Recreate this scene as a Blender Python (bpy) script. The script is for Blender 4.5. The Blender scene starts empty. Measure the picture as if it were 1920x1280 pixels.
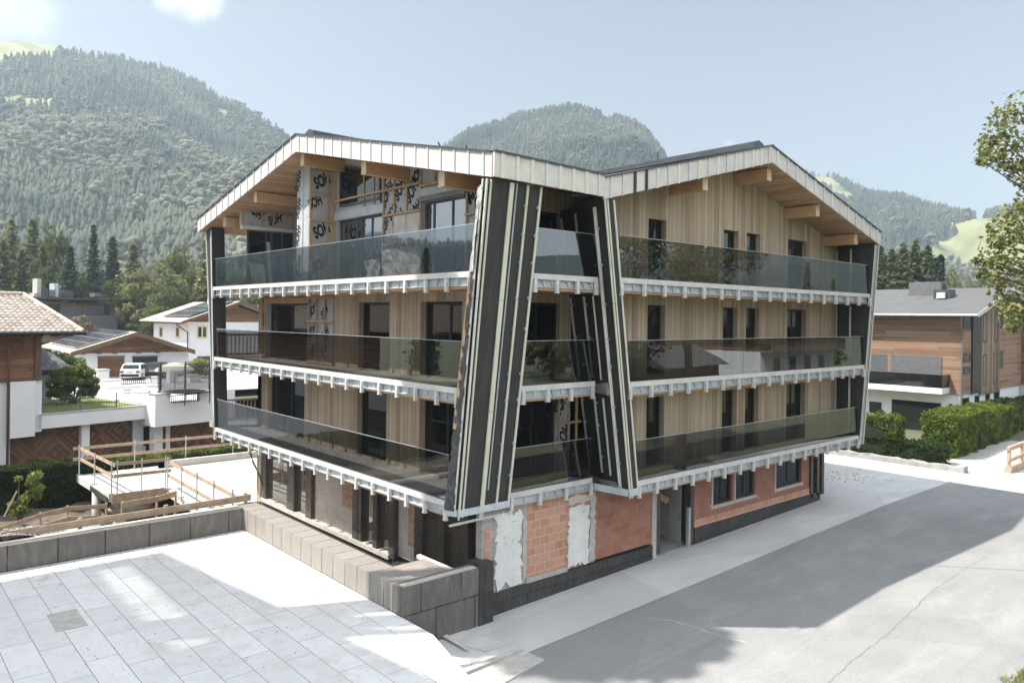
import bpy, math, random
import numpy as np
from mathutils import Vector, Matrix
random.seed(7); rng = np.random.default_rng(7)
R = math.radians
sc = bpy.context.scene
COL = sc.collection

# ---------------------------------------------------------------- camera
TH = R(41.26); FPX = 1426.0; Y0 = 594.5; ROLL = R(0.67); HC = 7.8
FW = np.array([math.sin(TH), math.cos(TH), 0.0]); RT = np.array([math.cos(TH), -math.sin(TH), 0.0]); UP = np.array([0, 0, 1.0])
CR_, SR_ = math.cos(ROLL), math.sin(ROLL)
def ray(px, py):
    a, b = px - 960, py - 640
    x = CR_ * a + SR_ * b; y = -SR_ * a + CR_ * b - (Y0 - 640)
    return FW + RT * (x / FPX) - UP * (y / FPX)
C0 = np.array([0, 0, HC])
# survey helpers: where a sight line of the photograph meets a real plane of the place
def onX(px, py, X): r = ray(px, py); return r * (X / r[0]) + C0
def onY(px, py, Y): r = ray(px, py); return r * (Y / r[1]) + C0
def onZ(px, py, Z): r = ray(px, py); return r * ((Z - HC) / r[2]) + C0
def atD(px, py, D): return ray(px, py) * D + C0
cam = bpy.data.cameras.new("camera"); camo = bpy.data.objects.new("camera", cam); COL.objects.link(camo)
cam.sensor_width = 36; cam.sensor_fit = 'HORIZONTAL'; cam.lens = 36 * FPX / 1920
cam.shift_x = -0.53 / 1920; cam.shift_y = (Y0 - 640) / 1920
cam.clip_start = 0.1; cam.clip_end = 9000
r_ = CR_ * RT + SR_ * UP; u_ = -SR_ * RT + CR_ * UP
camo.matrix_world = Matrix(((r_[0], u_[0], -FW[0], 0), (r_[1], u_[1], -FW[1], 0), (r_[2], u_[2], -FW[2], HC), (0, 0, 0, 1)))
sc.camera = camo

# ---------------------------------------------------------------- mesh helpers
class MB:
    def __init__(self): self.v = []; self.f = []; self.t = []
    def face(self, pts, t=0.0):
        n = len(self.v); self.v += [tuple(map(float, p)) for p in pts]; self.f.append(tuple(range(n, n + len(pts)))); self.t.append(t); return self
    def box(self, x0, x1, y0, y1, z0, z1, t=0.0):
        x0, x1 = sorted((x0, x1)); y0, y1 = sorted((y0, y1)); z0, z1 = sorted((z0, z1))
        n = len(self.v)
        self.v += [(x, y, z) for z in (z0, z1) for y in (y0, y1) for x in (x0, x1)]
        for q in ((0, 2, 3, 1), (4, 5, 7, 6), (0, 1, 5, 4), (2, 6, 7, 3), (0, 4, 6, 2), (1, 3, 7, 5)):
            self.f.append(tuple(n + i for i in q)); self.t.append(t)
        return self
    def beam(self, p0, p1, w, h, side=None, t=0.0):
        """box along p0-p1; w across `side`, h across the third axis"""
        p0, p1 = Vector(p0), Vector(p1); d = (p1 - p0).normalized()
        s = Vector(side) if side is not None else (Vector((0, 0, 1)) if abs(d.z) < .9 else Vector((1, 0, 0)))
        s = (s - d * s.dot(d)).normalized(); k = d.cross(s)
        n = len(self.v)
        for p in (p0, p1):
            for a, b in ((-1, -1), (1, -1), (1, 1), (-1, 1)):
                self.v.append(tuple(p + s * (a * w / 2) + k * (b * h / 2)))
        for q in ((0, 1, 2, 3), (7, 6, 5, 4), (0, 4, 5, 1), (1, 5, 6, 2), (2, 6, 7, 3), (3, 7, 4, 0)):
            self.f.append(tuple(n + i for i in q)); self.t.append(t)
        return self
    def prism(self, pts, vec, t=0.0):
        n = len(self.v); m = len(pts); vec = np.array(vec, float)
        self.v += [tuple(map(float, p)) for p in pts] + [tuple(np.array(p, float) + vec) for p in pts]
        self.f.append(tuple(range(n + m - 1, n - 1, -1))); self.f.append(tuple(range(n + m, n + 2 * m))); self.t += [t, t]
        for i in range(m):
            j = (i + 1) % m
            self.f.append((n + i, n + j, n + m + j, n + m + i)); self.t.append(t)
        return self
    def tube(self, pts, rad, seg=8, t=0.0, cap=True):
        pts = [Vector(p) for p in pts]; n = len(self.v); k = len(pts)
        rads = rad if isinstance(rad, (list, tuple)) else [rad] * k
        for i, p in enumerate(pts):
            d = (pts[min(i + 1, k - 1)] - pts[max(i - 1, 0)]).normalized()
            a = d.orthogonal().normalized() if i == 0 else (pa - d * pa.dot(d)).normalized()
            pa = a; b = d.cross(a)
            for j in range(seg):
                an = 2 * math.pi * j / seg
                self.v.append(tuple(p + (a * math.cos(an) + b * math.sin(an)) * rads[i]))
        for i in range(k - 1):
            for j in range(seg):
                j2 = (j + 1) % seg
                self.f.append((n + i * seg + j, n + i * seg + j2, n + (i + 1) * seg + j2, n + (i + 1) * seg + j)); self.t.append(t)
        if cap:
            self.f.append(tuple(n + j for j in range(seg - 1, -1, -1))); self.f.append(tuple(n + (k - 1) * seg + j for j in range(seg))); self.t += [t, t]
        return self
    def lathe(self, prof, c=(0, 0, 0), seg=16, t=0.0):
        n = len(self.v); k = len(prof)
        for r, z in prof:
            for j in range(seg):
                a = 2 * math.pi * j / seg; self.v.append((c[0] + r * math.cos(a), c[1] + r * math.sin(a), c[2] + z))
        for i in range(k - 1):
            for j in range(seg):
                j2 = (j + 1) % seg
                self.f.append((n + i * seg + j, n + i * seg + j2, n + (i + 1) * seg + j2, n + (i + 1) * seg + j)); self.t.append(t)
        return self
    def build(self, name, m, parent=None, smooth=False, local=False, loc=None):
        me = bpy.data.meshes.new(name)
        v = self.v
        if parent is not None and not local:
            root = parent
            while root.parent is not None: root = root.parent
            a = -root.rotation_euler.z; c, s = math.cos(a), math.sin(a); L = root.location
            v = [((x - L.x) * c - (y - L.y) * s, (x - L.x) * s + (y - L.y) * c, z - L.z) for x, y, z in v]
        if loc is not None: v = [(x - loc[0], y - loc[1], z - loc[2]) for x, y, z in v]
        me.from_pydata(v, [], self.f)
        if any(self.t):
            at = me.attributes.new("tone", 'FLOAT', 'FACE'); at.data.foreach_set("value", np.array(self.t, dtype=np.float32))
        if smooth: me.polygons.foreach_set("use_smooth", np.ones(len(me.polygons), dtype=bool))
        me.materials.append(m); me.update()
        o = bpy.data.objects.new(name, me); COL.objects.link(o)
        if parent is not None: o.parent = parent
        if loc is not None: o.location = loc
        return o
def npmesh(name, V, F, m, parent=None, tone=None, loc=None, smooth=False):
    """V (n,3), F (k, 3 or 4) numpy"""
    V = np.asarray(V, np.float32)
    if loc is not None: V = V - np.array(loc, np.float32)
    F = np.asarray(F, np.int32); k = F.shape[1]
    me = bpy.data.meshes.new(name)
    me.vertices.add(len(V)); me.vertices.foreach_set("co", V.ravel())
    me.loops.add(F.size); me.loops.foreach_set("vertex_index", F.ravel())
    me.polygons.add(len(F)); me.polygons.foreach_set("loop_start", np.arange(0, F.size, k, dtype=np.int32))
    if tone is not None:
        at = me.attributes.new("tone", 'FLOAT', 'FACE'); at.data.foreach_set("value", np.asarray(tone, np.float32))
    if smooth: me.polygons.foreach_set("use_smooth", np.ones(len(F), dtype=bool))
    me.materials.append(m); me.update(calc_edges=True); me.validate()
    o = bpy.data.objects.new(name, me); COL.objects.link(o)
    if parent is not None: o.parent = parent
    if loc is not None: o.location = loc
    return o
def tag(o, label=None, cat=None, group=None, kind=None):
    if label: o['label'] = label
    if cat: o['category'] = cat
    if group: o['group'] = group
    if kind: o['kind'] = kind
    return o
def thing(name, label, cat, loc=(0, 0, 0), rz=0, group=None):
    o = bpy.data.objects.new(name, None); COL.objects.link(o); o.location = loc; o.rotation_euler = (0, 0, rz); o.empty_display_size = .3
    return tag(o, label, cat, group)
def copy_tree(o, parent=None):
    c = o.copy(); COL.objects.link(c); c.parent = parent
    for ch in list(o.children): copy_tree(ch, c)
    return c
def struct(name, mb, m): return tag(mb.build(name, m), kind='structure')
class Frame:
    """a rotated local frame for a neighbour's house"""
    def __init__(s, P, ang): s.P = np.array([P[0], P[1], 0.0]); s.a = ang; s.ex = np.array([math.cos(ang), math.sin(ang), 0]); s.ey = np.array([-math.sin(ang), math.cos(ang), 0])
    def on(s, px, py, off=0.0):
        r = ray(px, py); t = (off - (C0 - s.P) @ s.ey) / (r @ s.ey); p = r * t + C0 - s.P
        return float(p @ s.ex), float(p[2])
    def onx(s, px, py, off=0.0):
        r = ray(px, py); t = (off - (C0 - s.P) @ s.ex) / (r @ s.ex); p = r * t + C0 - s.P
        return float(p @ s.ey), float(p[2])

# ---------------------------------------------------------------- node helpers
class NT:
    def __init__(s, name, surface=True):
        s.m = bpy.data.materials.new(name); s.m.use_nodes = True; s.t = s.m.node_tree; s.t.nodes.clear()
        s.out = s.t.nodes.new("ShaderNodeOutputMaterial")
    def n(s, typ, **kw):
        x = s.t.nodes.new(typ)
        for k, v in kw.items():
            if k in x.inputs and not hasattr(type(x), k): s.set(x.inputs[k], v)
            else: setattr(x, k, v)
        return x
    def set(s, inp, v):
        if isinstance(v, bpy.types.NodeSocket): s.t.links.new(v, inp)
        elif isinstance(v, (tuple, list)) and len(v) == 3 and inp.type == 'RGBA': inp.default_value = (*v, 1)
        else: inp.default_value = v
    def math(s, op, a, b=0.0, c=None, clamp=False):
        x = s.t.nodes.new("ShaderNodeMath"); x.operation = op; x.use_clamp = clamp
        s.set(x.inputs[0], a); s.set(x.inputs[1], b)
        if c is not None: s.set(x.inputs[2], c)
        return x.outputs[0]
    def pos(s, kind="Object"): return s.t.nodes.new("ShaderNodeTexCoord").outputs[kind]
    def sep(s, v):
        x = s.t.nodes.new("ShaderNodeSeparateXYZ"); s.set(x.inputs[0], v); return x.outputs
    def comb(s, a, b, c):
        x = s.t.nodes.new("ShaderNodeCombineXYZ")
        for i, q in enumerate((a, b, c)): s.set(x.inputs[i], q)
        return x.outputs[0]
    def scale(s, v, sx, sy, sz):
        x = s.t.nodes.new("ShaderNodeMapping"); s.set(x.inputs[0], v); x.inputs[3].default_value = (sx, sy, sz); return x.outputs[0]
    def noise(s, v, scale, detail=3.0, rough=.55, dist=0.0):
        x = s.t.nodes.new("ShaderNodeTexNoise"); s.set(x.inputs["Vector"], v); x.inputs["Scale"].default_value = scale
        x.inputs["Detail"].default_value = detail; x.inputs["Roughness"].default_value = rough; x.inputs["Distortion"].default_value = dist
        return x.outputs[0]
    def white(s, v):
        x = s.t.nodes.new("ShaderNodeTexWhiteNoise"); x.noise_dimensions = '3D'; s.set(x.inputs["Vector"], v); return x.outputs[0]
    def vor(s, v, scale, out=0, feature='F1'):
        x = s.t.nodes.new("ShaderNodeTexVoronoi"); x.feature = feature; s.set(x.inputs["Vector"], v); x.inputs["Scale"].default_value = scale; return x.outputs[out]
    def mr(s, v, a, b, c=0.0, d=1.0, smooth=False):
        x = s.t.nodes.new("ShaderNodeMapRange"); x.interpolation_type = 'SMOOTHSTEP' if smooth else 'LINEAR'
        s.set(x.inputs[0], v); x.inputs[1].default_value = a; x.inputs[2].default_value = b; x.inputs[3].default_value = c; x.inputs[4].default_value = d
        return x.outputs[0]
    def mix(s, f, a, b, mode='MIX'):
        x = s.t.nodes.new("ShaderNodeMix"); x.data_type = 'RGBA'; x.blend_type = mode
        s.set(x.inputs[0], f); s.set(x.inputs[6], a if not isinstance(a, (tuple, list)) else (*a[:3], 1)); s.set(x.inputs[7], b if not isinstance(b, (tuple, list)) else (*b[:3], 1))
        return x.outputs[2]
    def ramp(s, f, stops):
        x = s.t.nodes.new("ShaderNodeValToRGB"); s.set(x.inputs[0], f); e = x.color_ramp.elements
        while len(e) < len(stops): e.new(.5)
        for i, (p, c) in enumerate(stops): e[i].position = p; e[i].color = (*c, 1)
        return x.outputs[0]
    def attr(s, name="tone"):
        x = s.t.nodes.new("ShaderNodeAttribute"); x.attribute_name = name; return x.outputs["Fac"]
    def objrand(s): return s.t.nodes.new("ShaderNodeObjectInfo").outputs["Random"]
    def bump(s, h, strength=.3, dist=.02):
        x = s.t.nodes.new("ShaderNodeBump"); x.inputs["Strength"].default_value = strength; x.inputs["Distance"].default_value = dist; s.set(x.inputs["Height"], h); return x.outputs[0]
    def bsdf(s, col, rough=.8, metal=0.0, bump=None, spec=.3, **kw):
        b = s.t.nodes.new("ShaderNodeBsdfPrincipled"); s.set(b.inputs["Base Color"], col); s.set(b.inputs["Roughness"], rough); s.set(b.inputs["Metallic"], metal)
        b.inputs["Specular IOR Level"].default_value = spec
        if bump is not None: s.set(b.inputs["Normal"], bump)
        for k, v in kw.items(): s.set(b.inputs[k], v)
        s.t.links.new(b.outputs[0], s.out.inputs[0]); return b
M = {}
def simple(name, c1, c2=None, scale=3.0, rough=.8, metal=0.0, detail=4, bumps=0.0, spec=.3, bscale=None, stain=None):
    t = NT(name); p = t.pos()
    if c2 is None: c2 = tuple(x * .8 for x in c1)
    n = t.noise(p, scale, detail); f = t.mr(n, .3, .7)
    col = t.mix(f, c1, c2)
    if stain: col = t.mix(t.mr(t.noise(p, stain[0], 5, .65), stain[1], stain[1] + .12), col, stain[2])
    bp = t.bump(t.noise(p, bscale or scale * 8, 3), bumps) if bumps else None
    t.bsdf(col, rough, metal, bp, spec); M[name] = t.m; return t.m
def planks(name, cols, w=.16, vertical=True, rough=.75, seam=.012, length=None, knots=True, axis=None, grain=1.0):
    """boards: vertical boards run up z, horizontal boards run along the wall; axis='x'/'y' = boards lying flat along that axis"""
    t = NT(name); p = t.pos(); x, y, z = t.sep(p)
    if axis: across, along = (y, x) if axis == 'x' else (x, y)
    elif vertical: across, along = t.math('ADD', x, y), z
    else: across, along = z, t.math('ADD', x, y)
    wob = t.math('ADD', t.math('MULTIPLY', t.math('SINE', t.math('MULTIPLY', across, 3.7)), w * .30), t.math('MULTIPLY', t.math('SINE', t.math('MULTIPLY', across, 8.9)), w * .16))
    u = t.math('DIVIDE', t.math('ADD', across, wob), w); i = t.math('FLOOR', u); fr = t.math('FRACT', u)
    if length:
        off = t.math('MULTIPLY', t.white(t.comb(i, 3.1, 0)), length); al = t.math('DIVIDE', t.math('ADD', along, off), length); k = t.math('FLOOR', al); fk = t.math('FRACT', al)
    else: k = 0.0
    rnd = t.white(t.comb(i, k, 1.7)); rnd2 = t.white(t.comb(i, k, 9.2))
    gv = t.comb(t.math('MULTIPLY', across, 22.0), t.math('MULTIPLY', along, 1.1), t.math('MULTIPLY', rnd, 40.0))
    g = t.noise(gv, grain, 4, .6, .6)
    f = t.math('ADD', t.math('MULTIPLY', rnd, .55), t.math('MULTIPLY', g, .6))
    n = len(cols); col = t.ramp(f, [(.18 + .72 * j / (n - 1), c) for j, c in enumerate(cols)])
    if knots:
        kv = t.comb(t.math('MULTIPLY', across, 5.0), t.math('MULTIPLY', along, 1.6), t.math('MULTIPLY', rnd2, 30.0))
        kn = t.vor(kv, 1.3); col = t.mix(t.mr(kn, .0, .10, .55, 0.0), col, tuple(c * .35 for c in cols[0]))
    e = t.math('MINIMUM', fr, t.math('SUBTRACT', 1.0, fr)); s = t.mr(e, 0, seam / w, 0.0, 1.0)
    if length:
        e2 = t.math('MINIMUM', fk, t.math('SUBTRACT', 1.0, fk)); s = t.math('MINIMUM', s, t.mr(e2, 0, .006 / length, 0.0, 1.0))
    col = t.mix(s, tuple(c * .22 for c in cols[0]), col)
    big = t.noise(p, .6, 3); col = t.mix(t.mr(big, .35, .75, 0, .35), col, tuple(c * .62 for c in cols[len(cols) // 2]))
    h = t.math('ADD', t.math('MULTIPLY', s, 1.0), t.math('MULTIPLY', g, .25))
    t.bsdf(col, rough, 0, t.bump(h, .5, .01), .25); M[name] = t.m; return t.m

planks("larch_boards", [(.31, .235, .16), (.47, .37, .26), (.62, .50, .365)], .19, grain=.8)
planks("soffit_boards", [(.33, .20, .115), (.47, .30, .18), (.60, .41, .26)], .11, axis='x', rough=.6, length=2.6)
planks("soffit_boards_b", [(.33, .20, .115), (.47, .30, .18), (.60, .41, .26)], .11, axis='y', rough=.6, length=2.6)
planks("reclaimed_boards", [(.13, .075, .05), (.20, .115, .075), (.28, .17, .11), (.27, .20, .15)], .19, vertical=False, length=4.6)
planks("reclaimed_vertical", [(.11, .07, .045), (.20, .14, .10), (.30, .22, .16)], .24)
planks("chalet_boards", [(.11, .055, .03), (.18, .09, .05), (.26, .14, .08)], .17, vertical=False, length=3.0)
simple("glulam", (.54, .34, .185), (.42, .245, .13), 2.0, .6, bumps=.05)
simple("glulam_end", (.70, .56, .38), (.60, .46, .30), 6.0, .7)
simple("batten_pine", (.56, .38, .22), (.44, .28, .155), 5.0, .7)
simple("scaffold_timber", (.50, .38, .27), (.33, .24, .17), 3.0, .85, stain=(7, .62, (.2, .15, .11)))
simple("pale_ply", (.66, .62, .575), (.52, .48, .44), 2.4, .7, stain=(9, .63, (.45, .36, .28)))
simple("galvanised", (.62, .63, .62), (.50, .52, .52), 6, .42, .55)
simple("bracket_metal", (.66, .66, .63), (.50, .51, .50), 8, .5, .25)
simple("channel_white", (.56, .59, .60), (.40, .44, .46), 3, .5, .1, stain=(14, .66, (.30, .33, .36)))
simple("edge_board", (.60, .575, .54), (.48, .46, .43), 2, .7, stain=(7, .66, (.5, .46, .42)))
simple("strip_green", (.56, .56, .43), (.68, .66, .56), 1.2, .5, .1)
simple("strip_pale", (.72, .70, .62), (.60, .59, .50), 1.5, .5, .15)
simple("steel_dark", (.085, .074, .065), (.14, .12, .105), 4, .45, .5, stain=(6, .6, (.16, .12, .09)))
simple("frame_black", (.022, .023, .025), (.03, .031, .033), 5, .4)
simple("window_grey", (.10, .105, .115), (.08, .085, .09), 5, .4)
simple("slab_concrete", (.34, .335, .325), (.26, .255, .25), 1.2, .85, bumps=.1, stain=(2.2, .58, (.19, .185, .18)))
simple("roof_sheet", (.12, .12, .12), (.095, .095, .097), 1, .8, 0)
simple("ridge_metal", (.085, .09, .10), (.06, .065, .07), 2, .4, .4)
simple("white_plaster", (.76, .76, .76), (.70, .70, .71), .8, .85, bumps=.04, stain=(1.5, .66, (.55, .55, .55)))
simple("cream_trim", (.66, .56, .38), (.6, .5, .34), 4, .8)
simple("pale_stone", (.50, .48, .44), (.36, .34, .31), 4, .9, bumps=.4)
simple("rubble_stone", (.33, .29, .24), (.17, .15, .125), 3, .9, bumps=.6)
simple("deck_concrete", (.58, .555, .52), (.46, .44, .41), .9, .9, bumps=.1, stain=(1.6, .58, (.30, .28, .26)))
simple("column_concrete", (.52, .50, .47), (.42, .40, .38), 3, .85, bumps=.1)
simple("earth", (.20, .165, .125), (.12, .10, .075), .8, .95, bumps=.6, bscale=6)
simple("lawn_soil", (.095, .10, .055), (.125, .125, .07), .7, .95, bumps=.4, bscale=12)
simple("lawn_green", (.13, .18, .045), (.18, .22, .06), 1.2, .95, bumps=.5, bscale=14)
simple("hedge_stems", (.012, .018, .008), (.02, .028, .012), 4, .9)
simple("brown_concrete", (.30, .27, .24), (.24, .21, .185), 2, .9, bumps=.2, stain=(3, .6, (.18, .155, .13)))
simple("dark_slate", (.075, .075, .075), (.12, .12, .12), 5, .7, bumps=.3)
simple("dark_wood", (.10, .06, .04), (.15, .09, .055), 3, .7)
simple("iron_black", (.02, .02, .02), (.03, .03, .03), 5, .5, .5)
simple("iron_grey", (.20, .20, .20), (.14, .14, .14), 5, .5, .6)
simple("net_black", (.05, .05, .05), (.07, .07, .07), 5, .8)
simple("rubber", (.02, .02, .02), None, 5, .8)
simple("car_white", (.75, .76, .77), (.72, .73, .74), 2, .25, spec=.5)
simple("car_grey", (.07, .075, .08), (.06, .065, .07), 2, .25, .3, spec=.5)
simple("car_glass", (.02, .025, .03), None, 2, .08, spec=.6)
simple("lamp_red", (.45, .04, .03), None, 3, .3)
simple("parasol_cloth", (.62, .58, .50), (.52, .48, .41), 3, .9)
simple("red_tile", (.48, .30, .22), (.35, .21, .15), 5, .8, bumps=.3)
simple("path_paving", (.40, .385, .36), (.33, .315, .30), .8, .9, bumps=.15, stain=(3, .62, (.28, .26, .24)))
simple("kerb_rubble", (.36, .35, .34), (.22, .215, .21), 2.5, .95, bumps=.7, bscale=9)
simple("bark", (.13, .105, .08), (.08, .065, .05), 6, .9, bumps=.6)
simple("cable_black", (.015, .015, .015), None, 3, .6)
simple("ochre_tag", (.55, .33, .06), None, 3, .6)
def letters_mat():
    t = NT("print_black"); t.bsdf((.015, .015, .017), .6); M["print_black"] = t.m
letters_mat()
def membrane(name, c1, c2, wr, rough, spec=.4, sc=(3, 3, 1.2)):
    t = NT(name); p = t.pos(); q = t.scale(p, *sc)
    n1 = t.noise(q, 1.0, 3, .55, 1.2); n2 = t.noise(q, 3.3, 2, .5, .8)
    col = t.mix(t.mr(n1, .3, .7), c1, c2); h = t.math('ADD', n1, t.math('MULTIPLY', n2, .35))
    t.bsdf(col, rough, 0, t.bump(h, wr, .09), spec); M[name] = t.m
membrane("black_membrane", (.030, .030, .029), (.048, .047, .044), .35, .52, .35, (3.5, 3.5, .55))
membrane("black_foil", (.045, .046, .05), (.09, .09, .095), 1.0, .30, .5, (5, 5, 3))
membrane("silver_membrane", (.47, .48, .50), (.38, .39, .41), .25, .45, .4)
membrane("silver_foil", (.50, .50, .50), (.40, .40, .41), 1.0, .32, .5, (6, 6, 3))
membrane("black_sheet", (.030, .030, .031), (.055, .054, .053), .5, .42, .4, (2.2, 2.2, 2.2))
def brick(name, c1, c2, mortar, bw=.38, bh=.25, ms=.016, stains=None, rough=.9):
    t = NT(name); p = t.pos(); x, y, z = t.sep(p)
    b = t.n("ShaderNodeTexBrick"); t.set(b.inputs["Vector"], t.comb(t.math('ADD', x, y), z, 0)); b.inputs["Scale"].default_value = 1
    b.inputs["Brick Width"].default_value = bw; b.inputs["Row Height"].default_value = bh; b.inputs["Mortar Size"].default_value = ms; b.inputs["Mortar Smooth"].default_value = .3
    t.set(b.inputs["Color1"], c1); t.set(b.inputs["Color2"], c2); t.set(b.inputs["Mortar"], mortar); b.inputs["Bias"].default_value = .1
    col = t.mix(t.mr(t.noise(p, 2.2, 5, .65), .42, .70, 0, .55), b.outputs[0], stains or tuple(c * .6 for c in c1))
    h = t.math('ADD', t.math('MULTIPLY', b.outputs["Fac"], -1.0), t.math('MULTIPLY', t.noise(p, 25, 3), .4))
    t.bsdf(col, rough, 0, t.bump(h, .5, .012)); M[name] = t.m
brick("hollow_brick", (.56, .29, .18), (.42, .20, .12), (.50, .41, .34), stains=(.44, .33, .26))
brick("red_brick", (.36, .15, .092), (.28, .115, .072), (.31, .185, .135), stains=(.36, .26, .205), ms=.010)
brick("grey_block", (.44, .42, .39), (.36, .34, .31), (.28, .26, .24), .5, .25, .014)
def rough_plaster(name, c1, c2, pit, thr=.22):
    t = NT(name); p = t.pos(); col = t.mix(t.mr(t.noise(p, 1.7, 5, .62), .35, .7), c1, c2)
    v = t.noise(p, 6.5, 4, .6, .4); col = t.mix(t.mr(v, .635, .69), col, pit)
    v2 = t.noise(p, 1.4, 6, .7); col = t.mix(t.mr(v2, .66, .70, 0, .8), col, tuple(c * .55 for c in c1))
    t.bsdf(col, .92, 0, t.bump(t.math('SUBTRACT', t.noise(p, 9, 5, .65), t.math('MULTIPLY', t.mr(v, .62, .7), .8)), .7, .03)); M[name] = t.m
rough_plaster("white_rough_plaster", (.72, .71, .68), (.60, .585, .56), (.30, .285, .27))
rough_plaster("pitted_plaster", (.60, .52, .465), (.47, .40, .35), (.13, .085, .06))
rough_plaster("red_plaster", (.34, .17, .115), (.26, .125, .085), (.46, .37, .31))
def sheets(name, c1, c2, w, h, seam, ms=.012, plane='wall', rough=.75, dirt=(.1, .1, .1), da=.5, rot=0.0, off=(0, 0)):
    t = NT(name); p = t.pos(); x, y, z = t.sep(p)
    if plane.startswith('wall'): v = t.comb(y if plane == 'wally' else t.math('ADD', x, y), z, 0)
    else:
        mp = t.n("ShaderNodeMapping"); t.set(mp.inputs[0], p); mp.inputs[2].default_value = (0, 0, rot); mp.inputs[1].default_value = (*off, 0); v = mp.outputs[0]
    b = t.n("ShaderNodeTexBrick"); t.set(b.inputs["Vector"], v); b.inputs["Scale"].default_value = 1; b.offset = .37
    b.inputs["Brick Width"].default_value = w; b.inputs["Row Height"].default_value = h; b.inputs["Mortar Size"].default_value = ms; b.inputs["Mortar Smooth"].default_value = .4
    t.set(b.inputs["Color1"], c1); t.set(b.inputs["Color2"], c2); t.set(b.inputs["Mortar"], seam)
    q = t.scale(p, 2.5, 2.5, .6) if plane.startswith('wall') else p
    d = t.noise(q, 2.6, 6, .7, .4); col = t.mix(t.mr(d, .46, .78, 0, da), b.outputs[0], dirt)
    if not plane.startswith('wall'):
        s = t.noise(t.scale(p, 2.2, 4.0, 1), 4.0, 5, .62, .8); col = t.mix(t.mr(s, .655, .69, 0, .85), col, (.09, .075, .06)); s3 = t.noise(p, .9, 5, .6); col = t.mix(t.mr(s3, .5, .72, 0, .5), col, (.46, .445, .42)); s4 = t.noise(p, 9, 3, .7); col = t.mix(t.mr(s4, .66, .72, 0, .6), col, (.25, .21, .17))
        s2 = t.noise(t.scale(p, 6, 1.6, 1), 3.1, 4, .6, .5); col = t.mix(t.mr(s2, .60, .8, 0, .35), col, (.55, .54, .52))
    h_ = t.math('ADD', t.math('MULTIPLY', b.outputs["Fac"], -1.0), t.math('MULTIPLY', d, .5))
    t.bsdf(col, rough, 0, t.bump(h_, .35, .012)); M[name] = t.m
sheets("bitumen_panels", (.135, .122, .11), (.115, .105, .095), 1.25, 3.0, (.03, .028, .026), .022, dirt=(.24, .22, .20), da=.6)
sheets("bitumen_panels_pale", (.27, .25, .225), (.235, .215, .19), .66, 3.0, (.07, .065, .06), .022, 'wally', dirt=(.36, .335, .30), da=.6)  # same cladding as above; the sun and shade difference is put into the colours
sheets("bitumen_dark", (.05, .048, .046), (.035, .034, .033), .93, 3.1, (.012, .012, .012), .016, dirt=(.12, .115, .11), da=.55, rough=.6)
sheets("terrace_boards", (.71, .695, .675), (.62, .61, .595), 1.9, .64, (.12, .105, .09), .008, 'floor', dirt=(.50, .485, .465), da=.6, rot=R(90))
def asphalt(name, c1, c2, dusty, speck=.5, tracks=True):
    t = NT(name); p = t.pos(); k = lambda c, f: tuple(x * f for x in c)
    n = t.noise(p, .45, 6, .62); col = t.mix(t.mr(n, .32, .68), c1, c2)
    n2 = t.noise(t.scale(p, .3, 1.0, 1), .8, 6, .68); col = t.mix(t.mr(n2, .50, .68, 0, .75), col, dusty)
    if tracks:
        n3 = t.noise(t.scale(p, .16, 1.3, 1), 1.0, 4, .6, .6); col = t.mix(t.mr(n3, .54, .66, 0, .3), col, k(c2, .72))
        v = t.vor(t.scale(p, .55, 1.0, 1), .33, 1); col = t.mix(t.mr(t.noise(v, 3.0, 0), .52, .56, 0, .30), col, k(c2, .8))
    st = t.noise(p, 1.7, 5, .7, .5); col = t.mix(t.mr(st, .64, .72, 0, .45), col, k(c1, .6))
    gr = t.noise(p, 34, 3, .7); col = t.mix(t.mr(gr, .36, .60, speck, 0), col, k(c1, .5)); g2 = t.noise(p, 90, 2, .6); col = t.mix(t.mr(g2, .56, .70, 0, speck * .8), col, (.62, .61, .58))
    t.bsdf(col, .9, 0, t.bump(t.math('ADD', gr, g2), .5, .01), .25); M[name] = t.m
asphalt("asphalt", (.30, .298, .292), (.25, .25, .25), (.36, .355, .345))
asphalt("apron_concrete", (.58, .575, .565), (.49, .485, .475), (.65, .64, .62), .25)
asphalt("seal_dark", (.14, .138, .135), (.16, .158, .155), (.18, .178, .175))
asphalt("chalk_mark", (.55, .55, .54), (.48, .48, .47), (.6, .6, .6))
def gravel():
    t = NT("gravel"); p = t.pos(); v = t.vor(p, 16, 1); vd = t.vor(p, 16)
    col = t.mix(t.mr(t.noise(v, 5, 0), .3, .7), (.20, .205, .21), (.48, .48, .47)); col = t.mix(t.mr(vd, .3, .6), col, (.06, .06, .06))
    t.bsdf(col, .9, 0, t.bump(vd, -.9, .04)); M["gravel"] = t.m
gravel()
def netmat():
    t = NT("trampoline_net"); a = t.n("ShaderNodeBsdfTransparent"); b = t.n("ShaderNodeBsdfDiffuse"); t.set(b.inputs[0], (.05, .05, .05)); m = t.n("ShaderNodeMixShader"); m.inputs[0].default_value = .5
    t.t.links.new(a.outputs[0], m.inputs[1]); t.t.links.new(b.outputs[0], m.inputs[2]); t.t.links.new(m.outputs[0], t.out.inputs[0]); M["trampoline_net"] = t.m
netmat()
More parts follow.
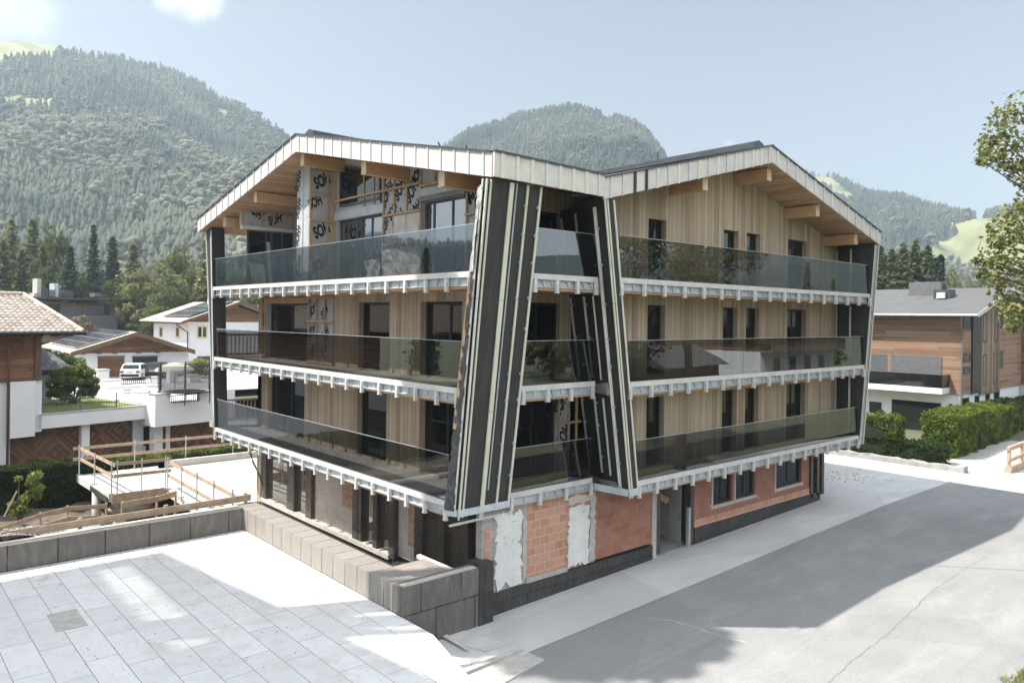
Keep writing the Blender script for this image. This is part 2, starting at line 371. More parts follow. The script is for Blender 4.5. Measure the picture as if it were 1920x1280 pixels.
def glass(name, tint, f0=.1, wave=.02):
    """thin tinted sheet: mirror share by Schlick on either side, the rest passes straight through"""
    t = NT(name); g = t.n("ShaderNodeNewGeometry"); dt = t.n("ShaderNodeVectorMath", operation='DOT_PRODUCT'); t.t.links.new(g.outputs["Incoming"], dt.inputs[0]); t.t.links.new(g.outputs["Normal"], dt.inputs[1])
    c = t.math('ABSOLUTE', dt.outputs["Value"]); k = t.math('POWER', t.math('SUBTRACT', 1.0, c, clamp=True), 5.0); f = t.math('MULTIPLY_ADD', k, 1 - f0, f0, clamp=True)
    tr = t.n("ShaderNodeBsdfTransparent"); t.set(tr.inputs[0], tint); gl = t.n("ShaderNodeBsdfGlossy"); gl.inputs["Roughness"].default_value = 0; t.set(gl.inputs[0], (.88, .93, .97))
    t.set(gl.inputs["Normal"], t.bump(t.noise(t.pos(), .9, 1), wave, .05))
    mx = t.n("ShaderNodeMixShader"); t.set(mx.inputs[0], f); t.t.links.new(tr.outputs[0], mx.inputs[1]); t.t.links.new(gl.outputs[0], mx.inputs[2]); t.t.links.new(mx.outputs[0], t.out.inputs[0]); M[name] = t.m
glass("balustrade_glass", (.52, .525, .525), .14)
def dark_pane(name, base=(.012, .013, .014), ior=2.0):
    t = NT(name); b = t.bsdf(base, .03, 0, t.bump(t.noise(t.pos(), 1.3, 1), .015, .05), .5); b.inputs["IOR"].default_value = ior; M[name] = t.m
dark_pane("window_glass", (.008, .009, .01), 1.6)
dark_pane("bright_pane", (.03, .034, .04), 2.9)
dark_pane("shop_glass", (.085, .07, .056), 2.5)
def roof_tiles(name, c1, c2, c3, w=.28, l=.36, h=.035, axis='x'):
    """bump waves of interlocking tiles; colour per tile"""
    t = NT(name); p = t.pos(); x, y, z = t.sep(p)
    u, v = (x, y) if axis == 'x' else (y, x)
    iu, iv = t.math('FLOOR', t.math('DIVIDE', u, w)), t.math('FLOOR', t.math('DIVIDE', v, l))
    fu, fv = t.math('FRACT', t.math('DIVIDE', u, w)), t.math('FRACT', t.math('DIVIDE', v, l))
    r = t.white(t.comb(iu, iv, 0)); col = t.ramp(r, [(0, c1), (.5, c2), (1, c3)])
    wave = t.math('SINE', t.math('MULTIPLY', fu, 6.283)); hh = t.math('ADD', t.math('MULTIPLY', wave, .5), t.math('MULTIPLY', fv, -1.0))
    col = t.mix(t.mr(t.noise(p, 2, 4), .4, .7, 0, .4), col, tuple(c * .7 for c in c2))
    t.bsdf(col, .85, 0, t.bump(hh, 1.0, h)); M[name] = t.m
roof_tiles("slate_tiles", (.07, .07, .075), (.10, .10, .105), (.15, .15, .155), .3, .3, .03)
roof_tiles("pale_tiles", (.50, .41, .34), (.58, .49, .41), (.44, .36, .30), .3, .4, .05)
def solar():
    t = NT("solar_cells"); p = t.pos(); x, y, z = t.sep(p)
    b = t.n("ShaderNodeTexBrick"); t.set(b.inputs["Vector"], t.comb(x, y, 0)); b.offset = 0; b.inputs["Scale"].default_value = 1; b.inputs["Brick Width"].default_value = 1.7; b.inputs["Row Height"].default_value = 1.05
    b.inputs["Mortar Size"].default_value = .035; t.set(b.inputs["Color1"], (.02, .026, .04)); t.set(b.inputs["Color2"], (.026, .032, .05)); t.set(b.inputs["Mortar"], (.55, .56, .58))
    t.bsdf(b.outputs[0], .16, 0, None, .7); M["solar_cells"] = t.m
solar()
def chevron():
    t = NT("chevron_boards"); p = t.pos(); x, y, z = t.sep(p)
    # diagonal boards mirrored about the middle of each 5 m door
    fx = t.math('PINGPONG', x, 1.3); fz = t.math('PINGPONG', z, 1.15); d = t.math('ADD', fx, fz); u = t.math('DIVIDE', d, .17)
    i = t.math('FLOOR', u); fr = t.math('FRACT', u); r = t.white(t.comb(i, t.math('FLOOR', t.math('DIVIDE', x, 1.3)), t.math('FLOOR', t.math('DIVIDE', z, 1.15))))
    col = t.ramp(r, [(0, (.075, .035, .022)), (.6, (.14, .068, .042)), (1, (.22, .115, .075))]); col = t.mix(t.mr(fr, .03, .1), (.03, .018, .012), col)
    t.bsdf(col, .6, 0, t.bump(fr, .2)); M["chevron_boards"] = t.m
chevron()
def leaf(name, cols, trans=.25, nscale=.6):
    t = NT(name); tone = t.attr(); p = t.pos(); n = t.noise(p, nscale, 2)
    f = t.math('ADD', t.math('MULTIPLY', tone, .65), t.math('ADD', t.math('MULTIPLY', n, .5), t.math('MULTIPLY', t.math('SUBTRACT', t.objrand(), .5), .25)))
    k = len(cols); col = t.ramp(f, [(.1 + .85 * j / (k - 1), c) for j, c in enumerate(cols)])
    d = t.n("ShaderNodeBsdfDiffuse"); t.set(d.inputs[0], col); tl = t.n("ShaderNodeBsdfTranslucent"); t.set(tl.inputs[0], t.mix(.5, col, (.25, .28, .06)))
    mx = t.n("ShaderNodeMixShader"); mx.inputs[0].default_value = trans; t.t.links.new(d.outputs[0], mx.inputs[1]); t.t.links.new(tl.outputs[0], mx.inputs[2]); t.t.links.new(mx.outputs[0], t.out.inputs[0]); M[name] = t.m
leaf("maple_leaf", [(.055, .075, .03), (.13, .155, .06), (.23, .24, .095), (.33, .28, .13)], .35)
leaf("broad_leaf", [(.05, .065, .03), (.10, .12, .055), (.17, .18, .085)], .3, .25)
leaf("needle_dark", [(.018, .030, .022), (.035, .052, .036), (.06, .08, .05)], .1, .3)
leaf("needle_mid", [(.045, .06, .03), (.085, .10, .05), (.14, .15, .08)], .2, .3)
leaf("larch_leaf", [(.10, .115, .05), (.17, .18, .085), (.26, .25, .13)], .3, .3)
leaf("thuja_leaf", [(.045, .07, .014), (.14, .19, .032), (.27, .31, .06)], .25, .8)
leaf("hedge_dark_leaf", [(.018, .032, .012), (.035, .06, .02), (.075, .105, .035)], .2, .8)
leaf("hedge_leaf", [(.05, .075, .02), (.13, .17, .045), (.25, .28, .085)], .25, .8)
leaf("grass_blade", [(.10, .13, .03), (.17, .20, .05), (.26, .26, .09)], .3, .8)
leaf("bush_flower", [(.10, .11, .05), (.20, .17, .09), (.34, .16, .16), (.30, .26, .12)], .25, 1.0)
leaf("pine_needle", [(.03, .05, .012), (.09, .12, .03), (.18, .20, .06)], .2, .8)
leaf("forest_leaf", [(.026, .036, .036), (.048, .058, .054), (.115, .122, .092), (.19, .188, .135)], .1, .01)
SUN_E, SKY_E, SKY_DUST, EXPOSURE, HAZE, HAZE_TOP, FILL_CLOUD = 4.4, .069, 1.8, 1.2, 0.00043, 445, 12.4
# ================================================================ THE APARTMENT BUILDING
LV = {1: 2.955, 2: 5.955, 3: 8.955}
kz = lambda z: (z - 5.955) / 3.0
YA = lambda k: 15.15 - .584 * k
YB = lambda k: 14.35 - .20 * k
COX = lambda k: 11.83 - .19 * k
CLY = lambda k: 15.6 - .48 * k
CRX = lambda k: 13.61 - .154 * k
ARX = lambda k: 16.55 - .566 * k
BLX = lambda k: 17.1 - .67 * k
FX = lambda k: BLX(k) - .40
_ix = [(kz(float(onY(px, py, 16.9)[2])), float(onY(px, py, 16.9)[0])) for px, py in ((1046, 362), (1068, 553), (1090, 745))]
INX = lambda k: _ix[2][1] + (_ix[0][1] - _ix[2][1]) * (k - _ix[2][0]) / (_ix[0][0] - _ix[2][0])
PLY = lambda k: 32.93 + .22 * k
OLY = lambda k: 33.25 + .42 * k
XL, WX, WY, RY, PRX = 11.9, 13.5, 15.6, 16.9, 32.5
RZ_L = lambda Y: 13.41 - .213 * abs(Y - 24.65)      # underside of the eaves, left wing
RZ_R = lambda X: 13.27 - .258 * abs(X - 24.15)      # underside of the eaves, right wing
bld = thing("apartment_building", "four storey timber apartment building under construction with two gables and glass balconies", "building", (13.5, 16.0, 0))

# ---- floors
def ring(L, inset=0.0):
    k = kz(L); i = inset
    return [(XL + i, PLY(k) + .25), (XL + i, CLY(k)), (COX(k) + i * 1.3, YA(k) + i * 1.2), (ARX(k) - .02, YA(k) + i), (ARX(k) - .02, RY), (INX(k) + .06, RY), (FX(k) + .28, YB(k) + .7), (BLX(k) + .05, YB(k) + i), (PRX - i, YB(k) + i), (PRX - i, 31.9), (WX, 31.9), (WX, PLY(k) + .25)]
for n, L in LV.items():
    P = ring(L, .17)
    s = MB().prism([(x, y, L - .36) for x, y in P], (0, 0, .33)).build("floor_slab", M["slab_concrete"], bld)
    P = ring(L, .20)
    MB().prism([(x, y, L - .43) for x, y in P], (0, 0, .065)).build("soffit_lining", M["soffit_boards"], s)
# ---- balcony edges: board, channel, brackets and glass panes
def edge(L, p0, p1, nb, panes, out, top0=1.2, joint=.012):
    p0 = np.array([*p0, 0.0]); p1 = np.array([*p1, 0.0]); d = p1 - p0; Ln = np.linalg.norm(d); d /= Ln; o = np.array([*out, 0.0]); o = o - d * (o @ d); o /= np.linalg.norm(o)
    up = np.array([0, 0, 1.0]); at = lambda s, q, z: p0 + d * s + o * q + up * z
    e = MB().beam(at(0, -.02, L - .075), at(Ln, -.02, L - .075), .05, .15, o).build("balcony_edge", M["edge_board"], bld)
    mb = MB().beam(at(.03, -.125, L - .26), at(Ln - .03, -.125, L - .26), .03, .21, o).beam(at(.03, -.075, L - .36), at(Ln - .03, -.075, L - .36), .12, .012, o)
    for i in range(nb * 2):
        s = Ln * (i + .5) / (nb * 2)
        a, b, c = at(s - .09, -.09, L - .155), at(s + .09, -.09, L - .155), at(s, -.09, L - .35)
        mb.prism([a, b, c], o * .012)
    mb.build("channel", M["channel_white"], e)
    MB().beam(at(.05, -.09, L - .405), at(Ln - .05, -.09, L - .405), .04, .06, o).build("timber_lath", M["glulam"], e)
    c0 = None
    for i in range(nb):
        s = .06 + (Ln - .12) * i / (nb - 1); c = at(s, 0, 0) - np.array(bld.location)
        if c0 is None:
            m = MB(); w = .05
            m.beam(o * .0 + up * (L - .15), o * .0 + up * (L - .50), .09, .09, o).beam(o * -.06 + up * (L - .49), o * .05 + up * (L - .49), .13, .02, d)
            c0 = m.build("bracket", M["bracket_metal"], e, local=True); b = c0
        else: b = c0.copy(); COL.objects.link(b)
        b.location = c + np.array([random.gauss(0, .012), random.gauss(0, .012), random.gauss(0, .008)]); b.rotation_euler = (0, 0, random.gauss(0, .035)); b.parent = e
    # panes
    h0, h1 = L + .0, L + top0
    for i in range(panes):
        a, b = at(Ln * i / panes + joint, -.06, 0), at(Ln * (i + 1) / panes - joint, -.06, 0)
        g = MB().prism([a + up * h0, b + up * h0, b + up * h1, a + up * h1], -o * .018).build("glass_pane", M["balustrade_glass"], e)
    MB().beam(at(.02, -.069, h1 + .006), at(Ln - .02, -.069, h1 + .006), .026, .012, o).build("glass_rim", M["galvanised"], e)
    return e
for n, L in LV.items():
    k = kz(L)
    edge(L, (XL, PLY(k)), (XL, CLY(k)), 19, 5, (-1, 0))
    edge(L, (CRX(k) + .05, YA(k)), (ARX(k), YA(k)), 4, 2 if n < 3 else 1, (0, -1))
    edge(L, (BLX(k) + .03, YB(k)), (PRX - .06, YB(k)), 17, 5, (0, -1))

# ---- generic wall with openings, in a vertical plane
def wall(name, mat_, axis, c, thick, a0, a1, z0, top, opens, breaks=(), parent=None):
    """axis 'x': wall lies in the plane x=c and a runs along y; thick goes inwards (+). top: number or function of a"""
    tf = top if callable(top) else (lambda a: top)
    As = sorted({a0, a1, *[o[0] for o in opens], *[o[1] for o in opens], *[b for b in breaks if a0 < b < a1]})
    Zs = sorted({z0, *[o[2] for o in opens], *[o[3] for o in opens], 99.0})
    P = (lambda a, z, q: (c + q, a, z)) if axis == 'x' else (lambda a, z, q: (a, c + q, z))
    mb = MB()
    for i in range(len(As) - 1):
        b0, b1 = As[i], As[i + 1]; bm = (b0 + b1) / 2
        for j in range(len(Zs) - 1):
            y0, y1 = Zs[j], Zs[j + 1]
            if any(o[0] <= bm <= o[1] and o[2] <= (y0 + min(y1, tf(bm))) / 2 <= o[3] for o in opens): continue
            t0, t1 = min(y1, tf(b0)), min(y1, tf(b1))
            if t0 <= y0 and t1 <= y0: continue
            t0, t1 = max(t0, y0), max(t1, y0)
            mb.face([P(b0, y0, 0), P(b1, y0, 0), P(b1, t1, 0), P(b0, t0, 0)])
    for o in opens:
        q = thick; A0, A1, B0, B1 = o[:4]
        for s in ([(A0, B0), (A0, B1)], [(A1, B0), (A1, B1)], [(A0, B0), (A1, B0)], [(A0, B1), (A1, B1)]):
            mb.face([P(*s[0], 0), P(*s[1], 0), P(*s[1], q), P(*s[0], q)])
    for a in (a0, a1): mb.face([P(a, z0, 0), P(a, z0, thick), P(a, tf(a), thick), P(a, tf(a), 0)])
    return mb.build(name, mat_, parent or bld)
def window(axis, c, a0, a1, z0, z1, mull=(), fr=.07, dep=.06, mat_="frame_black", pane="window_glass", trans=None, parent=None, name="window"):
    """frame at plane c (outer face) and one pane per bay"""
    P = (lambda a, z, q: (c + q, a, z)) if axis == 'x' else (lambda a, z, q: (a, c + q, z))
    def bx(m, b0, b1, y0, y1, q0, q1):
        A, B = P(b0, y0, q0), P(b1, y1, q1); m.box(A[0], B[0], A[1], B[1], A[2], B[2])
    m = MB(); bx(m, a0, a0 + fr, z0, z1, 0, dep); bx(m, a1 - fr, a1, z0, z1, 0, dep); bx(m, a0 + fr, a1 - fr, z0, z0 + fr, 0, dep); bx(m, a0 + fr, a1 - fr, z1 - fr, z1, 0, dep)
    xs = [a0 + fr] + [a0 + (a1 - a0) * u for u in mull] + [a1 - fr]
    for u in mull:
        a = a0 + (a1 - a0) * u; bx(m, a - fr / 2, a + fr / 2, z0 + fr, z1 - fr, 0.004, dep)
    ts = trans or ()
    for u in ts:
        z = z0 + (z1 - z0) * u; bx(m, a0 + fr, a1 - fr, z - fr / 2, z + fr / 2, .008, dep)
    f = m.build(name, M[mat_], parent or bld)
    for i in range(len(xs) - 1):
        g = MB(); bx(g, xs[i], xs[i + 1], z0 + fr * .6, z1 - fr * .6, .03, .045); g.build("pane", M[pane], f)
    return f
yx = lambda px, py, X=WX: float(onX(px, py, X)[1])
zx = lambda px, py, X=WX: float(onX(px, py, X)[2])
c2 = lambda x, y: (380 + x / 2.908, 540 + y / 2.908)
c1 = lambda x, y: (360 + x / 3.2, 220 + y / 3.2)
# ---- left facade, first and second floor
def opening(px0, px1, py, L, ztop): return (yx(px1, py), yx(px0, py), L, ztop)
O1 = [opening(501.5, 571, 760, 2.97, 5.25), opening(669.5, 724, 780, 2.97, 5.25), opening(787, 862, 800, 2.97, 5.25)]
wall("timber_wall", M["larch_boards"], 'x', WX, .32, 16.0, yx(483, 760), 2.93, 5.53, O1)
for o, mu in zip(O1, ((.45,), (), (.42,))): window('x', WX + .20, o[0], o[1], 2.97, 5.25, mu, .09)
O2 = [opening(500, 579, 600, 5.97, 8.25), opening(672, 730, 610, 5.97, 8.25), opening(789, 866, 620, 5.97, 8.25)]
ya, yb = yx(579, 600), yx(627.6, 600)
wall("timber_wall", M["larch_boards"], 'x', WX, .32, 16.0, yb, 5.93, 8.53, O2[1:])
wall("membrane_wall", M["silver_membrane"], 'x', WX + .05, .3, yb, ya, 5.93, 8.53, [])
w3 = wall("membrane_wall", M["silver_membrane"], 'x', WX + .05, .3, ya, yx(486, 600), 5.93, 8.53, O2[:1])
for o, mu in zip(O2, ((.47,), (), (.40,))): window('x', WX + .20, o[0], o[1], 5.97, 8.25, mu, .09)
MB().box(WX - .06, WX + .04, O2[0][0] - .05, O2[0][1] + .12, 8.25, 8.48).build("lintel_board", M["glulam"], bld)
def batten(p0, p1, w=.07, t=.05, n=(-1, 0, 0), parent=None, m="batten_pine", name="batten"):
    return MB().beam(p0, p1, t, w, n).build(name, M[m], parent or bld)
def vb(Y, z0, z1, X=WX, **k): return batten((X - .03, Y, z0), (X - .03, Y, z1), **k)
def hb(Y0_, Y1_, z, X=WX, off=.075, **k): return batten((X - off, Y0_, z), (X - off, Y1_, z), **k)
for f in (0.02, .36, .68, .98): vb(yb + (ya - yb) * f, 5.95, 8.5)
for z in (8.45, 7.55, 6.75, 6.02): hb(yb, ya, z)
for Y in (O2[0][1] + .08, O2[0][1] + .45): vb(Y, 5.95, 8.45)
hb(O2[0][1], O2[0][1] + .5, 7.0); hb(O2[0][1], O2[0][1] + .5, 6.05)
# ---- lettering printed on the silver sheet
def lettering(txt, size, origin, right, up, m, parent, shear=.25, name="lettering"):
    cu = bpy.data.curves.new("print", 'FONT'); cu.body = txt; cu.size = size; cu.shear = shear; cu.offset = size * .05; cu.space_character = 1.04
    ob = bpy.data.objects.new("print", cu); COL.objects.link(ob); dg = bpy.context.evaluated_depsgraph_get()
    me = bpy.data.meshes.new_from_object(ob.evaluated_get(dg)); bpy.data.objects.remove(ob); bpy.data.curves.remove(cu)
    r, u = Vector(right).normalized(), Vector(up).normalized(); root = parent
    while root.parent is not None: root = root.parent
    O = Vector(origin) - Vector(root.location)
    for v in me.vertices: v.co = O + r * (v.co.x * .78) + u * (v.co.y * 1.35)
    me.materials.clear(); me.materials.append(m); me.name = name
    o = bpy.data.objects.new(name, me); COL.objects.link(o); o.parent = parent; return o
def print_x(parent, X, Y, z, size, ang, txt="SOH+"):   # on a face looking at -x (its right-hand side is -y)
    a = R(ang); return lettering(txt, size, (X - .006, Y, z), (0, -math.cos(a), math.sin(a)), (0, math.sin(a), math.cos(a)), M["print_black"], parent)
def print_y(parent, Y, X, z, size, ang, txt="SOH+"):   # on a face looking at -y
    a = R(ang); return lettering(txt, size, (X, Y - .006, z), (math.cos(a), 0, math.sin(a)), (-math.sin(a), 0, math.cos(a)), M["print_black"], parent)
mw = [o for o in bld.children if o.name.startswith("membrane_wall")]
for i, (f, z) in enumerate(((.95, 7.7), (.50, 7.62), (.95, 6.9), (.45, 6.8), (.9, 6.15), (.5, 6.2))): print_x(mw[0], WX + .05, yb + (ya - yb) * f, z, .34, 38, "SOH+"[: 3 if f < .6 else 4])
print_x(mw[1], WX + .05, O2[0][1] + .42, 7.3, .3, 60, "SOH")
# ---- left facade, top floor: membrane, battens, big window, triangular window, shutter box
w1a, w1b = yx(719, 450), yx(632, 450)
w2a, w2b = yx(875.5, 430), yx(791, 430)
YP = 25.42
zt1, zt2 = zx(640, 413), zx(800, 378)
O3 = [(w1a, w1b, 8.97, zt1), (w2a, w2b, 8.97, zt2)]
tw0, tw1 = yx(700, 350), yx(638, 360)
wl = wall("membrane_wall", M["silver_membrane"], 'x', WX, .3, 14.9, YP, 8.93, lambda a: RZ_L(a) + .03, O3, breaks=(24.65,))
window('x', WX + .12, w1a, w1b, 8.97, zt1, (.30, .62), .075, mat_="window_grey", pane="bright_pane")
window('x', WX + .12, w2a, w2b, 8.97, zt2, (.38, .80), .075, mat_="window_grey", pane="bright_pane")
MB().box(WX - .07, WX - .005, w1a - .05, w1b + .12, zt1, zt1 + .30).build("lintel_board", M["channel_white"], bld)
MB().box(WX - .12, WX - .005, w2a - .02, w2b + .02, zt2, zt2 + .16).build("shutter_box", M["iron_grey"], bld)
MB().box(WX - .08, WX - .004, w2a - .02, w2b + .02, zt2 + .163, zt2 + .40).build("lintel_board", M["channel_white"], bld)
# triangular window above the big one
zb = zt1 + .50
ty0, ty1 = yx(714, 360), yx(640, 380)
tw = MB().prism([(WX - .03, ty0, zb), (WX - .03, ty1, zb), (WX - .03, ty1, RZ_L(ty1) - .28), (WX - .03, min(24.65, ty1 - .3), RZ_L(24.65) - .28), (WX - .03, ty0, RZ_L(ty0) - .28)], (.025, 0, 0)).build("gable_window", M["window_glass"], bld)
m = MB()
for a, b in (((ty0, zb), (ty1, zb)), ((ty1, zb), (ty1, RZ_L(ty1) - .28)), ((ty0, zb), (ty0, RZ_L(ty0) - .28)), ((ty1, RZ_L(ty1) - .26), (24.65, RZ_L(24.65) - .26)), ((24.65, RZ_L(24.65) - .26), (ty0, RZ_L(ty0) - .26))):
    m.beam((WX - .045, *a), (WX - .045, *b), .05, .08, (1, 0, 0))
m.build("frame", M["window_grey"], tw)
MB().prism([(WX - .14, ty1 + .05, RZ_L(ty1) - .27), (WX - .14, 24.75, RZ_L(24.65) - .24), (WX - .14, 24.75, RZ_L(24.65) - .03), (WX - .14, ty1 + .05, RZ_L(ty1) - .03)], (.1, 0, 0)).build("sealing_strip", M["silver_foil"], bld)
mid0, mid1 = w1a - .03, w2b + .03       # batten field between the two windows
fld = mid0 - mid1
for f in (0, .36, .70, 1.0):
    Y = mid1 + fld * f; vb(Y, 8.98, RZ_L(Y) - .02)
for z in (9.1, 10.15, 11.1, 11.95, 12.6):
    hb(mid1 - (.0 if z < 12.5 else 1.2), mid0 + (.0 if z != 11.95 else (w1b - w1a) + .05), z)
hb(w2a - .1, mid1, zt2 + .50); hb(w2a - 1.1, w2a, zt2 + .42); hb(w2a - 1.0, w2a, zt2 - .6)
vb(w2a - .02, 8.98, RZ_L(w2a) - .02)
vb(mid1 - .75, zt2 + .52, RZ_L(mid1 - .75)); vb(mid1 - 1.5, zt2 + .52, RZ_L(mid1 - 1.5))
vb(tw0 - .1, zt1 + .33, RZ_L(tw0)); vb(tw0 + .55, zt1 + .33, RZ_L(tw0 + .5)); hb(tw0 - .3, tw0 + .7, 12.75)
vb(w1b + .1, 8.98, RZ_L(w1b)); vb(w1b + .22, 8.98, RZ_L(w1b))
for f, z, s, a in ((.45, 12.35, .4, 50), (.80, 11.9, .36, 52), (.80, 10.9, .36, 50), (.45, 9.9, .34, 48), (.16, 10.8, .36, 52), (.16, 11.9, .36, 50), (.98, 12.25, .46, 55), (.62, 11.5, .46, 50), (.30, 11.35, .46, 50), (.66, 10.45, .46, 45), (.30, 10.45, .46, 48), (.98, 11.35, .44, 60), (.98, 10.5, .3, 55), (.28, 9.3, .42, 52), (.66, 9.3, .42, 50), (-.3, 12.35, .4, 45), (-.85, 12.1, .4, 30)):
    print_x(wl, WX, mid1 + fld * f, z, s, a, "SOH")
print_x(wl, WX, w2a - .12, zt2 - .3, .4, 60); print_x(wl, WX, w2a - .18, 9.3, .4, 60, "SOH"); print_x(wl, WX, w2a - .15, 11.0, .36, 50, "SOH")
# loose sheet slack at the foot of the batten field
def crumple(name, p, du, dv, nu, nv, amp, m, parent, nrm, seed=1):
    r = np.random.default_rng(seed); p, du, dv, nrm = (np.array(q, float) for q in (p, du, dv, nrm)); V = []
    ph = r.uniform(0, 6.28, 6)
    for j in range(nv + 1):
        for i in range(nu + 1):
            u, v = i / nu, j / nv
            h = amp * (math.sin(9 * u + 7 * v + ph[0]) * .45 + math.sin(17 * u - 11 * v + ph[1]) * .3 + r.uniform(-.5, .5) * .8)
            V.append(p + du * u + dv * v + nrm * h)
    F = [(j * (nu + 1) + i, j * (nu + 1) + i + 1, (j + 1) * (nu + 1) + i + 1, (j + 1) * (nu + 1) + i) for j in range(nv) for i in range(nu)]
    mb = MB(); mb.v = [tuple(q) for q in V]; mb.f = F; mb.t = [0.0] * len(F); return mb.build(name, m, parent)
crumple("loose_foil", (WX - .06, mid1 + .06, 8.98), (0, fld - .1, 0), (0, 0, 1.0), 16, 9, .05, M["silver_foil"], bld, (-1, 0, 0), 3)
crumple("loose_foil", (WX - .08, w1a - .02, 8.98), (0, .9, 0), (-.1, 0, .7), 9, 7, .06, M["silver_foil"], bld, (-1, 0, 0), 5)
crumple("plastic_sheet", (WX - .05, mid1 + .06, 10.2), (0, fld * .66, 0), (0, 0, .85), 8, 6, .015, M["pale_ply"], bld, (-1, 0, 0), 9)
# ---- projecting pier and the recessed loggia beside it
PX = 12.5
ztp = lambda Y: RZ_L(Y) + .02
pier = MB()
Yq = 26.35
pier.prism([(PX, YP, 8.93), (14.6, YP, 8.93), (14.6, Yq, 8.93), (PX, Yq, 8.93)], (0, 0, 0.001))
pier = MB(); n0 = [(PX, YP), (WX + .02, YP), (14.6, Yq), (PX, Yq)]
pier.face([(PX, YP, 8.93), (WX, YP, 8.93), (WX, YP, ztp(YP)), (PX, YP, ztp(YP))]).face([(PX, Yq, 8.93), (PX, YP, 8.93), (PX, YP, ztp(YP)), (PX, Yq, ztp(Yq))]).face([(PX, Yq, 8.93), (14.6, Yq, 8.93), (14.6, Yq, ztp(Yq)), (PX, Yq, ztp(Yq))])
pr = pier.build("membrane_pier", M["silver_membrane"], bld)
def bY(X, z0, z1): return batten((X, YP - .03, z0), (X, YP - .03, z1), n=(0, -1, 0))
for X in (PX + .04, PX + .72, WX - .04): bY(X, 8.96, ztp(YP) - .02)
for z in (9.05, 10.32, 11.22, 12.12, 13.0): batten((PX, YP - .075, z), (WX, YP - .075, z), n=(0, -1, 0))
for X, z, s, a in ((PX + .28, 12.35, .42, 28), (PX + .28, 10.55, .42, 28), (PX + .06, 11.6, .34, 28), (PX + .25, 9.3, .4, 28)): print_y(pr, YP, X, z, s, a, "SOH")
for Y, z, a in ((Yq - .1, 12.3, 70), (Yq - .1, 11.3, 70), (Yq - .1, 10.3, 70), (Yq - .15, 9.2, 65)): print_x(pr, PX, Y, z, .36, a, "SOH+")
MB().box(PX - .03, PX + .0, YP + .42, YP + .46, 9, ztp(YP) - .15).build("sealing_strip", M["channel_white"], bld)
LX, LY = 14.55, 31.0
wall("membrane_wall", M["silver_membrane"], 'x', LX, .2, Yq, LY, 8.93, lambda a: RZ_L(a) + .02, [(Yq + .1, Yq + 1.5, 8.97, 11.0)])
window('x', LX + .06, Yq + .1, Yq + 1.5, 8.97, 11.0, (.5,), .08, mat_="window_grey")
MB().box(LX - .2, LX - .003, Yq + .03, Yq + 1.6, 11.0, 11.25).build("shutter_box", M["channel_white"], bld)
XE = float(onY(463, 470, LY)[0]); zbm = float(onY(500, 424, LY)[2]); zbm0 = float(onY(500, 431, LY)[2])
gl = window('y', LY, XE, LX, 8.97, zbm0 - .05, (.40, .52, .75), .07, mat_="window_grey", name="loggia_glazing")
MB().box(XE - .25, LX, LY - .1, LY + .12, zbm0 - .04, zbm0 + .10).build("insulated_lintel", M["strip_green"], bld)
ww = MB().prism([(XE - .25, LY, zbm0 + .103), (LX, LY, zbm0 + .103), (LX, LY, RZ_L(LY) + .02), (XE - .25, LY, RZ_L(LY) + .02)], (0, .2, 0)).build("membrane_wall", M["silver_membrane"], bld)
for f in (0.01, .38, .60, .86, .99): batten((XE - .25 + (LX - XE + .25) * f, LY - .03, zbm0 + .11), (XE - .25 + (LX - XE + .25) * f, LY - .03, RZ_L(LY)), n=(0, -1, 0))
for X, z, a in ((XE + .02, zbm0 + .75, -35), (XE + .95, zbm0 + .2, 20), (XE + .95, zbm0 + .95, -40), (XE + 1.8, zbm0 + .7, 10)): print_y(ww, LY, X, z, .38, a, "SOH")
# plasterboard sheets leaning in the loggia belong to the site, not the building
def lean(name, label, X0, X1, Y, z, h, dy, m):
    t = MB().prism([(X0, Y, z), (X1, Y, z), (X1, Y + dy, z + h), (X0, Y + dy, z + h)], (0, .03, 0)).build(name, M[m], loc=(X0, Y, z)); return tag(t, label, "board")
lean("insulation_board", "pale sheet of board leaning upright inside the top loggia behind glass", 12.55, 13.15, 30.5, 8.94, .95, .3, "pale_ply")
lean("insulation_board", "narrow grey plank leaning against the dark loggia glazing on the top floor", 13.3, 13.45, 30.55, 8.94, 1.9, .35, "pale_stone")
# ---- end walls and hidden backs
MB().box(WX, WX + .3, 31.7, yx(483, 760), -.3, 8.5).box(WX + .32, PRX - .1, 31.6, 31.9, -.4, 11.3).box(PRX - .4, PRX - .1, 16.2, 31.55, -.4, 11.0).build("rear_wall", M["larch_boards"], bld)
# ---- right facade
OX = [(19.5, 20.44), (23.79, 24.74), (25.3, 26.23), (28.3, 29.8)]
for n, L, zt in ((1, 2.955, 5.25), (2, 5.955, 8.25), (3, 8.955, 11.05)):
    ops = [(a, b, L + .02, zt) for a, b in OX]
    wall("timber_wall", M["larch_boards"], 'y', WY, .3, 17.5 if n > 1 else 18.1, PRX - .02, L - .03, (lambda a: RZ_R(a) + .02) if n == 3 else L + 2.58, ops, breaks=(24.15,))
    for i, (a, b, z0, z1) in enumerate(ops): window('y', WY + .20, a, b, z0, z1, (.5,) if i == 3 else (), .08)
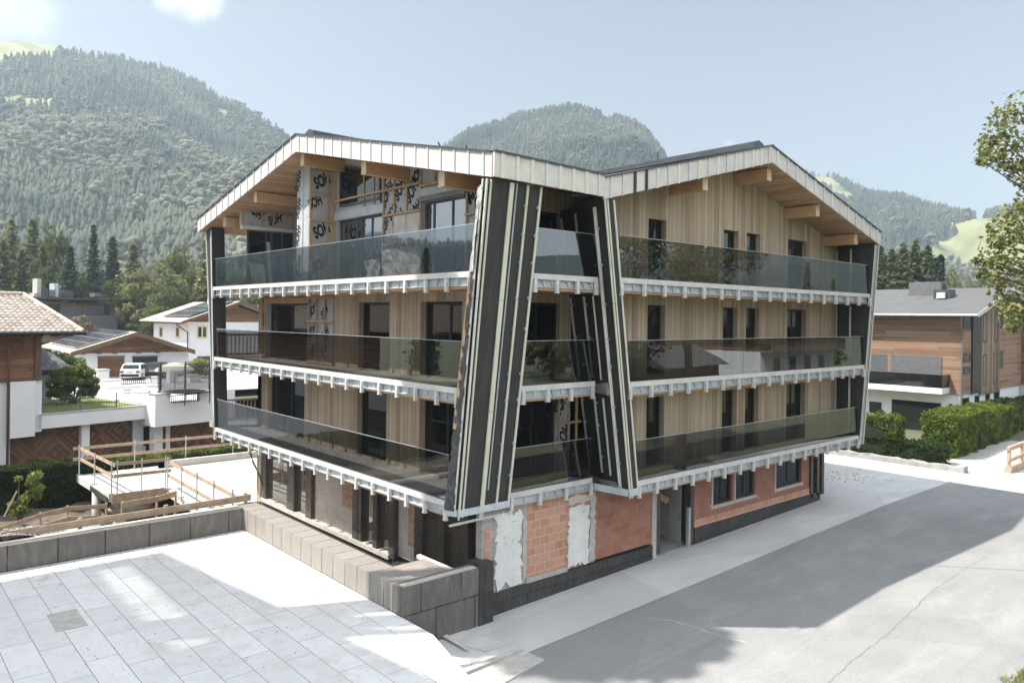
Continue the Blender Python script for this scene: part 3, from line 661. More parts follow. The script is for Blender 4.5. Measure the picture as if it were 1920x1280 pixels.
# ---- recessed balcony beside the corner fin
AO = {1: (973, 1046), 2: (986, 1048), 3: (997, 1047)}
for n, L in LV.items():
    zt = L + (2.30 if n < 3 else 2.1)
    xa, xb = float(onY(AO[n][0] - 25, 600, RY)[0]), float(onY(AO[n][1], 600, RY)[0])
    wall("timber_wall" if n != 1 else "membrane_wall", M["larch_boards" if n != 1 else "silver_membrane"], 'y', RY, .3, 13.52, 17.3, L - .03, L + 2.58 if n < 3 else RZ_L(16.5) + .05, [(xa, xb, L + .02, zt)])
    window('y', RY + .12, xa, xb, L + .02, zt, (.55,), .09)
    if n == 1:
        w = [o for o in bld.children if o.name.startswith("membrane_wall")][-1]
        for X in (xb + .06, xb + .5, xb + .85): batten((X, RY - .03, L), (X, RY - .03, L + 2.5), n=(0, -1, 0))
        batten((xb, RY - .075, L + 1.55), (xb + 1.0, RY - .075, L + 1.55), n=(0, -1, 0)); batten((xa - .12, RY - .03, L), (xa - .12, RY - .03, L + 2.5), n=(0, -1, 0))
        print_y(w, RY, xb + .12, L + 1.75, .42, 60, "SOH"); print_y(w, RY, xb + .3, L + .75, .42, 60, "SOH")
# ---- the leaning fins
def loft(rings, mats=None):
    mb = MB(); n = len(rings[0])
    for i in range(len(rings) - 1):
        for j in range(n):
            j2 = (j + 1) % n; mb.face([rings[i][j], rings[i][j2], rings[i + 1][j2], rings[i + 1][j]])
    mb.face(rings[0][::-1]); mb.face(rings[-1]); return mb
ZF0, ZF1 = 2.74, 11.12
zz = np.linspace(ZF0, ZF1, 7)
def fin1(z):
    k = kz(z); return [(COX(k), YA(k), z), (CRX(k), YA(k), z), (CRX(k) + .05, RY + .05, z), (WX + .1, 16.95, z), (WX, 15.95, z), (XL + .03, CLY(k) + .02, z)]
f1 = loft([fin1(z) for z in zz]).build("corner_fin", M["black_membrane"], bld)
def strip(parent, fp, w, m, z0=ZF0 - .02, z1=ZF1, t=.035, n=(0, -1, 0), name="cladding_rail", seg=1):
    zs = np.linspace(z0, z1, seg + 1)
    mb = MB()
    for a, b in zip(zs[:-1], zs[1:]): mb.beam(fp(a + .006), fp(b - .006), t, w, n)
    return mb.build(name, M[m], parent)
def fA(f, off=.02): return lambda z: (COX(kz(z)) + (CRX(kz(z)) - COX(kz(z))) * f, YA(kz(z)) - off, z)
for f, w, m, off, zb in ((.015, .05, "strip_pale", .03, -.25), (.085, .045, "strip_green", .03, -.2), (.45, .13, "strip_green", .03, -.3), (.53, .018, "channel_white", .05, .45), (.74, .06, "strip_green", .03, -.2), (.985, .065, "strip_green", .035, -.15)):
    strip(f1, fA(f, off), w, m, ZF0 + zb, ZF1, seg=3)
cp = None
for f in (.72, .955):
    for z in (3.5, 4.4, 5.6, 6.3, 7.5, 8.3, 9.2, 9.9, 10.6):
        p = np.array(fA(f, .05)(z)) - np.array(bld.location)
        if cp is None: cp = MB().box(-.028, .028, -.03, .03, -.035, .035).build("rail_clip", M["channel_white"], f1, local=True); q = cp
        else: q = cp.copy(); COL.objects.link(q)
        q.parent = f1; q.location = p
# foil and timber on its narrow side
def sideL(f, off=.015): return lambda z: (COX(kz(z)) + (XL - COX(kz(z))) * f - off, YA(kz(z)) + (CLY(kz(z)) - YA(kz(z))) * f, z)
mb = MB(); r = np.random.default_rng(4); nz, nf = 60, 6; V = []
for i in range(nz + 1):
    z = ZF0 + (ZF1 - .2 - ZF0) * i / nz
    for j in range(nf + 1):
        p = sideL(.06 + .88 * j / nf, .03 + r.uniform(0, .085))(z); V.append(p)
mb.v = V; mb.f = [(i * (nf + 1) + j, i * (nf + 1) + j + 1, (i + 1) * (nf + 1) + j + 1, (i + 1) * (nf + 1) + j) for i in range(nz) for j in range(nf)]; mb.t = [0.0] * len(mb.f)
mb.build("side_foil", M["black_foil"], f1)
strip(f1, sideL(.80, .06), .10, "batten_pine", 4.9, 8.9, .05, (-1, -.3, 0), "timber_post"); strip(f1, sideL(.1, .07), .04, "strip_pale", ZF0, ZF1, .03, (-1, -.3, 0))
crumple("silver_sheet", sideL(.95, .1)(8.9), np.array(sideL(.1, .16)(8.9)) - np.array(sideL(.95, .1)(8.9)), np.array(sideL(.9, .1)(11.0)) - np.array(sideL(.95, .1)(8.9)), 6, 16, .05, M["silver_foil"], f1, (-1, -.3, 0), 12)
k1 = kz(2.7)
m = MB(); m.beam((COX(k1) - .02, YA(k1) - .05, 2.68), (CRX(k1), YA(k1) - .05, 2.68), .05, .18, (0, -1, 0)).beam((COX(k1) - .02, YA(k1), 2.68), (XL, CLY(k1), 2.68), .05, .18, (-1, 0, 0)); m.build("base_channel", M["channel_white"], f1)
MB().beam((COX(k1) - .35, YA(k1) - .12, 2.44), (CRX(k1) - .35, YA(k1) - .1, 2.46), .06, .05, (0, -1, 0)).build("hanging_rail", M["galvanised"], f1)
def fin2(z):
    k = kz(z); return [(FX(k), YB(k), z), (BLX(k), YB(k), z), (max(17.3 + max(0, BLX(k) - 17.2), INX(k) + .15), 15.58, z), (INX(k) + .14, RY, z), (INX(k), RY, z)]
f2 = loft([fin2(z) for z in zz]).build("valley_fin", M["black_membrane"], bld)
def fB(f, off=.02): return lambda z: (FX(kz(z)) + (BLX(kz(z)) - FX(kz(z))) * f, YB(kz(z)) - off, z)
for f, w, m, zb in ((.04, .05, "strip_green", -.25), (.30, .05, "strip_green", -.25), (.97, .05, "strip_pale", -.1)): strip(f2, fB(f, .03), w, m, ZF0 + zb, ZF1 - .05, seg=3)
def fS(f, off=.02): return lambda z: (FX(kz(z)) + (INX(kz(z)) - FX(kz(z))) * f - off, YB(kz(z)) + (RY - YB(kz(z))) * f, z)
for f, w, m, z0, z1 in ((.18, .10, "strip_pale", ZF0 - .2, ZF1 - .2), (.40, .06, "galvanised", 2.98, 5.4), (.40, .05, "strip_pale", 5.95, 8.45), (.62, .07, "galvanised", 2.98, 5.4), (.62, .07, "strip_green", 5.95, 8.45), (.62, .07, "strip_green", 8.95, 10.9), (.97, .07, "strip_green", 5.95, 8.45), (.97, .07, "strip_green", 8.95, 10.9), (.97, .06, "galvanised", 2.98, 5.4)):
    strip(f2, fS(f, .03), w, m, z0, z1, .035, (-1, -.4, 0))
for f in (.14, .58, .93):
    for z in (3.5, 4.5, 5.2, 6.4, 7.2, 8.2, 9.3, 10.3):
        q = cp.copy(); COL.objects.link(q); q.parent = f2; q.location = np.array(fS(f, .05)(z)) - np.array(bld.location)
m = MB(); k1 = kz(2.7); m.beam((FX(k1), YB(k1) - .04, 2.66), (BLX(k1) + .06, YB(k1) - .04, 2.66), .05, .2, (0, -1, 0)).beam((FX(k1) - .03, YB(k1), 2.66), (17.22, 16.2, 2.66), .05, .2, (-1, 0, 0)); m.build("base_channel", M["channel_white"], f2)
def fin3(z):
    k = kz(z); return [(PRX, YB(k), z), (PRX + .38, YB(k) - .02, z), (PRX + .45, 16.5, z), (PRX, 16.5, z)]
f3 = loft([fin3(z) for z in zz]).build("end_fin", M["black_membrane"], bld)
for x, w, m in ((.03, .06, "strip_pale"), (.17, .05, "galvanised"), (.35, .06, "strip_pale")): strip(f3, (lambda x: lambda z: (PRX + x, YB(kz(z)) - .03, z))(x), w, m, ZF0 - .2, ZF1 - .1, seg=3)
for n, L in LV.items():
    for y, w, m in ((15.62, .09, "strip_pale"), (15.0, .07, "strip_green")): strip(f3, (lambda y: lambda z: (PRX - .02, y, z))(y), w, m, L + .01, L + 2.5 if n < 3 else 10.9, .035, (-1, 0, 0))
def fin0(z):
    k = kz(z); return [(XL, PLY(k), z), (XL + .55, PLY(k) + .02, z), (XL + .6, PLY(k) + .7, z), (XL - .02, OLY(k), z)]
f0 = loft([fin0(z) for z in np.linspace(2.55, 11.5, 7)]).build("end_fin", M["black_membrane"], bld)
strip(f0, lambda z: (XL - .03, OLY(kz(z)) - .05, z), .10, "galvanised", 2.5, 11.4, .03, (-1, 0, 0), seg=3); strip(f0, lambda z: (XL - .03, PLY(kz(z)) + .04, z), .07, "strip_pale", 2.5, 11.4, .03, (-1, 0, 0), seg=3)
# ---- ground floor of the left side: steel posts, shop glass, broken plaster, black plinth
ZS = .06
gx = lambda px, py: yx(px, py)
posts = [(147, 500), (325, 520), (446, 520), (757, 660), (788, 700), (890, 700), (1002, 760), (1180, 800), (1335, 850), (1487, 860)]
c6 = lambda x, y: (460 + x / 3.556, 840 + y / 3.556)
Yp_ = [yx(*c6(x, y - 250)) for x, y in posts]
pw = [.42, .62, .45, .34, .2, .26, .34, .42, .28, .36]
Yp_[0] = yx(501, 900)
for Y, w in zip(Yp_, pw):
    MB().box(WX - .16, WX + .05, Y - w / 2, Y + w / 2, ZS - .1, 2.53).build("steel_post", M["steel_dark"], bld)
def bay(i, j, m, name, X=WX, z0=ZS): MB().box(X, X + .04, Yp_[j] + pw[j] / 2 + .003, Yp_[i] - pw[i] / 2 - .003, z0, 2.52).build(name, M[m], bld)
for i, j in ((0, 1), (1, 2), (4, 5), (5, 6), (7, 8), (8, 9)): bay(i, j, "shop_glass", "shop_pane")
bay(2, 3, "pitted_plaster", "plaster_panel"); bay(6, 7, "pitted_plaster", "plaster_panel")
yq = yx(*c6(650, 300)); MB().box(WX - .03, WX - .003, Yp_[3] + pw[3] / 2 + .01, yq, .95, 2.50).build("brick_patch", M["hollow_brick"], bld)
MB().box(WX - .03, WX - .003, Yp_[7] + pw[7] / 2 + .01, Yp_[7] + .75, .55, 2.50).build("brick_patch", M["hollow_brick"], bld)
MB().box(WX - .22, WX + .02, Yp_[6] + .1, Yp_[0] + .2, ZS - .15, ZS - .005).build("sill", M["pale_stone"], bld)
MB().box(WX - .10, WX + .3, 16.1, Yp_[0] + .5, -1.6, ZS - .155).build("plinth", M["bitumen_dark"], bld)
MB().box(WX - .16, WX - .102, 19.0, Yp_[0] + .2, ZS - .42, ZS - .30).build("plinth_rail", M["steel_dark"], bld)
MB().box(WX + .1, WX + .3, 16.1, 31.5, -.3, 2.53).build("inner_wall", M["dark_wood"], bld)
# ---- ground floor of the right side
GW = 15.9
gxx = lambda px: float(onY(px, 960, GW)[0])
def panel(name, m, x0, x1, z0, z1, q=.0, th=.25): return MB().box(x0, x1, GW - q, GW + th, z0, z1).build(name, M[m], bld)
GZ = lambda x: -.27 + (min(x, 34) - 16) * .0225
panel("block_pier", "grey_block", 12.95, gxx(925) - .004, -.2, 2.55)
MB().box(13.05, 13.25, GW - .02, GW - .003, .4, 2.1).build("brick_patch", M["hollow_brick"], bld)
def ragged(name, m, x0, x1, z0, z1, q, seed, jag=.05):
    r = np.random.default_rng(seed); P = []
    for (a, b, n) in (((x0, z0), (x1, z0), 9), ((x1, z0), (x1, z1), 16), ((x1, z1), (x0, z1), 9), ((x0, z1), (x0, z0), 16)):
        for i in range(n): f = i / n; P.append((a[0] + (b[0] - a[0]) * f + r.normal(0, jag), a[1] + (b[1] - a[1]) * f + r.normal(0, jag)))
    return MB().prism([(x, GW - q, z) for x, z in P], (0, q - .004, 0)).build(name, M[m], bld)
panel("wall_backing", "grey_block", gxx(925), gxx(987), .25, 2.55)
ragged("plaster_panel", "white_rough_plaster", gxx(925) + .06, gxx(978) - .04, .34, 2.40, .05, 3)
panel("plaster_reveal", "pale_stone", gxx(980) + .003, gxx(987), .45, 2.1, .03, .0)
panel("brick_panel", "hollow_brick", gxx(987) + .003, gxx(1063), .42, 2.55)
panel("wall_backing", "hollow_brick", gxx(1063) + .003, gxx(1116), .3, 2.55, -.01)
ragged("plaster_panel", "white_rough_plaster", gxx(1063) + .06, gxx(1104) - .02, .38, 2.15, .05, 5, .04)
ragged("plaster_panel", "pitted_plaster", gxx(1066), gxx(1110), 2.2, 2.46, .04, 6, .03)
ragged("plaster_reveal", "pale_stone", gxx(1105), gxx(1116), .36, 2.5, .03, 8, .025)
panel("brick_panel", "red_brick", gxx(1116) + .003, gxx(1222), .35, 2.58)
panel("door_jamb", "pale_stone", gxx(1222) + .003, gxx(1230), GZ(20) - .1, 2.55, .03)
MB().box(12.9, gxx(1222), GW - .06, GW + .2, -1.0, .276).box(13.0, gxx(925), GW - .055, GW - .004, .276, .40).build("plinth", M["bitumen_dark"], bld)
MB().box(gxx(987), gxx(1063), GW - .062, GW - .004, .28, .42).build("mortar_band", M["grey_block"], bld)
xd0, xd1 = gxx(1230) + .003, gxx(1291)
MB().box(xd0, xd0 + .30, GW + .05, GW + 1.6, -.3, 2.5).build("steel_post", M["steel_dark"], bld)
MB().box(xd1, xd1 + .12, GW - .08, GW + .2, -.3, 2.5).box(xd1 + .16, xd1 + .30, GW - .02, GW + .25, -.3, 2.5).build("steel_post", M["steel_dark"], bld)
MB().box(xd1 - .14, xd1 - .04, GW - .12, GW, -.25, 1.25).build("steel_post", M["galvanised"], bld)
MB().box(xd0, xd1, GW + 3.2, GW + 3.3, -.4, 2.52).build("passage_wall", M["white_plaster"], bld)
MB().box(xd0, xd1, GW, GW + 3.2, -.45, GZ(21) + .05).build("passage_floor", M["slab_concrete"], bld)
MB().box(xd1 - .03, xd1, GW + .3, GW + 3.2, -.4, 2.52).build("passage_wall", M["slab_concrete"], bld)
MB().prism([(xd0 + .5, GW + 1.5, .2), (xd1 - .05, GW + .8, .1), (xd1 - .05, GW + .8, 1.25), (xd0 + .5, GW + 2.6, 1.9)], (.0, .05, 0)).build("stair_panel", M["bitumen_panels"], bld)
MB().beam((xd0 + .3, GW + 2.3, 2.3), (xd1 - .1, GW + .8, 1.3), .06, .22, (0, 1, 0)).build("stair_string", M["batten_pine"], bld)
xr0, xr1 = xd1 + .31, gxx(1516)
OG = [(float(onY(1337, 900, GW)[0]), float(onY(1373, 900, GW)[0]), 1.05, 2.45), (float(onY(1379, 900, GW)[0]), float(onY(1416, 900, GW)[0]), 1.05, 2.45), (float(onY(1455, 880, GW)[0]), float(onY(1503, 880, GW)[0]), 1.05, 2.45)]
wall("rendered_wall", M["red_plaster"], 'y', GW, .25, xr0, xr1, .2, 2.56, OG)
for a, b, z0, z1 in OG:
    window('y', GW + .10, a, b, z0, z1, (.55,), .10)
    MB().box(a - .12, b + .1, GW - .02, GW - .003, z0 - .12, z0).box(a - .1, a, GW - .02, GW - .003, z0 + .003, z1).build("window_surround", M["pale_stone"], bld)
MB().box(xr0, xr1, GW - .03, GW - .003, .45, .72).build("brick_band", M["hollow_brick"], bld)
MB().box(xr0, xr1 + .9, GW - .05, GW + .2, -.6, .44).build("plinth", M["bitumen_dark"], bld)
for x in (xr1 + .08, xr1 + .62, xr1 + 1.05): MB().box(x, x + .2, GW - .05, GW + .2, .3, 2.5).build("steel_post", M["steel_dark"], bld)
MB().box(xr1 + .29, xr1 + 1.2, GW + .3, GW + .35, -.2, 2.5).build("shop_pane", M["shop_glass"], bld)
MB().box(PRX - .5, PRX - .1, 16.2, 31.6, -.4, 2.5).build("rear_wall", M["grey_block"], bld)
# ---- roof: slopes, soffits, fascias with battens, purlins, ridge caps
YV, XV = 13.98, 15.5
TH_ = .58
zl = lambda Y: RZ_L(Y); zr = lambda X: RZ_R(X)
XF, YE = 11.66, 34.25
XR, YR_ = 24.15, 24.65
slopes = [("soffit_boards", [(XF, YR_), (XF, 14.05), (XV, YV), (XR - .3, YR_)], 'L'), ("soffit_boards", [(XF, YE), (XF, YR_), (XR, YR_), (XR, YE)], 'L'),
          ("soffit_boards_b", [(XV, YV), (XR, YV), (XR, YR_)], 'R'), ("soffit_boards_b", [(XR, YV), (32.9, YV), (32.9, 33.0), (XR, 33.0)], 'R')]
for m, P, w in slopes:
    zf = (lambda x, y: zl(y)) if w == 'L' else (lambda x, y: zr(x))
    MB().prism([(x, y, zf(x, y)) for x, y in P], (0, 0, .08)).build("soffit", M[m], bld)
    MB().prism([(x, y, zf(x, y) + TH_ - .06) for x, y in P], (0, 0, .07)).build("roof", M["roof_sheet"], bld)
def fascia(p0, p1, h, out, n, pat, ends=(0, 1), m="pale_ply"):
    """p0,p1 underside corners of the board"""
    p0, p1 = np.array(p0, float), np.array(p1, float); d = p1 - p0; o = np.array([*out, 0.0]); up = np.array([0, 0, 1.0])
    f = MB().prism([p0, p1, p1 + up * h, p0 + up * h], o * .05).build("fascia", M[m], bld)
    hd = np.array([d[0], d[1], 0]); hd /= np.linalg.norm(hd); sl = d[2] / math.hypot(d[0], d[1])
    protos = {}
    for i in range(n):
        q = p0 + d * ((i + .5) / n if n > 1 else .5); key = pat[i % len(pat)]
        if key not in protos:
            w = {"strip_green": .10, "galvanised": .055, "frame_black": .10, "strip_pale": .08, "bracket_metal": .05}[key]
            a = [hd * -w / 2 + up * (-sl * w / 2 - .015), hd * w / 2 + up * (sl * w / 2 - .015), hd * w / 2 + up * (sl * w / 2 + h + .03), hd * -w / 2 + up * (-sl * w / 2 + h + .03)]
            b = MB().prism([x + o * .052 for x in a], o * .03).build("fascia_batten", M[key], f, local=True); protos[key] = b
        else: b = protos[key].copy(); COL.objects.link(b); b.parent = f
        b.location = q - np.array(bld.location)
    MB().prism([p0 + up * (h + .0), p1 + up * h, p1 + up * (h + .05), p0 + up * (h + .05)], o * .10).build("flashing", M["ridge_metal"], f)
    return f
fascia((XF, YE, zl(YE)), (XF, YR_, zl(YR_)), .56, (-1, 0), 15, ["iron_grey" if False else "bracket_metal", "galvanised"])
fascia((XF, YR_, zl(YR_)), (XF, 14.05, zl(14.05)), .58, (-1, 0), 18, ["galvanised"])
fascia((XF - .05, 14.0, 11.16), (XV, YV - .02, 11.10), .58, (0, -1), 8, ["strip_green", "strip_green", "strip_green", "galvanised"])
fascia((XV, YV, zr(XV)), (XR, YV, zr(XR)), .58, (0, -1), 17, ["bracket_metal", "galvanised", "frame_black", "frame_black", "strip_green", "galvanised", "strip_pale", "galvanised", "strip_green", "galvanised", "strip_pale", "galvanised", "strip_green", "galvanised", "strip_pale", "strip_green", "galvanised"])
fascia((XR, YV, zr(XR)), (32.9, YV, zr(32.9)), .54, (0, -1), 13, ["strip_pale", "galvanised"])
for px, py in ((419, 420), (477, 367), (565, 292), (680, 312), (826, 332)):
    Y = yx(px, py, XF + .2); z = zl(Y) - .02
    b = MB().box(XF + .25, WX + 1.2, Y - .13, Y + .13, z - .40, z).build("purlin", M["glulam"], bld)
    MB().box(XF + .235, XF + .248, Y - .13, Y + .13, z - .40, z).build("end_grain", M["glulam_end"], b)
for px, py in ((1322, 341), (1442, 315), (1533, 383), (1605, 438)):
    X = float(onY(px, py, YV + .3)[0]); z = zr(X) - .02
    b = MB().box(X - .14, X + .14, YV + .3, WY + .3, z - .42, z).build("purlin", M["glulam"], bld)
    MB().box(X - .14, X + .14, YV + .285, YV + .298, z - .42, z).build("end_grain", M["glulam_end"], b)
def ridge(p0, p1, side):
    p0, p1, s = np.array(p0, float), np.array(p1, float), np.array([*side, 0.0]); up = np.array([0, 0, 1.0])
    MB().prism([p0 - s * .3, p0 + s * .3, p0 + s * .3 + up * .2, p0 + up * .3, p0 - s * .3 + up * .2], p1 - p0).build("ridge_cap", M["ridge_metal"], bld)
ridge((12.1, YR_, zl(YR_) + TH_ - .02), (23.8, YR_, zl(YR_) + TH_ - .02), (0, 1))
ridge((XR, 14.45, zr(XR) + TH_ - .02), (XR, 24.4, zr(XR) + TH_ - .02), (1, 0))
# lightning rod clips on the roof edge
for p in ((19.2, YR_, zl(YR_) + .85), (XR, 18.9, zr(XR) + .8)): MB().tube([p, (p[0], p[1], p[2] + .35)], .02, 6).build("roof_rod", M["iron_black"], bld)
# loose cables hanging under the far end of the first balcony
mb = MB()
for i in range(3):
    a = np.array([WX - .1, 31.6 - .12 * i, 2.5]); mb.tube([a, a + (-.35 - .1 * i, .1, -.5), a + (-.2, .2, -1.1), a + (-.05, -.3, -1.6 - .2 * i)], .015, 6)
tag(mb.build("hanging_cable", M["cable_black"], loc=(WX - .1, 31.6, 2.5)), "bunch of black cables hanging from the first balcony beside the steel post", "cable")
# ================================================================ THE SITE
def grid_sheet(name, x0, x1, y0, y1, nx, ny, zf, m, skirt=0.0):
    mb = MB()
    for j in range(ny + 1):
        for i in range(nx + 1):
            x, y = x0 + (x1 - x0) * i / nx, y0 + (y1 - y0) * j / ny; mb.v.append((x, y, zf(x, y)))
    mb.f = [(j * (nx + 1) + i, j * (nx + 1) + i + 1, (j + 1) * (nx + 1) + i + 1, (j + 1) * (nx + 1) + i) for j in range(ny) for i in range(nx)]; mb.t = [0.0] * len(mb.f)
    return struct(name, mb, M[m])
GS = lambda x, y=0: -.27 + (max(min(x, 33), -5) - 16) * .0225
struct("ground", MB().face([(-5000, -5000, -3.4), (5000, -5000, -3.4), (5000, 5000, -3.4), (-5000, 5000, -3.4)]), M["lawn_soil"])
grid_sheet("road", -40, 40.2, 5.3, 13.62, 40, 4, lambda x, y: GS(x) - .012, "asphalt")
grid_sheet("driveway", 8.5, 43.0, 13.6, 16.4, 30, 3, lambda x, y: GS(x), "apron_concrete")
grid_sheet("driveway", 32.9, 43.0, 16.4, 46, 6, 8, lambda x, y: GS(x), "apron_concrete")
grid_sheet("path", 40.2, 95, 4.5, 16.8, 24, 4, lambda x, y: .10 - max(0, x - 46) * .03, "path_paving")
struct("garden", MB().face([(43, 15.8, -.35), (130, 15.8, -.35), (130, 120, -.35), (43, 120, -.35)]), M["lawn_soil"])
grid_sheet("verge", -40, 95, -60, 5.32, 30, 8, lambda x, y: GS(x) + .03 + max(0, 4 - y) * .045, "lawn_soil")
struct("pit_floor", MB().face([(-60, 25.6, -2.7), (34, 25.6, -2.7), (34, 60, -2.7), (-60, 60, -2.7)]), M["earth"])
# thin dark lines, chalk arc and crack on the road
def ribbon(name, pts, w, m, dz=.004, kind="structure", jag=0.0):
    P = [np.array([*p, 0.0]) for p in pts]; mb = MB(); V = []
    rr = np.random.default_rng(len(pts))
    Q = []
    for a, b in zip(P[:-1], P[1:]):
        n = max(2, int(np.linalg.norm(b - a) / .12)) if jag else 2
        for i in range(n): Q.append(a + (b - a) * i / n)
    Q.append(P[-1])
    for i, p in enumerate(Q):
        d = Q[min(i + 1, len(Q) - 1)] - Q[max(i - 1, 0)]; d /= np.linalg.norm(d); s = np.array([-d[1], d[0], 0]); o = s * rr.normal(0, jag) if jag else 0; ww = w * (rr.uniform(.3, 1.4) if jag else 1)
        for k in (-1, 1):
            q = p + o + s * k * ww / 2; V.append((q[0], q[1], GS(q[0]) - .012 + dz))
    mb.v = V; mb.f = [(2 * i, 2 * i + 1, 2 * i + 3, 2 * i + 2) for i in range(len(Q) - 1)]; mb.t = [0.0] * len(mb.f)
    return tag(mb.build(name, M[m]), kind=kind)
gp = lambda px, py: tuple(onZ(px, py, GS(26))[:2])
gq = lambda px, py: tuple(onZ(px, py, GS(16))[:2])
ribbon("road_crack", [gp(1530, 1280), gp(1600, 1222), gp(1660, 1180), gp(1745, 1107), gp(1790, 1078), gp(1850, 1045)], .016, "seal_dark", jag=.02)
ribbon("road_joint", [gp(1716, 1057), gp(1790, 1063), gp(1925, 1071)], .035, "seal_dark")
ribbon("road_joint", [gp(1800, 1000), gp(1850, 985), gp(1900, 950)], .012, "seal_dark", jag=.01)
ribbon("chalk_line", [gq(1215, 1157), gq(1260, 1163), gq(1310, 1178), gq(1360, 1196), gq(1403, 1205)], .03, "chalk_mark", jag=.006)
# ---- insulated terrace with its parapets
TZ = .48
e0, e1 = onZ(812, 1189, TZ), onZ(890, 1280, TZ); ed = (e1 - e0) / np.linalg.norm(e1 - e0); e2 = e1 + ed * 12
TP = [(10.24, 25.4), (10.24, 15.6), tuple(e0[:2]), tuple(e2[:2]), (-30, e2[1]), (-30, 25.4)]
struct("terrace", MB().prism([(x, y, TZ - .16) for x, y in TP], (0, 0, .16)), M["terrace_boards"])
struct("terrace_base", MB().prism([(x - .12, y + .05, -1.2) for x, y in TP], (0, 0, 1.035)), M["slab_concrete"])
# a square where the board is missing
struct("terrace_patch", MB().face([tuple(onZ(px, py, TZ + .004)) for px, py in ((87, 1152), (143, 1140), (166, 1172), (105, 1185))]), M["pale_stone"])
PT = float(onY(755, 1103.5, 15.6)[2])
t = thing("parapet_wall", "long low parapet clad in grey membrane panels between terrace and shop windows", "parapet", (10.6, 20, TZ))
MB().box(10.24, 10.95, 16.05, 26.3, -1.0, PT).build("wall", M["bitumen_panels_pale"], t)
MB().box(10.25, 13.08, 15.6, 16.04, -1.0, PT).build("wall", M["bitumen_panels"], t)
MB().box(10.30, 12.6, 15.66, 15.86, PT + .002, PT + .025).build("capping", M["pale_stone"], t)
MB().box(12.62, 13.1, 15.57, 16.1, -.9, PT + .10).build("end_block", M["bitumen_dark"], t)
tag(MB().box(10.96, 12.05, 16.06, 17.3, -1.2, PT - .05).build("cover_slab", M["brown_concrete"], loc=(11, 16.1, PT)), "flat brown concrete cover slab over the light well behind the parapet corner", "slab")
tag(MB().box(12.07, 12.19, 16.1, 17.7, PT - .14, PT - .04).build("sill_plank", M["pale_ply"], loc=(12.1, 16.1, PT)), "narrow pale plank lying along the shop window beside the cover slab", "plank")
struct("light_well_floor", MB().face([(10.9, 16, -1.3), (13.6, 16, -1.3), (13.6, 27, -1.3), (10.9, 27, -1.3)]), M["slab_concrete"])
PT2 = float(onY(440, 955, 25.4)[2])
t = thing("parapet_wall", "dark grey panelled parapet along the far side of the white terrace", "parapet", (0, 25.6, TZ))
MB().box(-30, 10.23, 25.4, 25.8, -2.6, PT2).build("wall", M["bitumen_panels"], t)
MB().box(2.2, 10.2, 25.70, 25.9, PT2 + .002, PT2 + .025).build("capping", M["pale_stone"], t)
# ---- offcuts and steps between the terrace edge and the street
def flat(name, label, cat, pxs, z, th, m):
    pts = [tuple(onZ(px, py, z)) for px, py in pxs]; c = pts[0]
    return tag(MB().prism([(x, y, z - th) for x, y, _ in pts], (0, 0, th)).build(name, M[m], loc=(c[0], c[1], z - th)), label, cat)
gz0 = GS(11)
flat("concrete_slab", "pale concrete slab with a raised edge lying at the foot of the terrace steps", "slab", ((875, 1262), (975, 1216), (1022, 1236), (925, 1290), (880, 1300)), gz0 + .03, .1, "pale_stone")
flat("concrete_slab", "smooth grey slab bedded beside the dark parapet end", "slab", ((822, 1190), (868, 1180), (952, 1207), (912, 1220), (865, 1208)), gz0 + .05, .12, "apron_concrete")
flat("timber_board", "long pale strip of wood between the terrace edge and the grey slab", "board", ((829, 1191), (838, 1188), (880, 1216), (872, 1215)), gz0 + .09, .03, "pale_ply")
flat("insulation_offcut", "torn white insulation offcut hanging over the terrace edge", "offcut", ((850, 1230), (880, 1236), (882, 1242), (862, 1246), (848, 1240)), TZ - .2, .04, "white_plaster")
flat("kerb_strip", "narrow concrete kerb strip leading from the terrace to the road", "kerb", ((868, 1253), (974, 1212), (980, 1216), (874, 1259)), gz0 + .10, .12, "pale_stone")
# ---- concrete deck on columns
DZ = -.3
DP = [(8.72, 42.7), (8.9, 37.2), (11.25, 37.0), (10.98, 26.0), (13.35, 26.0), (13.35, 32.0), (19, 32.0), (19, 42.7)]
dk = thing("concrete_deck", "pale concrete deck on round columns beside the building", "deck", (11, 38, -2.7))
MB().prism([(x, y, DZ - .34) for x, y in DP], (0, 0, .34)).build("slab", M["deck_concrete"], dk)
MB().box(8.95, 11.2, 36.95, 36.99, DZ - .40, DZ + .05).build("edge_board", M["scaffold_timber"], dk)
MB().box(8.80, 8.84, 37.2, 42.6, DZ - .36, DZ - .1).build("edge_board", M["steel_dark"], dk)
for x, y in ((8.98, 39.75), (9.35, 37.5)): MB().tube([(x, y, -2.8), (x, y, DZ - .345)], .2, 20).build("column", M["column_concrete"], dk, smooth=True)
MB().box(12.4, 18.8, 41.9, 42.15, DZ + .004, DZ + .34).box(12.4, 12.65, 41.9, 42.15, DZ + .004, DZ + .34).build("upstand", M["deck_concrete"], dk)
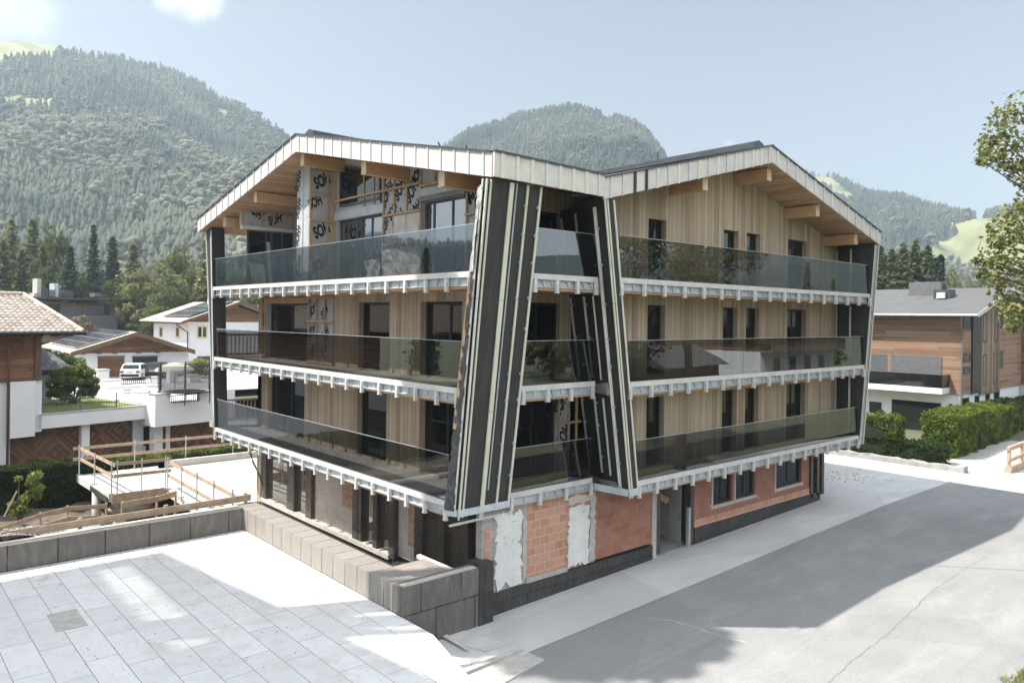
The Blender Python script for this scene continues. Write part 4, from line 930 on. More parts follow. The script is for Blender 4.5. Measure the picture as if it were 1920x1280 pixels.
def guard(label, p0, p1, n, z, hs=(1.33, .80), group="site guard rails of planks", post="galvanised", over=.25, ph=1.5, bw=.15):
    p0, p1 = np.array([*p0, 0.0]), np.array([*p1, 0.0]); d = (p1 - p0) / np.linalg.norm(p1 - p0); s = np.array([-d[1], d[0], 0]); up = np.array([0, 0, 1.0])
    t = thing("guard_rail", label, "railing", (p0[0], p0[1], z), 0, group)
    for i in range(n):
        q = p0 + (p1 - p0) * i / max(1, n - 1)
        MB().beam(q + up * (z - .12), q + up * (z + ph), .045, .045).beam(q + up * (z + .03) - s * .12, q + up * (z + .03) + s * .12, .05, .05).build("post", M[post], t)
    for h in hs: MB().beam(p0 - d * over + up * (z + h) + s * .05, p1 + d * over + up * (z + h) + s * .05, bw, .03, (0, 0, 1)).build("plank", M["scaffold_timber"], t)
    return t
guard("plank guard rail on the narrow end of the deck above the columns", (8.80, 42.5), (8.98, 37.15), 3, DZ)
guard("short plank guard rail across the deck corner nearest the parapet", (9.2, 37.1), (11.2, 36.95), 3, DZ)
guard("long sagging plank guard rail along the inner deck edge towards the steel post", (11.22, 36.7), (11.02, 28.4), 5, DZ, (1.25, .62))
guard("plank guard rail at the back of the deck before the hedge and garage doors", (8.8, 42.55), (19, 42.4), 5, DZ)
e_ = float(onY(60, 995, 26.2)[2])
zr0 = [float(onY(px, py, 26.15)[2]) for px, py in ((9, 1003), (468, 932))]; xr_ = [float(onY(px, py, 26.15)[0]) for px, py in ((2, 1003), (470, 932))]
t = thing("guard_rail", "long low plank rail running just behind the dark parapet", "railing", (xr_[0], 26.15, PT2 - .6), 0, "site guard rails of planks")
MB().beam((xr_[0], 26.15, zr0[0]), (xr_[1], 26.15, zr0[1]), .22, .04, (0, 0, 1)).build("plank", M["scaffold_timber"], t)
for px in (11, 150, 311, 460):
    X = float(onY(px, 960, 26.2)[0]); MB().box(X - .05, X + .06, 26.18, 26.26, PT2 - .6, zr0[0] + (zr0[1] - zr0[0]) * (X - xr_[0]) / (xr_[1] - xr_[0]) + .16).build("post", M["scaffold_timber"], t)
def pit_rail(label, pxs, Y, gz=-2.6, w=.18):
    P = [onY(px, py, Y) for px, py in pxs]; t = thing("guard_rail", label, "railing", (P[0][0], Y, gz), 0, "site guard rails of planks")
    for a, b in zip(P[:-1], P[1:]): MB().beam(a, b, w, .035, (0, 0, 1)).build("plank", M["scaffold_timber"], t)
    for p in P: MB().beam((p[0], Y + .06, gz), (p[0], Y + .06, p[2] + .12), .08, .08).build("post", M["scaffold_timber"], t)
pit_rail("weathered plank rail climbing through the pit below the dark hedge", ((-5, 993), (76, 966), (127, 953), (200, 948)), 37.0)
pit_rail("lower plank rail in the pit behind the round columns", ((85, 985), (130, 972), (235, 968)), 36.2)
pit_rail("short plank barrier in the pit below the deck corner", ((230, 946), (295, 935), (330, 925)), 34.5, -2.6, .24)
tag(MB().box(10.72, 11.0, 27.4, 27.5, -.3, .62).build("timber_plank", M["glulam"], loc=(10.8, 27.4, -.3)), "short orange plank standing upright beside the end of the deck railing", "plank")
# gravel heap and stones
mb = MB(); nx, ny = 30, 12
for j in range(ny + 1):
    for i in range(nx + 1):
        x, y = -4.0 + 11.0 * i / nx, 25.82 + 4.6 * j / ny; mb.v.append((x, y, max(-2.8, PT2 + .10 - max(0, (y - 27.2)) * .85 - max(0, x - 4.2) * .28 + .10 * math.sin(x * 3.1) * math.cos(y * 2.3) + random.uniform(-.03, .03))))
mb.f = [(j * (nx + 1) + i, j * (nx + 1) + i + 1, (j + 1) * (nx + 1) + i + 1, (j + 1) * (nx + 1) + i) for j in range(ny) for i in range(nx)]; mb.t = [0.0] * len(mb.f)
tag(mb.build("gravel", M["gravel"]), "heap of grey gravel behind the dark parapet", "gravel", kind="stuff")
def rock(name, label, c, s, m, seed):
    r = np.random.default_rng(seed); import bmesh
    bm = bmesh.new(); bmesh.ops.create_icosphere(bm, subdivisions=2, radius=1)
    for v in bm.verts: v.co *= 1 + r.uniform(-.16, .16); v.co = Vector((v.co.x * s[0], v.co.y * s[1], v.co.z * s[2]))
    me = bpy.data.meshes.new(name); bm.to_mesh(me); bm.free(); me.materials.append(M[m]); o = bpy.data.objects.new(name, me); COL.objects.link(o); o.location = c; return tag(o, label, "rock")
rock("rock", "pale boulder under the deck behind the plank barrier", tuple(onY(248, 950, 37.5)), (1.0, .5, .35), "rubble_stone", 3)
rock("rock", "flat sandy boulder lying beside the gravel heap", tuple(onY(140, 995, 30)), (.8, .5, .25), "pale_stone", 5)
rock("rock", "small dark stone in the pit near the second column", tuple(onY(192, 985, 33)), (.4, .3, .25), "rubble_stone", 8)
# low earth bank in front of the dark hedge
grid_sheet("earth_bank", -8, 20, 38.6, 42.6, 40, 8, lambda x, y: -2.72 + (y - 38.6) * .25 + .12 * math.sin(x * 2.7 + y * 3) * min(1, (y - 38.6) * 2), "earth")
# ---- balustrades on the rear balcony at the far end
for n, L in ((1, 2.955), (2, 5.955)): MB().box(12.55, 17, 32.0, 35.2, L - .3, L - .04).build("rear_balcony", M["slab_concrete"], bld)
def balusters(name, label, X0, X1, Y, z, h, step=.17, m="scaffold_timber", rails=(.08, .95), w=.045):
    t = thing(name, label, "balustrade", (X0, Y, z))
    for r_i in rails: MB().box(X0, X1, Y - .03, Y + .03, z + h * r_i - .04, z + h * r_i + .04).build("rail", M[m], t)
    n = int((X1 - X0) / step); p = None
    for i in range(n + 1):
        x = (X1 - X0) * i / n
        if p is None: p = MB().box(-w / 2, w / 2, -.045, -.03, 0, h).build("baluster", M[m], t, local=True); q = p
        else: q = p.copy(); COL.objects.link(q); q.parent = t
        q.location = (x, 0, 0)
    return t
balusters("wooden_balustrade", "raw wooden balustrade at the far end of the second floor balcony", 12.65, 14.6, 33.9, 5.92, 1.0)
balusters("wooden_balustrade", "raw wooden balustrade at the far end of the first floor balcony", 12.65, 14.6, 34.6, 2.92, 1.0)
# ---- right edge of the picture: kerb, timber rail, road verge
t = tag(grid_sheet("kerb_wall", 42.9, 43.5, 13.9, 30, 2, 60, lambda x, y: .36 + .03 * math.sin(y * 5.1) + .02 * math.sin(y * 13.7 + x * 9) + random.uniform(-.02, .02), "kerb_rubble"), "low rough concrete kerb between the driveway and the hedge", "kerb"); del t["kind"]
mb = MB(); r = np.random.default_rng(2)
for i in range(60):
    y = 13.9 + 16.1 * i / 60; mb.face([(42.9, y, 0), (42.9, y + 16.1 / 60, 0), (42.9, y + 16.1 / 60, .36 + .03 * math.sin((y + 16.1 / 60) * 5.1)), (42.9, y, .36 + .03 * math.sin(y * 5.1))])
mb.face([(42.9, 13.9, 0), (43.5, 13.9, 0), (43.5, 13.9, .42), (42.9, 13.9, .42)]); k = mb.build("kerb_face", M["kerb_rubble"], t)
b0, b1 = onZ(1890, 886, .1), onZ(1935, 866, .1)
t = thing("timber_railing", "weathered wooden bridge railing on a low beam at the edge of the path", "railing", tuple(b0))
d = (b1 - b0); d[2] = 0
for h, w_, th in ((.12, .28, .3), (.62, .16, .1), (1.22, .2, .14)): MB().beam(b0 + np.array([0, 0, h]), b0 + d * 2.2 + np.array([0, 0, h]), w_, th, (0, 0, 1)).build("rail", M["scaffold_timber"], t)
for f in (.03, .55, 1.1, 1.7): MB().beam(b0 + d * f, b0 + d * f + np.array([0, 0, 1.2]), .14, .14).build("post", M["scaffold_timber"], t)

# ---- leaf litter and chips blown over the terrace and the yard, crumbs of rubble by the far wall corner
def chips(name, label, n, fx, zf, smin, smax, m, seed, cat):
    r = np.random.default_rng(seed); mb = MB()
    for i in range(n):
        x, y = fx(r); z = zf(x); s = r.uniform(smin, smax); a = r.uniform(0, 6.28); e = r.uniform(.25, .8); k = 5
        mb.face([(x + s * math.cos(a + 2 * math.pi * j / k) * r.uniform(.6, 1), y + s * e * math.sin(a + 2 * math.pi * j / k) * r.uniform(.6, 1), z + r.uniform(.004, .012)) for j in range(k)])
    return tag(mb.build(name, M[m]), label, cat, kind="stuff")
def clump(cs, sx, sy):
    def f(r):
        c = cs[r.integers(0, len(cs))]; return c[0] + r.normal(0, sx), min(25.2, c[1] + r.normal(0, sy))
    return f
tcs = [tuple(onZ(px, py, TZ)[:2]) for px, py in ((290, 1052), (330, 1200), (250, 1215), (190, 1225), (350, 1245), (60, 1100), (120, 1105), (420, 1140), (440, 1060), (560, 1170), (90, 1080), (240, 1150), (480, 1240))]
chips("litter", "dark leaf litter and chips on the white terrace", 190, clump(tcs, .42, .4), lambda x: TZ, .008, .04, "dark_wood", 3, "litter")
acs = [gp(px, py) for px, py in ((1480, 1210), (1560, 1150), (1700, 1180), (1620, 1010), (1400, 1080), (1240, 1180), (1800, 1100))]
chips("litter", "scattered grit and leaves on the road", 260, clump(acs, 2.0, 1.0), lambda x: GS(x) - .012, .008, .03, "dark_wood", 4, "litter")
rc = [tuple(onZ(px, py, .1)[:2]) for px, py in ((1562, 885), (1580, 892), (1600, 890), (1625, 897), (1575, 900))]
r = np.random.default_rng(12); mb = MB()
for i in range(110):
    c = rc[r.integers(0, 5)]; x, y = c[0] + r.normal(0, .7), c[1] + r.normal(0, .5); s = r.uniform(.012, .05); a = r.uniform(0, 3)
    mb.prism([(x + s * math.cos(a + j * 1.57) * r.uniform(.6, 1), y + s * math.sin(a + j * 1.57) * r.uniform(.6, 1), GS(x)) for j in range(4)], (0, 0, s * r.uniform(.4, .9)))
tag(mb.build("rubble", M["rubble_stone"]), "crumbled rubble on the driveway at the building's far corner", "rubble", kind="stuff")
# ================================================================ NEIGHBOURS
def wbox(par, s0, s1, z0, z1, y0=-.03, y1=.12, m="frame_black", pane="window_glass", fr=.09, mull=1, name="window", ax='x'):
    """window lying in the local plane y (ax='x') or x (ax='y')"""
    f = MB(); g = MB()
    def bx(mb, a0, a1, b0, b1, c0, c1): mb.box(a0, a1, c0, c1, b0, b1) if ax == 'x' else mb.box(c0, c1, a0, a1, b0, b1)
    for a0, a1, b0, b1 in ((s0, s0 + fr, z0, z1), (s1 - fr, s1, z0, z1), (s0 + fr, s1 - fr, z0, z0 + fr), (s0 + fr, s1 - fr, z1 - fr, z1)): bx(f, a0, a1, b0, b1, y0, y1)
    for i in range(1, mull): a = s0 + (s1 - s0) * i / mull; bx(f, a - fr / 2, a + fr / 2, z0 + fr, z1 - fr, y0, y1)
    o = f.build(name, M[m], par, local=True); bx(g, s0 + fr * .5, s1 - fr * .5, z0 + fr * .5, z1 - fr * .5, y0 + .02, y1 + .01); g.build("pane", M[pane], o, local=True); return o
# ---- tiled house at the left edge with garages and roof terrace
FH = Frame(atD(75, 690, 46), R(10.6)); zb0 = -2.7
hs = thing("tiled_house", "white and timber house with pale tiled roof, downpipe and herringbone garage doors", "house", (FH.P[0], FH.P[1], 0), FH.a)
zw0, zw1 = FH.on(60, 709)[1], FH.on(60, 629)[1]
B = lambda name, m, *a, p=None: MB().box(*a).build(name, M[m], p or hs, local=True)
B("timber_wall", "chalet_boards", -16, 0, -.06, 9, zw0, zw1 + .3)
B("corner_post", "dark_wood", -.32, .02, -.16, -.062, zw0 - .08, zw1)
B("base_beam", "dark_wood", -16, .04, -.14, -.062, zw0 - .14, zw0)
B("white_wall", "white_plaster", -16, FH.on(18, 760)[0], .0, 9, zb0, zw0 - .142)
s0, s1 = FH.on(19, 770, -.3)[0], FH.on(66, 770, -.3)[0]; zbx = FH.on(40, 820, -.3)[1]
B("oriel", "white_plaster", s0, s1, -.3, 2.5, zbx, zw0 - .145)
B("gable_wall", "white_plaster", s1 + .003, FH.on(79, 700)[0], 0, 8, zbx + .2, zw0 - .15)
zp1, zp0 = FH.on(180, 769)[1], FH.on(180, 794)[1]
sA, sB = FH.on(66, 790)[0], FH.on(286, 790)[0]
B("parapet", "white_plaster", s1 + .006, sB, -.0, .35, zp0, zp1)
B("parapet_cap", "pale_stone", s1 + .3, sB, -.05, .4, zp1 + .002, zp1 + .06)
B("terrace_slab", "white_plaster", s1 + .01, sB, .352, 12, zp0 + .02, zp1 - .2)
lw = MB().box(FH.on(79, 760)[0] + .1, sB - .3, .5, 9.0, zp1 - .198, zp1 - .02).build("lawn", M["lawn_green"], hs, local=True)
B("garage_back", "white_plaster", -6, sB, .9, 1.1, zb0, zp0 + .02)
for a, b, y in ((20, 148, 0.84), (168, 243, .84)):
    S0, S1 = FH.on(a, 830, .85)[0], FH.on(b, 830, .85)[0]
    B("garage_door", "chevron_boards", S0, S1, y - .04, y + .055, zb0, zp0 - .05)
    B("door_frame", "window_grey", S1 + .003, S1 + .14, y - .1, y + .055, zb0, zp0 - .05)
B("pier", "white_plaster", FH.on(153, 830, .4)[0], FH.on(168, 830, .4)[0], .4, .898, zb0, zp0)
B("slit_window", "window_glass", FH.on(269, 815, .87)[0], FH.on(275, 815, .87)[0], .86, .895, FH.on(272, 835, .87)[1], FH.on(272, 800, .87)[1])
S0 = FH.on(15, 700, -.2)[0]; zt_ = FH.on(48, 627, -.9)[1]; zl_ = FH.on(18, 655, -.2)[1]
MB().tube([(FH.on(49, 630, -.9)[0], -.9, zt_ + .05), (FH.on(48, 640, -.7)[0], -.7, zt_ - .25), (S0, -.25, zl_), (S0, -.25, zb0)], .07, 10).build("downpipe", M["dark_wood"], hs, local=True, smooth=True)
# block with the trampoline terrace
yb_ = -1.3
a0, a1 = FH.on(291, 770, yb_)[0], FH.on(440, 770, yb_)[0]; zt2_, zm2, zlo = FH.on(305, 739, yb_)[1], FH.on(345, 754, yb_)[1], FH.on(345, 795, yb_)[1]
o0, o1 = FH.on(320, 745, yb_)[0], FH.on(375, 745, yb_)[0]
B("terrace_block", "white_plaster", a0, a1, yb_, yb_ + .35, zlo, zm2)
B("terrace_pillar", "white_plaster", a0, o0, yb_, yb_ + .9, zm2 + .003, zt2_); B("terrace_pillar", "white_plaster", o1, a1, yb_, yb_ + .35, zm2 + .003, zt2_)
B("terrace_block", "white_plaster", a0, a0 + .3, yb_ + .352, 4, zlo, zm2); B("terrace_slab", "white_plaster", a0 + .003, a1, yb_ + .353, 12, zlo + .02, zm2 - .1)
B("pillar_cap", "pale_stone", a0 - .05, o0 + .04, yb_ - .04, yb_ + .95, zt2_ + .002, zt2_ + .05)
rl = MB(); n = 16
for i in range(n + 1): x = o0 + (o1 - o0) * i / n; rl.box(x - .02, x + .02, yb_ + .12, yb_ + .16, zm2 + .01, zt2_ - .18)
rl.box(o0, o1, yb_ + .11, yb_ + .17, zt2_ - .18, zt2_ - .12).build("iron_grille", M["iron_black"], hs, local=True)
B("garage_back", "white_plaster", sB, a1, .2, .4, zb0, zlo + .02)
B("garage_door", "chevron_boards", FH.on(320, 820, .15)[0], a1, .12, .198, zb0, zlo - .08)
B("pier", "white_plaster", FH.on(290, 815, -.4)[0], FH.on(305, 815, -.4)[0], -.4, .198, zb0, zlo); B("pier", "white_plaster", FH.on(311, 815, -.2)[0], FH.on(319, 815, -.2)[0], -.2, .197, zb0, zlo)
MB().tube([(FH.on(308, 800, -.3)[0], -.3, zlo), (FH.on(308, 840, -.3)[0], -.3, zb0)], .09, 10).build("downpipe", M["dark_wood"], hs, local=True, smooth=True)
# hipped roof with real tile rows
se, ze = FH.on(156, 621, -1.0); sr, zr_ = FH.on(44, 553, 4.2)
yr = 4.2
rb = MB(); rb.face([(-22, -1.0, ze - .08), (se, -1.0, ze - .08), (sr, yr, zr_ - .08), (-22, yr, zr_ - .08)]).face([(se, -1.0, ze - .08), (se, 9.4, ze - .08), (sr, yr, zr_ - .08)]).face([(se, 9.4, ze - .08), (-22, 9.4, ze - .08), (-22, yr, zr_ - .08), (sr, yr, zr_ - .08)]).face([(-22, -1, ze - .1), (-22, 9.4, ze - .1), (se, 9.4, ze - .1), (se, -1.0, ze - .1)])
rf = rb.build("roof", M["dark_wood"], hs, local=True)
V, F, T = [], [], []
def tile_slope(org, du, dv, nu, nv, keep, nrm):
    tw, tl = np.linalg.norm(du), np.linalg.norm(dv)
    for j in range(nv):
        for i in range(nu):
            p = org + du * i + dv * j
            if not keep(p + du * .5 + dv * .5): continue
            b = len(V); tone = random.random()
            for q in (0, 1):
                for u in (0, .3, .65, 1.0):
                    h = (.075 * math.sin(math.pi * min(1, u / .68)) if u < .68 else .0) + (.085 if q == 0 else .02)
                    V.append(p + du * u + dv * (q * 1.12) + nrm * h)
            for k in range(3): F.append((b + k, b + k + 1, b + 5 + k, b + 4 + k)); T.append(tone)
            b2 = len(V)
            for k in range(4): V.append(V[b + k] - nrm * .09)
            for k in range(3): F.append((b + k, b2 + k, b2 + k + 1, b + k + 1)); T.append(tone)
sl = np.array([0, yr + 1.0, zr_ - ze]); L_ = np.linalg.norm(sl); nv = int(L_ / .40); dv = sl / nv; nrm = np.cross(np.array([1.0, 0, 0]), sl / L_)
nu = int((se + 12) / .33); tile_slope(np.array([-12.0, -1.0, ze - .06]), np.array([(se + 12) / nu, 0, 0]), dv, nu, nv, lambda p: p[0] < se - (se - sr) * (p[1] + 1) / (yr + 1.0), nrm)
sl2 = np.array([sr - se, 0, zr_ - ze]); L2 = np.linalg.norm(sl2); nv2 = int(L2 / .40); dv2 = sl2 / nv2; nrm2 = np.cross(np.array([0, 1.0, 0]), sl2 / L2)
tile_slope(np.array([se, -1.0, ze - .06]), np.array([0, 10.4 / 31, 0]), dv2, 31, nv2, lambda p: abs(p[1] - yr) < (yr + 1.0) * (1 - (se - p[0]) / (se - sr)), nrm2)
leaf("tile_clay", [(.36, .29, .24), (.50, .42, .35), (.62, .55, .48)], 0.0, .5)
npmesh("tile", np.array(V), np.array(F), M["tile_clay"], rf, T)
MB().tube([(se, -1.0, ze + .04), (sr, yr, zr_ + .08)], .13, 8).tube([(sr, yr, zr_ + .08), (-12, yr, zr_ + .08)], .13, 8).build("hip_ridge", M["pale_tiles"], rf, local=True)
MB().tube([(-16, -1.12, ze - .12), (se + .12, -1.12, ze - .12), (se + .12, 4, ze - .12)], .10, 8).build("gutter", M["iron_black"], rf, local=True)
for i in range(24): x = -15 + i * (se + 14.6) / 23
rt_ = MB()
for i in range(14): x = -9 + i * (se + 8.4) / 13; rt_.box(x - .06, x + .06, -.95, 0, ze - .30, ze - .12)
rt_.build("rafter_end", M["dark_wood"], rf, local=True)
# little slate porch roof beside it
yS = 6.0
P_ = [FH.on(78, 693, yS), FH.on(137, 690, yS), FH.on(100, 663, yS + 1.6), FH.on(78, 655, yS + 1.6)]
pr_ = MB().face([(P_[0][0], yS, P_[0][1]), (P_[1][0], yS, P_[1][1]), (P_[2][0], yS + 1.6, P_[2][1]), (P_[3][0], yS + 1.6, P_[3][1])]).face([(P_[1][0], yS, P_[1][1]), (P_[1][0], yS + 3.4, P_[1][1]), (P_[2][0], yS + 1.6, P_[2][1])]).build("porch_roof", M["slate_tiles"], hs, local=True)
MB().box(P_[0][0], P_[1][0] + .05, yS - .06, yS + .02, P_[0][1] - .35, P_[0][1] - .02).build("fascia", M["iron_black"], pr_, local=True)
B("porch_wall", "white_plaster", P_[0][0], P_[0][0] + .8, yS + .4, yS + 3, zp1 - .2, P_[0][1] - .05)
# lawn railing, pine, pillars
def local_to_world(fr, x, y, z): p = fr.P + fr.ex * x + fr.ey * y; return (float(p[0]), float(p[1]), float(z))
rs0, rs1 = FH.on(79, 765, .25)[0], sB - .1
t = thing("iron_fence", "thin iron railing in front of the small lawn on the garage roof", "fence", local_to_world(FH, rs0, .25, zp1 + .05), FH.a)
n = 40
m = MB()
for i in range(n + 1): x = (rs1 - rs0) * i / n; m.box(x - .009, x + .009, -.009, .009, 0, .86)
m.build("bar", M["iron_grey"], t, local=True)
MB().box(0, rs1 - rs0, -.015, .015, .86, .89).box(0, rs1 - rs0, -.015, .015, .08, .1).build("rail", M["iron_grey"], t, local=True)
for i in range(4): x = (rs1 - rs0) * i / 3; MB().box(x - .025, x + .025, -.025, .025, 0, 1.0).build("post", M["iron_grey"], t, local=True)
def pillar(label, px0, px1, py0, py1, off, w=.5, group="white garden pillars"):
    a, z0 = FH.on(px0, py1, off); b, z1 = FH.on(px1, py0, off); c = local_to_world(FH, (a + b) / 2, off, z0); h = z1 - z0; hw = (b - a) / 2
    t = thing("garden_pillar", label, "pillar", c, FH.a, group)
    MB().box(-hw, hw, 0, w, -1.2, h - .12).build("shaft", M["white_plaster"], t, local=True); MB().box(-hw - .06, hw + .06, -.06, w + .06, h - .118, h).build("cap", M["pale_stone"], t, local=True); return t
pillar("short white pillar where the lawn meets the steps", 232, 247, 728, 758, 8.2)
pillar("squat white pillar with grey cap in front of the iron gate", 259, 283, 735, 762, 7.0)
pillar("broad white gate pillar with letter slot below the white car", 195, 228, 711, 742, 12.0, 1.2)
pillar("white wall pillar capped with small red tiles beside the pine", 183, 205, 692, 742, 14.0, 1.0)
pillar("white pillar between the dark car and the trampoline net", 282, 300, 706, 735, 13.0, .8)
pillar("pale letterbox pillar behind the trampoline net", 356, 376, 702, 735, 14.0, .8)
pillar("tall pale gatepost seen through the trampoline net", 318, 332, 692, 735, 15.0, .6)
def iron_gate(label, px0, px1, py0, py1, off):
    a, z0 = FH.on(px0, py1, off); b, z1 = FH.on(px1, py0, off); t = thing("iron_railing", label, "railing", local_to_world(FH, a, off, z0), FH.a)
    m = MB(); n = max(4, int((b - a) / .16))
    for i in range(n + 1): x = (b - a) * i / n; m.box(x - .02, x + .02, -.02, .02, 0, z1 - z0)
    m.build("bar", M["iron_black"], t, local=True); MB().box(0, b - a, -.035, .035, z1 - z0, z1 - z0 + .1).box(0, b - a, -.03, .03, 0, .05).build("rail", M["iron_black"], t, local=True); return t
iron_gate("black iron railing just behind the rear bumper of the white car", 228, 283, 708, 721, 12.4)
iron_gate("small black iron gate between the two short white pillars", 248, 260, 738, 750, 9.0)
w0, z0 = FH.on(195, 742, 12.3); w1, z1 = FH.on(300, 721, 12.3)
tag(MB().box(0, w1 - w0, 0, .3, -1.5, z1 - z0).build("garden_wall", M["white_plaster"]), "low white garden wall carrying the black iron railing by the cars", "wall"); g = bpy.data.objects["garden_wall"]; g.location = local_to_world(FH, w0, 12.3, z0); g.rotation_euler = (0, 0, FH.a)
# court where the cars stand
cz = float(atD(238, 713, 70)[2])
struct("court", MB().face([(2, 62, cz - .0), (60, 62, cz), (60, 120, cz), (2, 120, cz)]), M["path_paving"])
struct("far_meadow", MB().face([(-200, 60.5, cz - .6), (160, 60.5, cz - .6), (260, 420, cz + 4), (-400, 420, cz + 4)]), M["lawn_soil"])
# trampoline
tc_ = atD(347, 737, 52.5); tz = float(local_to_world(FH, 0, 0, zm2 - .1)[2])
tr = thing("trampoline", "round trampoline with black safety net on the white terrace block", "trampoline", (tc_[0], tc_[1], tz))
ring_ = lambda r, z, n=28: [(r * math.cos(2 * math.pi * i / n), r * math.sin(2 * math.pi * i / n), z) for i in range(n + 1)]
MB().tube(ring_(1.75, .8), .04, 8, cap=False).build("frame_ring", M["iron_black"], tr, local=True)
MB().lathe([(0.02, .79), (1.45, .79)], seg=28).build("mat", M["iron_black"], tr, local=True); MB().lathe([(1.45, .80), (1.74, .815)], seg=28).build("pad", M["channel_white"], tr, local=True)
for i in range(6):
    a = i * math.pi / 3 + .2; x, y = 1.8 * math.cos(a), 1.8 * math.sin(a)
    MB().tube([(x, y, 0), (x, y, .8)], .035, 8).build("leg", M["iron_black"], tr, local=True); MB().tube([(x, y, .8), (x, y, 2.75)], .05, 8).build("net_pole", M["net_black"], tr, local=True)
MB().lathe([(1.74, .85), (1.74, 2.6)], seg=28).build("safety_net", M["trampoline_net"], tr, local=True)
# parasol
pc = atD(328, 700, 60)
t = thing("parasol", "beige domed parasol standing beyond the trampoline", "parasol", (pc[0], pc[1], cz))
pz = float(atD(328, 680, 60)[2]) - cz
MB().tube([(0, 0, 0), (0, 0, pz)], .03, 8).build("pole", M["iron_grey"], t, local=True); MB().lathe([(0.02, pz), (.5, pz - .06), (1.0, pz - .22), (1.45, pz - .5), (1.5, pz - .62)], seg=12).build("canopy", M["parasol_cloth"], t, local=True)
# ---- garage house with solar roof
FG = Frame(atD(146, 700, 72), R(-2))
gh = thing("garage_house", "white garage house with low timber gable and solar panels on its roof", "house", (FG.P[0], FG.P[1], cz), FG.a)
def G(name, m, x0, x1, y0, y1, z0, z1, p=None): return MB().box(x0, x1, y0, y1, z0 - cz, z1 - cz).build(name, M[m], p or gh, local=True)
oh = -1.2
sl0, zl0 = FG.on(132, 661, oh); sr0, zr0_ = FG.on(366, 656, oh); sm, zm = FG.on(258, 622, oh); ze_ = (zl0 + zr0_) / 2
swr = FG.on(352, 690)[0]; zwall = FG.on(240, 661)[1]
yb2 = FG.onx(77, 652, sl0)[0]
yb2 = min(max(yb2, 10), 26)
rfz = lambda s: zm + (ze_ - zm) * (abs(s - sm) / ((sm - sl0) if s < sm else (sr0 - sm)))
G("wall", "white_plaster", 0, swr, 0, yb2 - 1.5, cz - .5, min(zwall, rfz(0) - .1))
MB().prism([(0.0, -.05, zwall - cz), (swr, -.05, zwall - cz), (swr, -.05, rfz(swr) - .15 - cz), (sm, -.05, zm - .15 - cz), (0, -.05, rfz(0) - .15 - cz)], (0, yb2 - 2, 0)).build("timber_gable", M["chalet_boards"], gh, local=True)
for a, b in (((sl0, ze_), (sm, zm)), ((sm, zm), (sr0, ze_))):
    rr_ = MB().prism([(a[0], oh, a[1] - cz), (b[0], oh, b[1] - cz), (b[0], oh, b[1] - .14 - cz), (a[0], oh, a[1] - .14 - cz)], (0, yb2 - oh, 0)).build("roof", M["pale_tiles"], gh, local=True)
    MB().prism([(a[0], oh - .05, a[1] - cz + .02), (b[0], oh - .05, b[1] - cz + .02), (b[0], oh - .05, b[1] - .42 - cz), (a[0], oh - .05, a[1] - .42 - cz)], (0, .045, 0)).build("bargeboard", M["dark_wood"], rr_, local=True)
# panels on the western slope
u = np.array([sm - sl0, 0, zm - ze_]); L_ = np.linalg.norm(u); u /= L_; nn = np.array([-u[2], 0, u[0]])
o_ = np.array([sl0, oh + 1.2, ze_ - cz]) + u * (L_ * .12) + nn * .12
rows, cols = 4, 6
pw_, pl_ = (L_ * .82) / rows, (yb2 - oh - 2.4) / cols
p0_ = None
for i in range(rows):
    for j in range(cols):
        if p0_ is None: p0_ = MB().prism([(0, 0, 0), tuple(u * (pw_ - .03)), tuple(u * (pw_ - .03) + np.array([0, pl_ - .03, 0])), (0, pl_ - .03, 0)], nn * .05).build("solar_panel", M["solar_cells"], gh, local=True); q = p0_
        else: q = p0_.copy(); COL.objects.link(q); q.parent = gh
        q.location = o_ + u * (pw_ * i) + np.array([0, pl_ * j, 0])
for a, b, m_ in ((183, 233, "chalet_boards"), (248, 295, "frame_black")):
    S0, S1 = FG.on(a, 690)[0], FG.on(b, 690)[0]; zt = FG.on((a + b) / 2, 669)[1]
    G("garage_opening", m_, S0, S1, -.04, -.003, cz - .3, zt); G("lintel", "iron_grey", S0 - .05, S1 + .05, -.1, -.003, zt + .003, zt + .12)
for px in (155, 185, 215, 260, 295): S0 = FG.on(px, 662, -.3)[0]; G("purlin_end", "dark_wood", S0 - .14, S0 + .14, -.9, -.06, zwall - .05, zwall + .14)
for a, b in ((226, 238), (249, 258)): G("gable_hatch", "dark_wood", FG.on(a, 645)[0], FG.on(b, 645)[0], -.1, -.055, FG.on(a, 651)[1], FG.on(a, 639)[1])
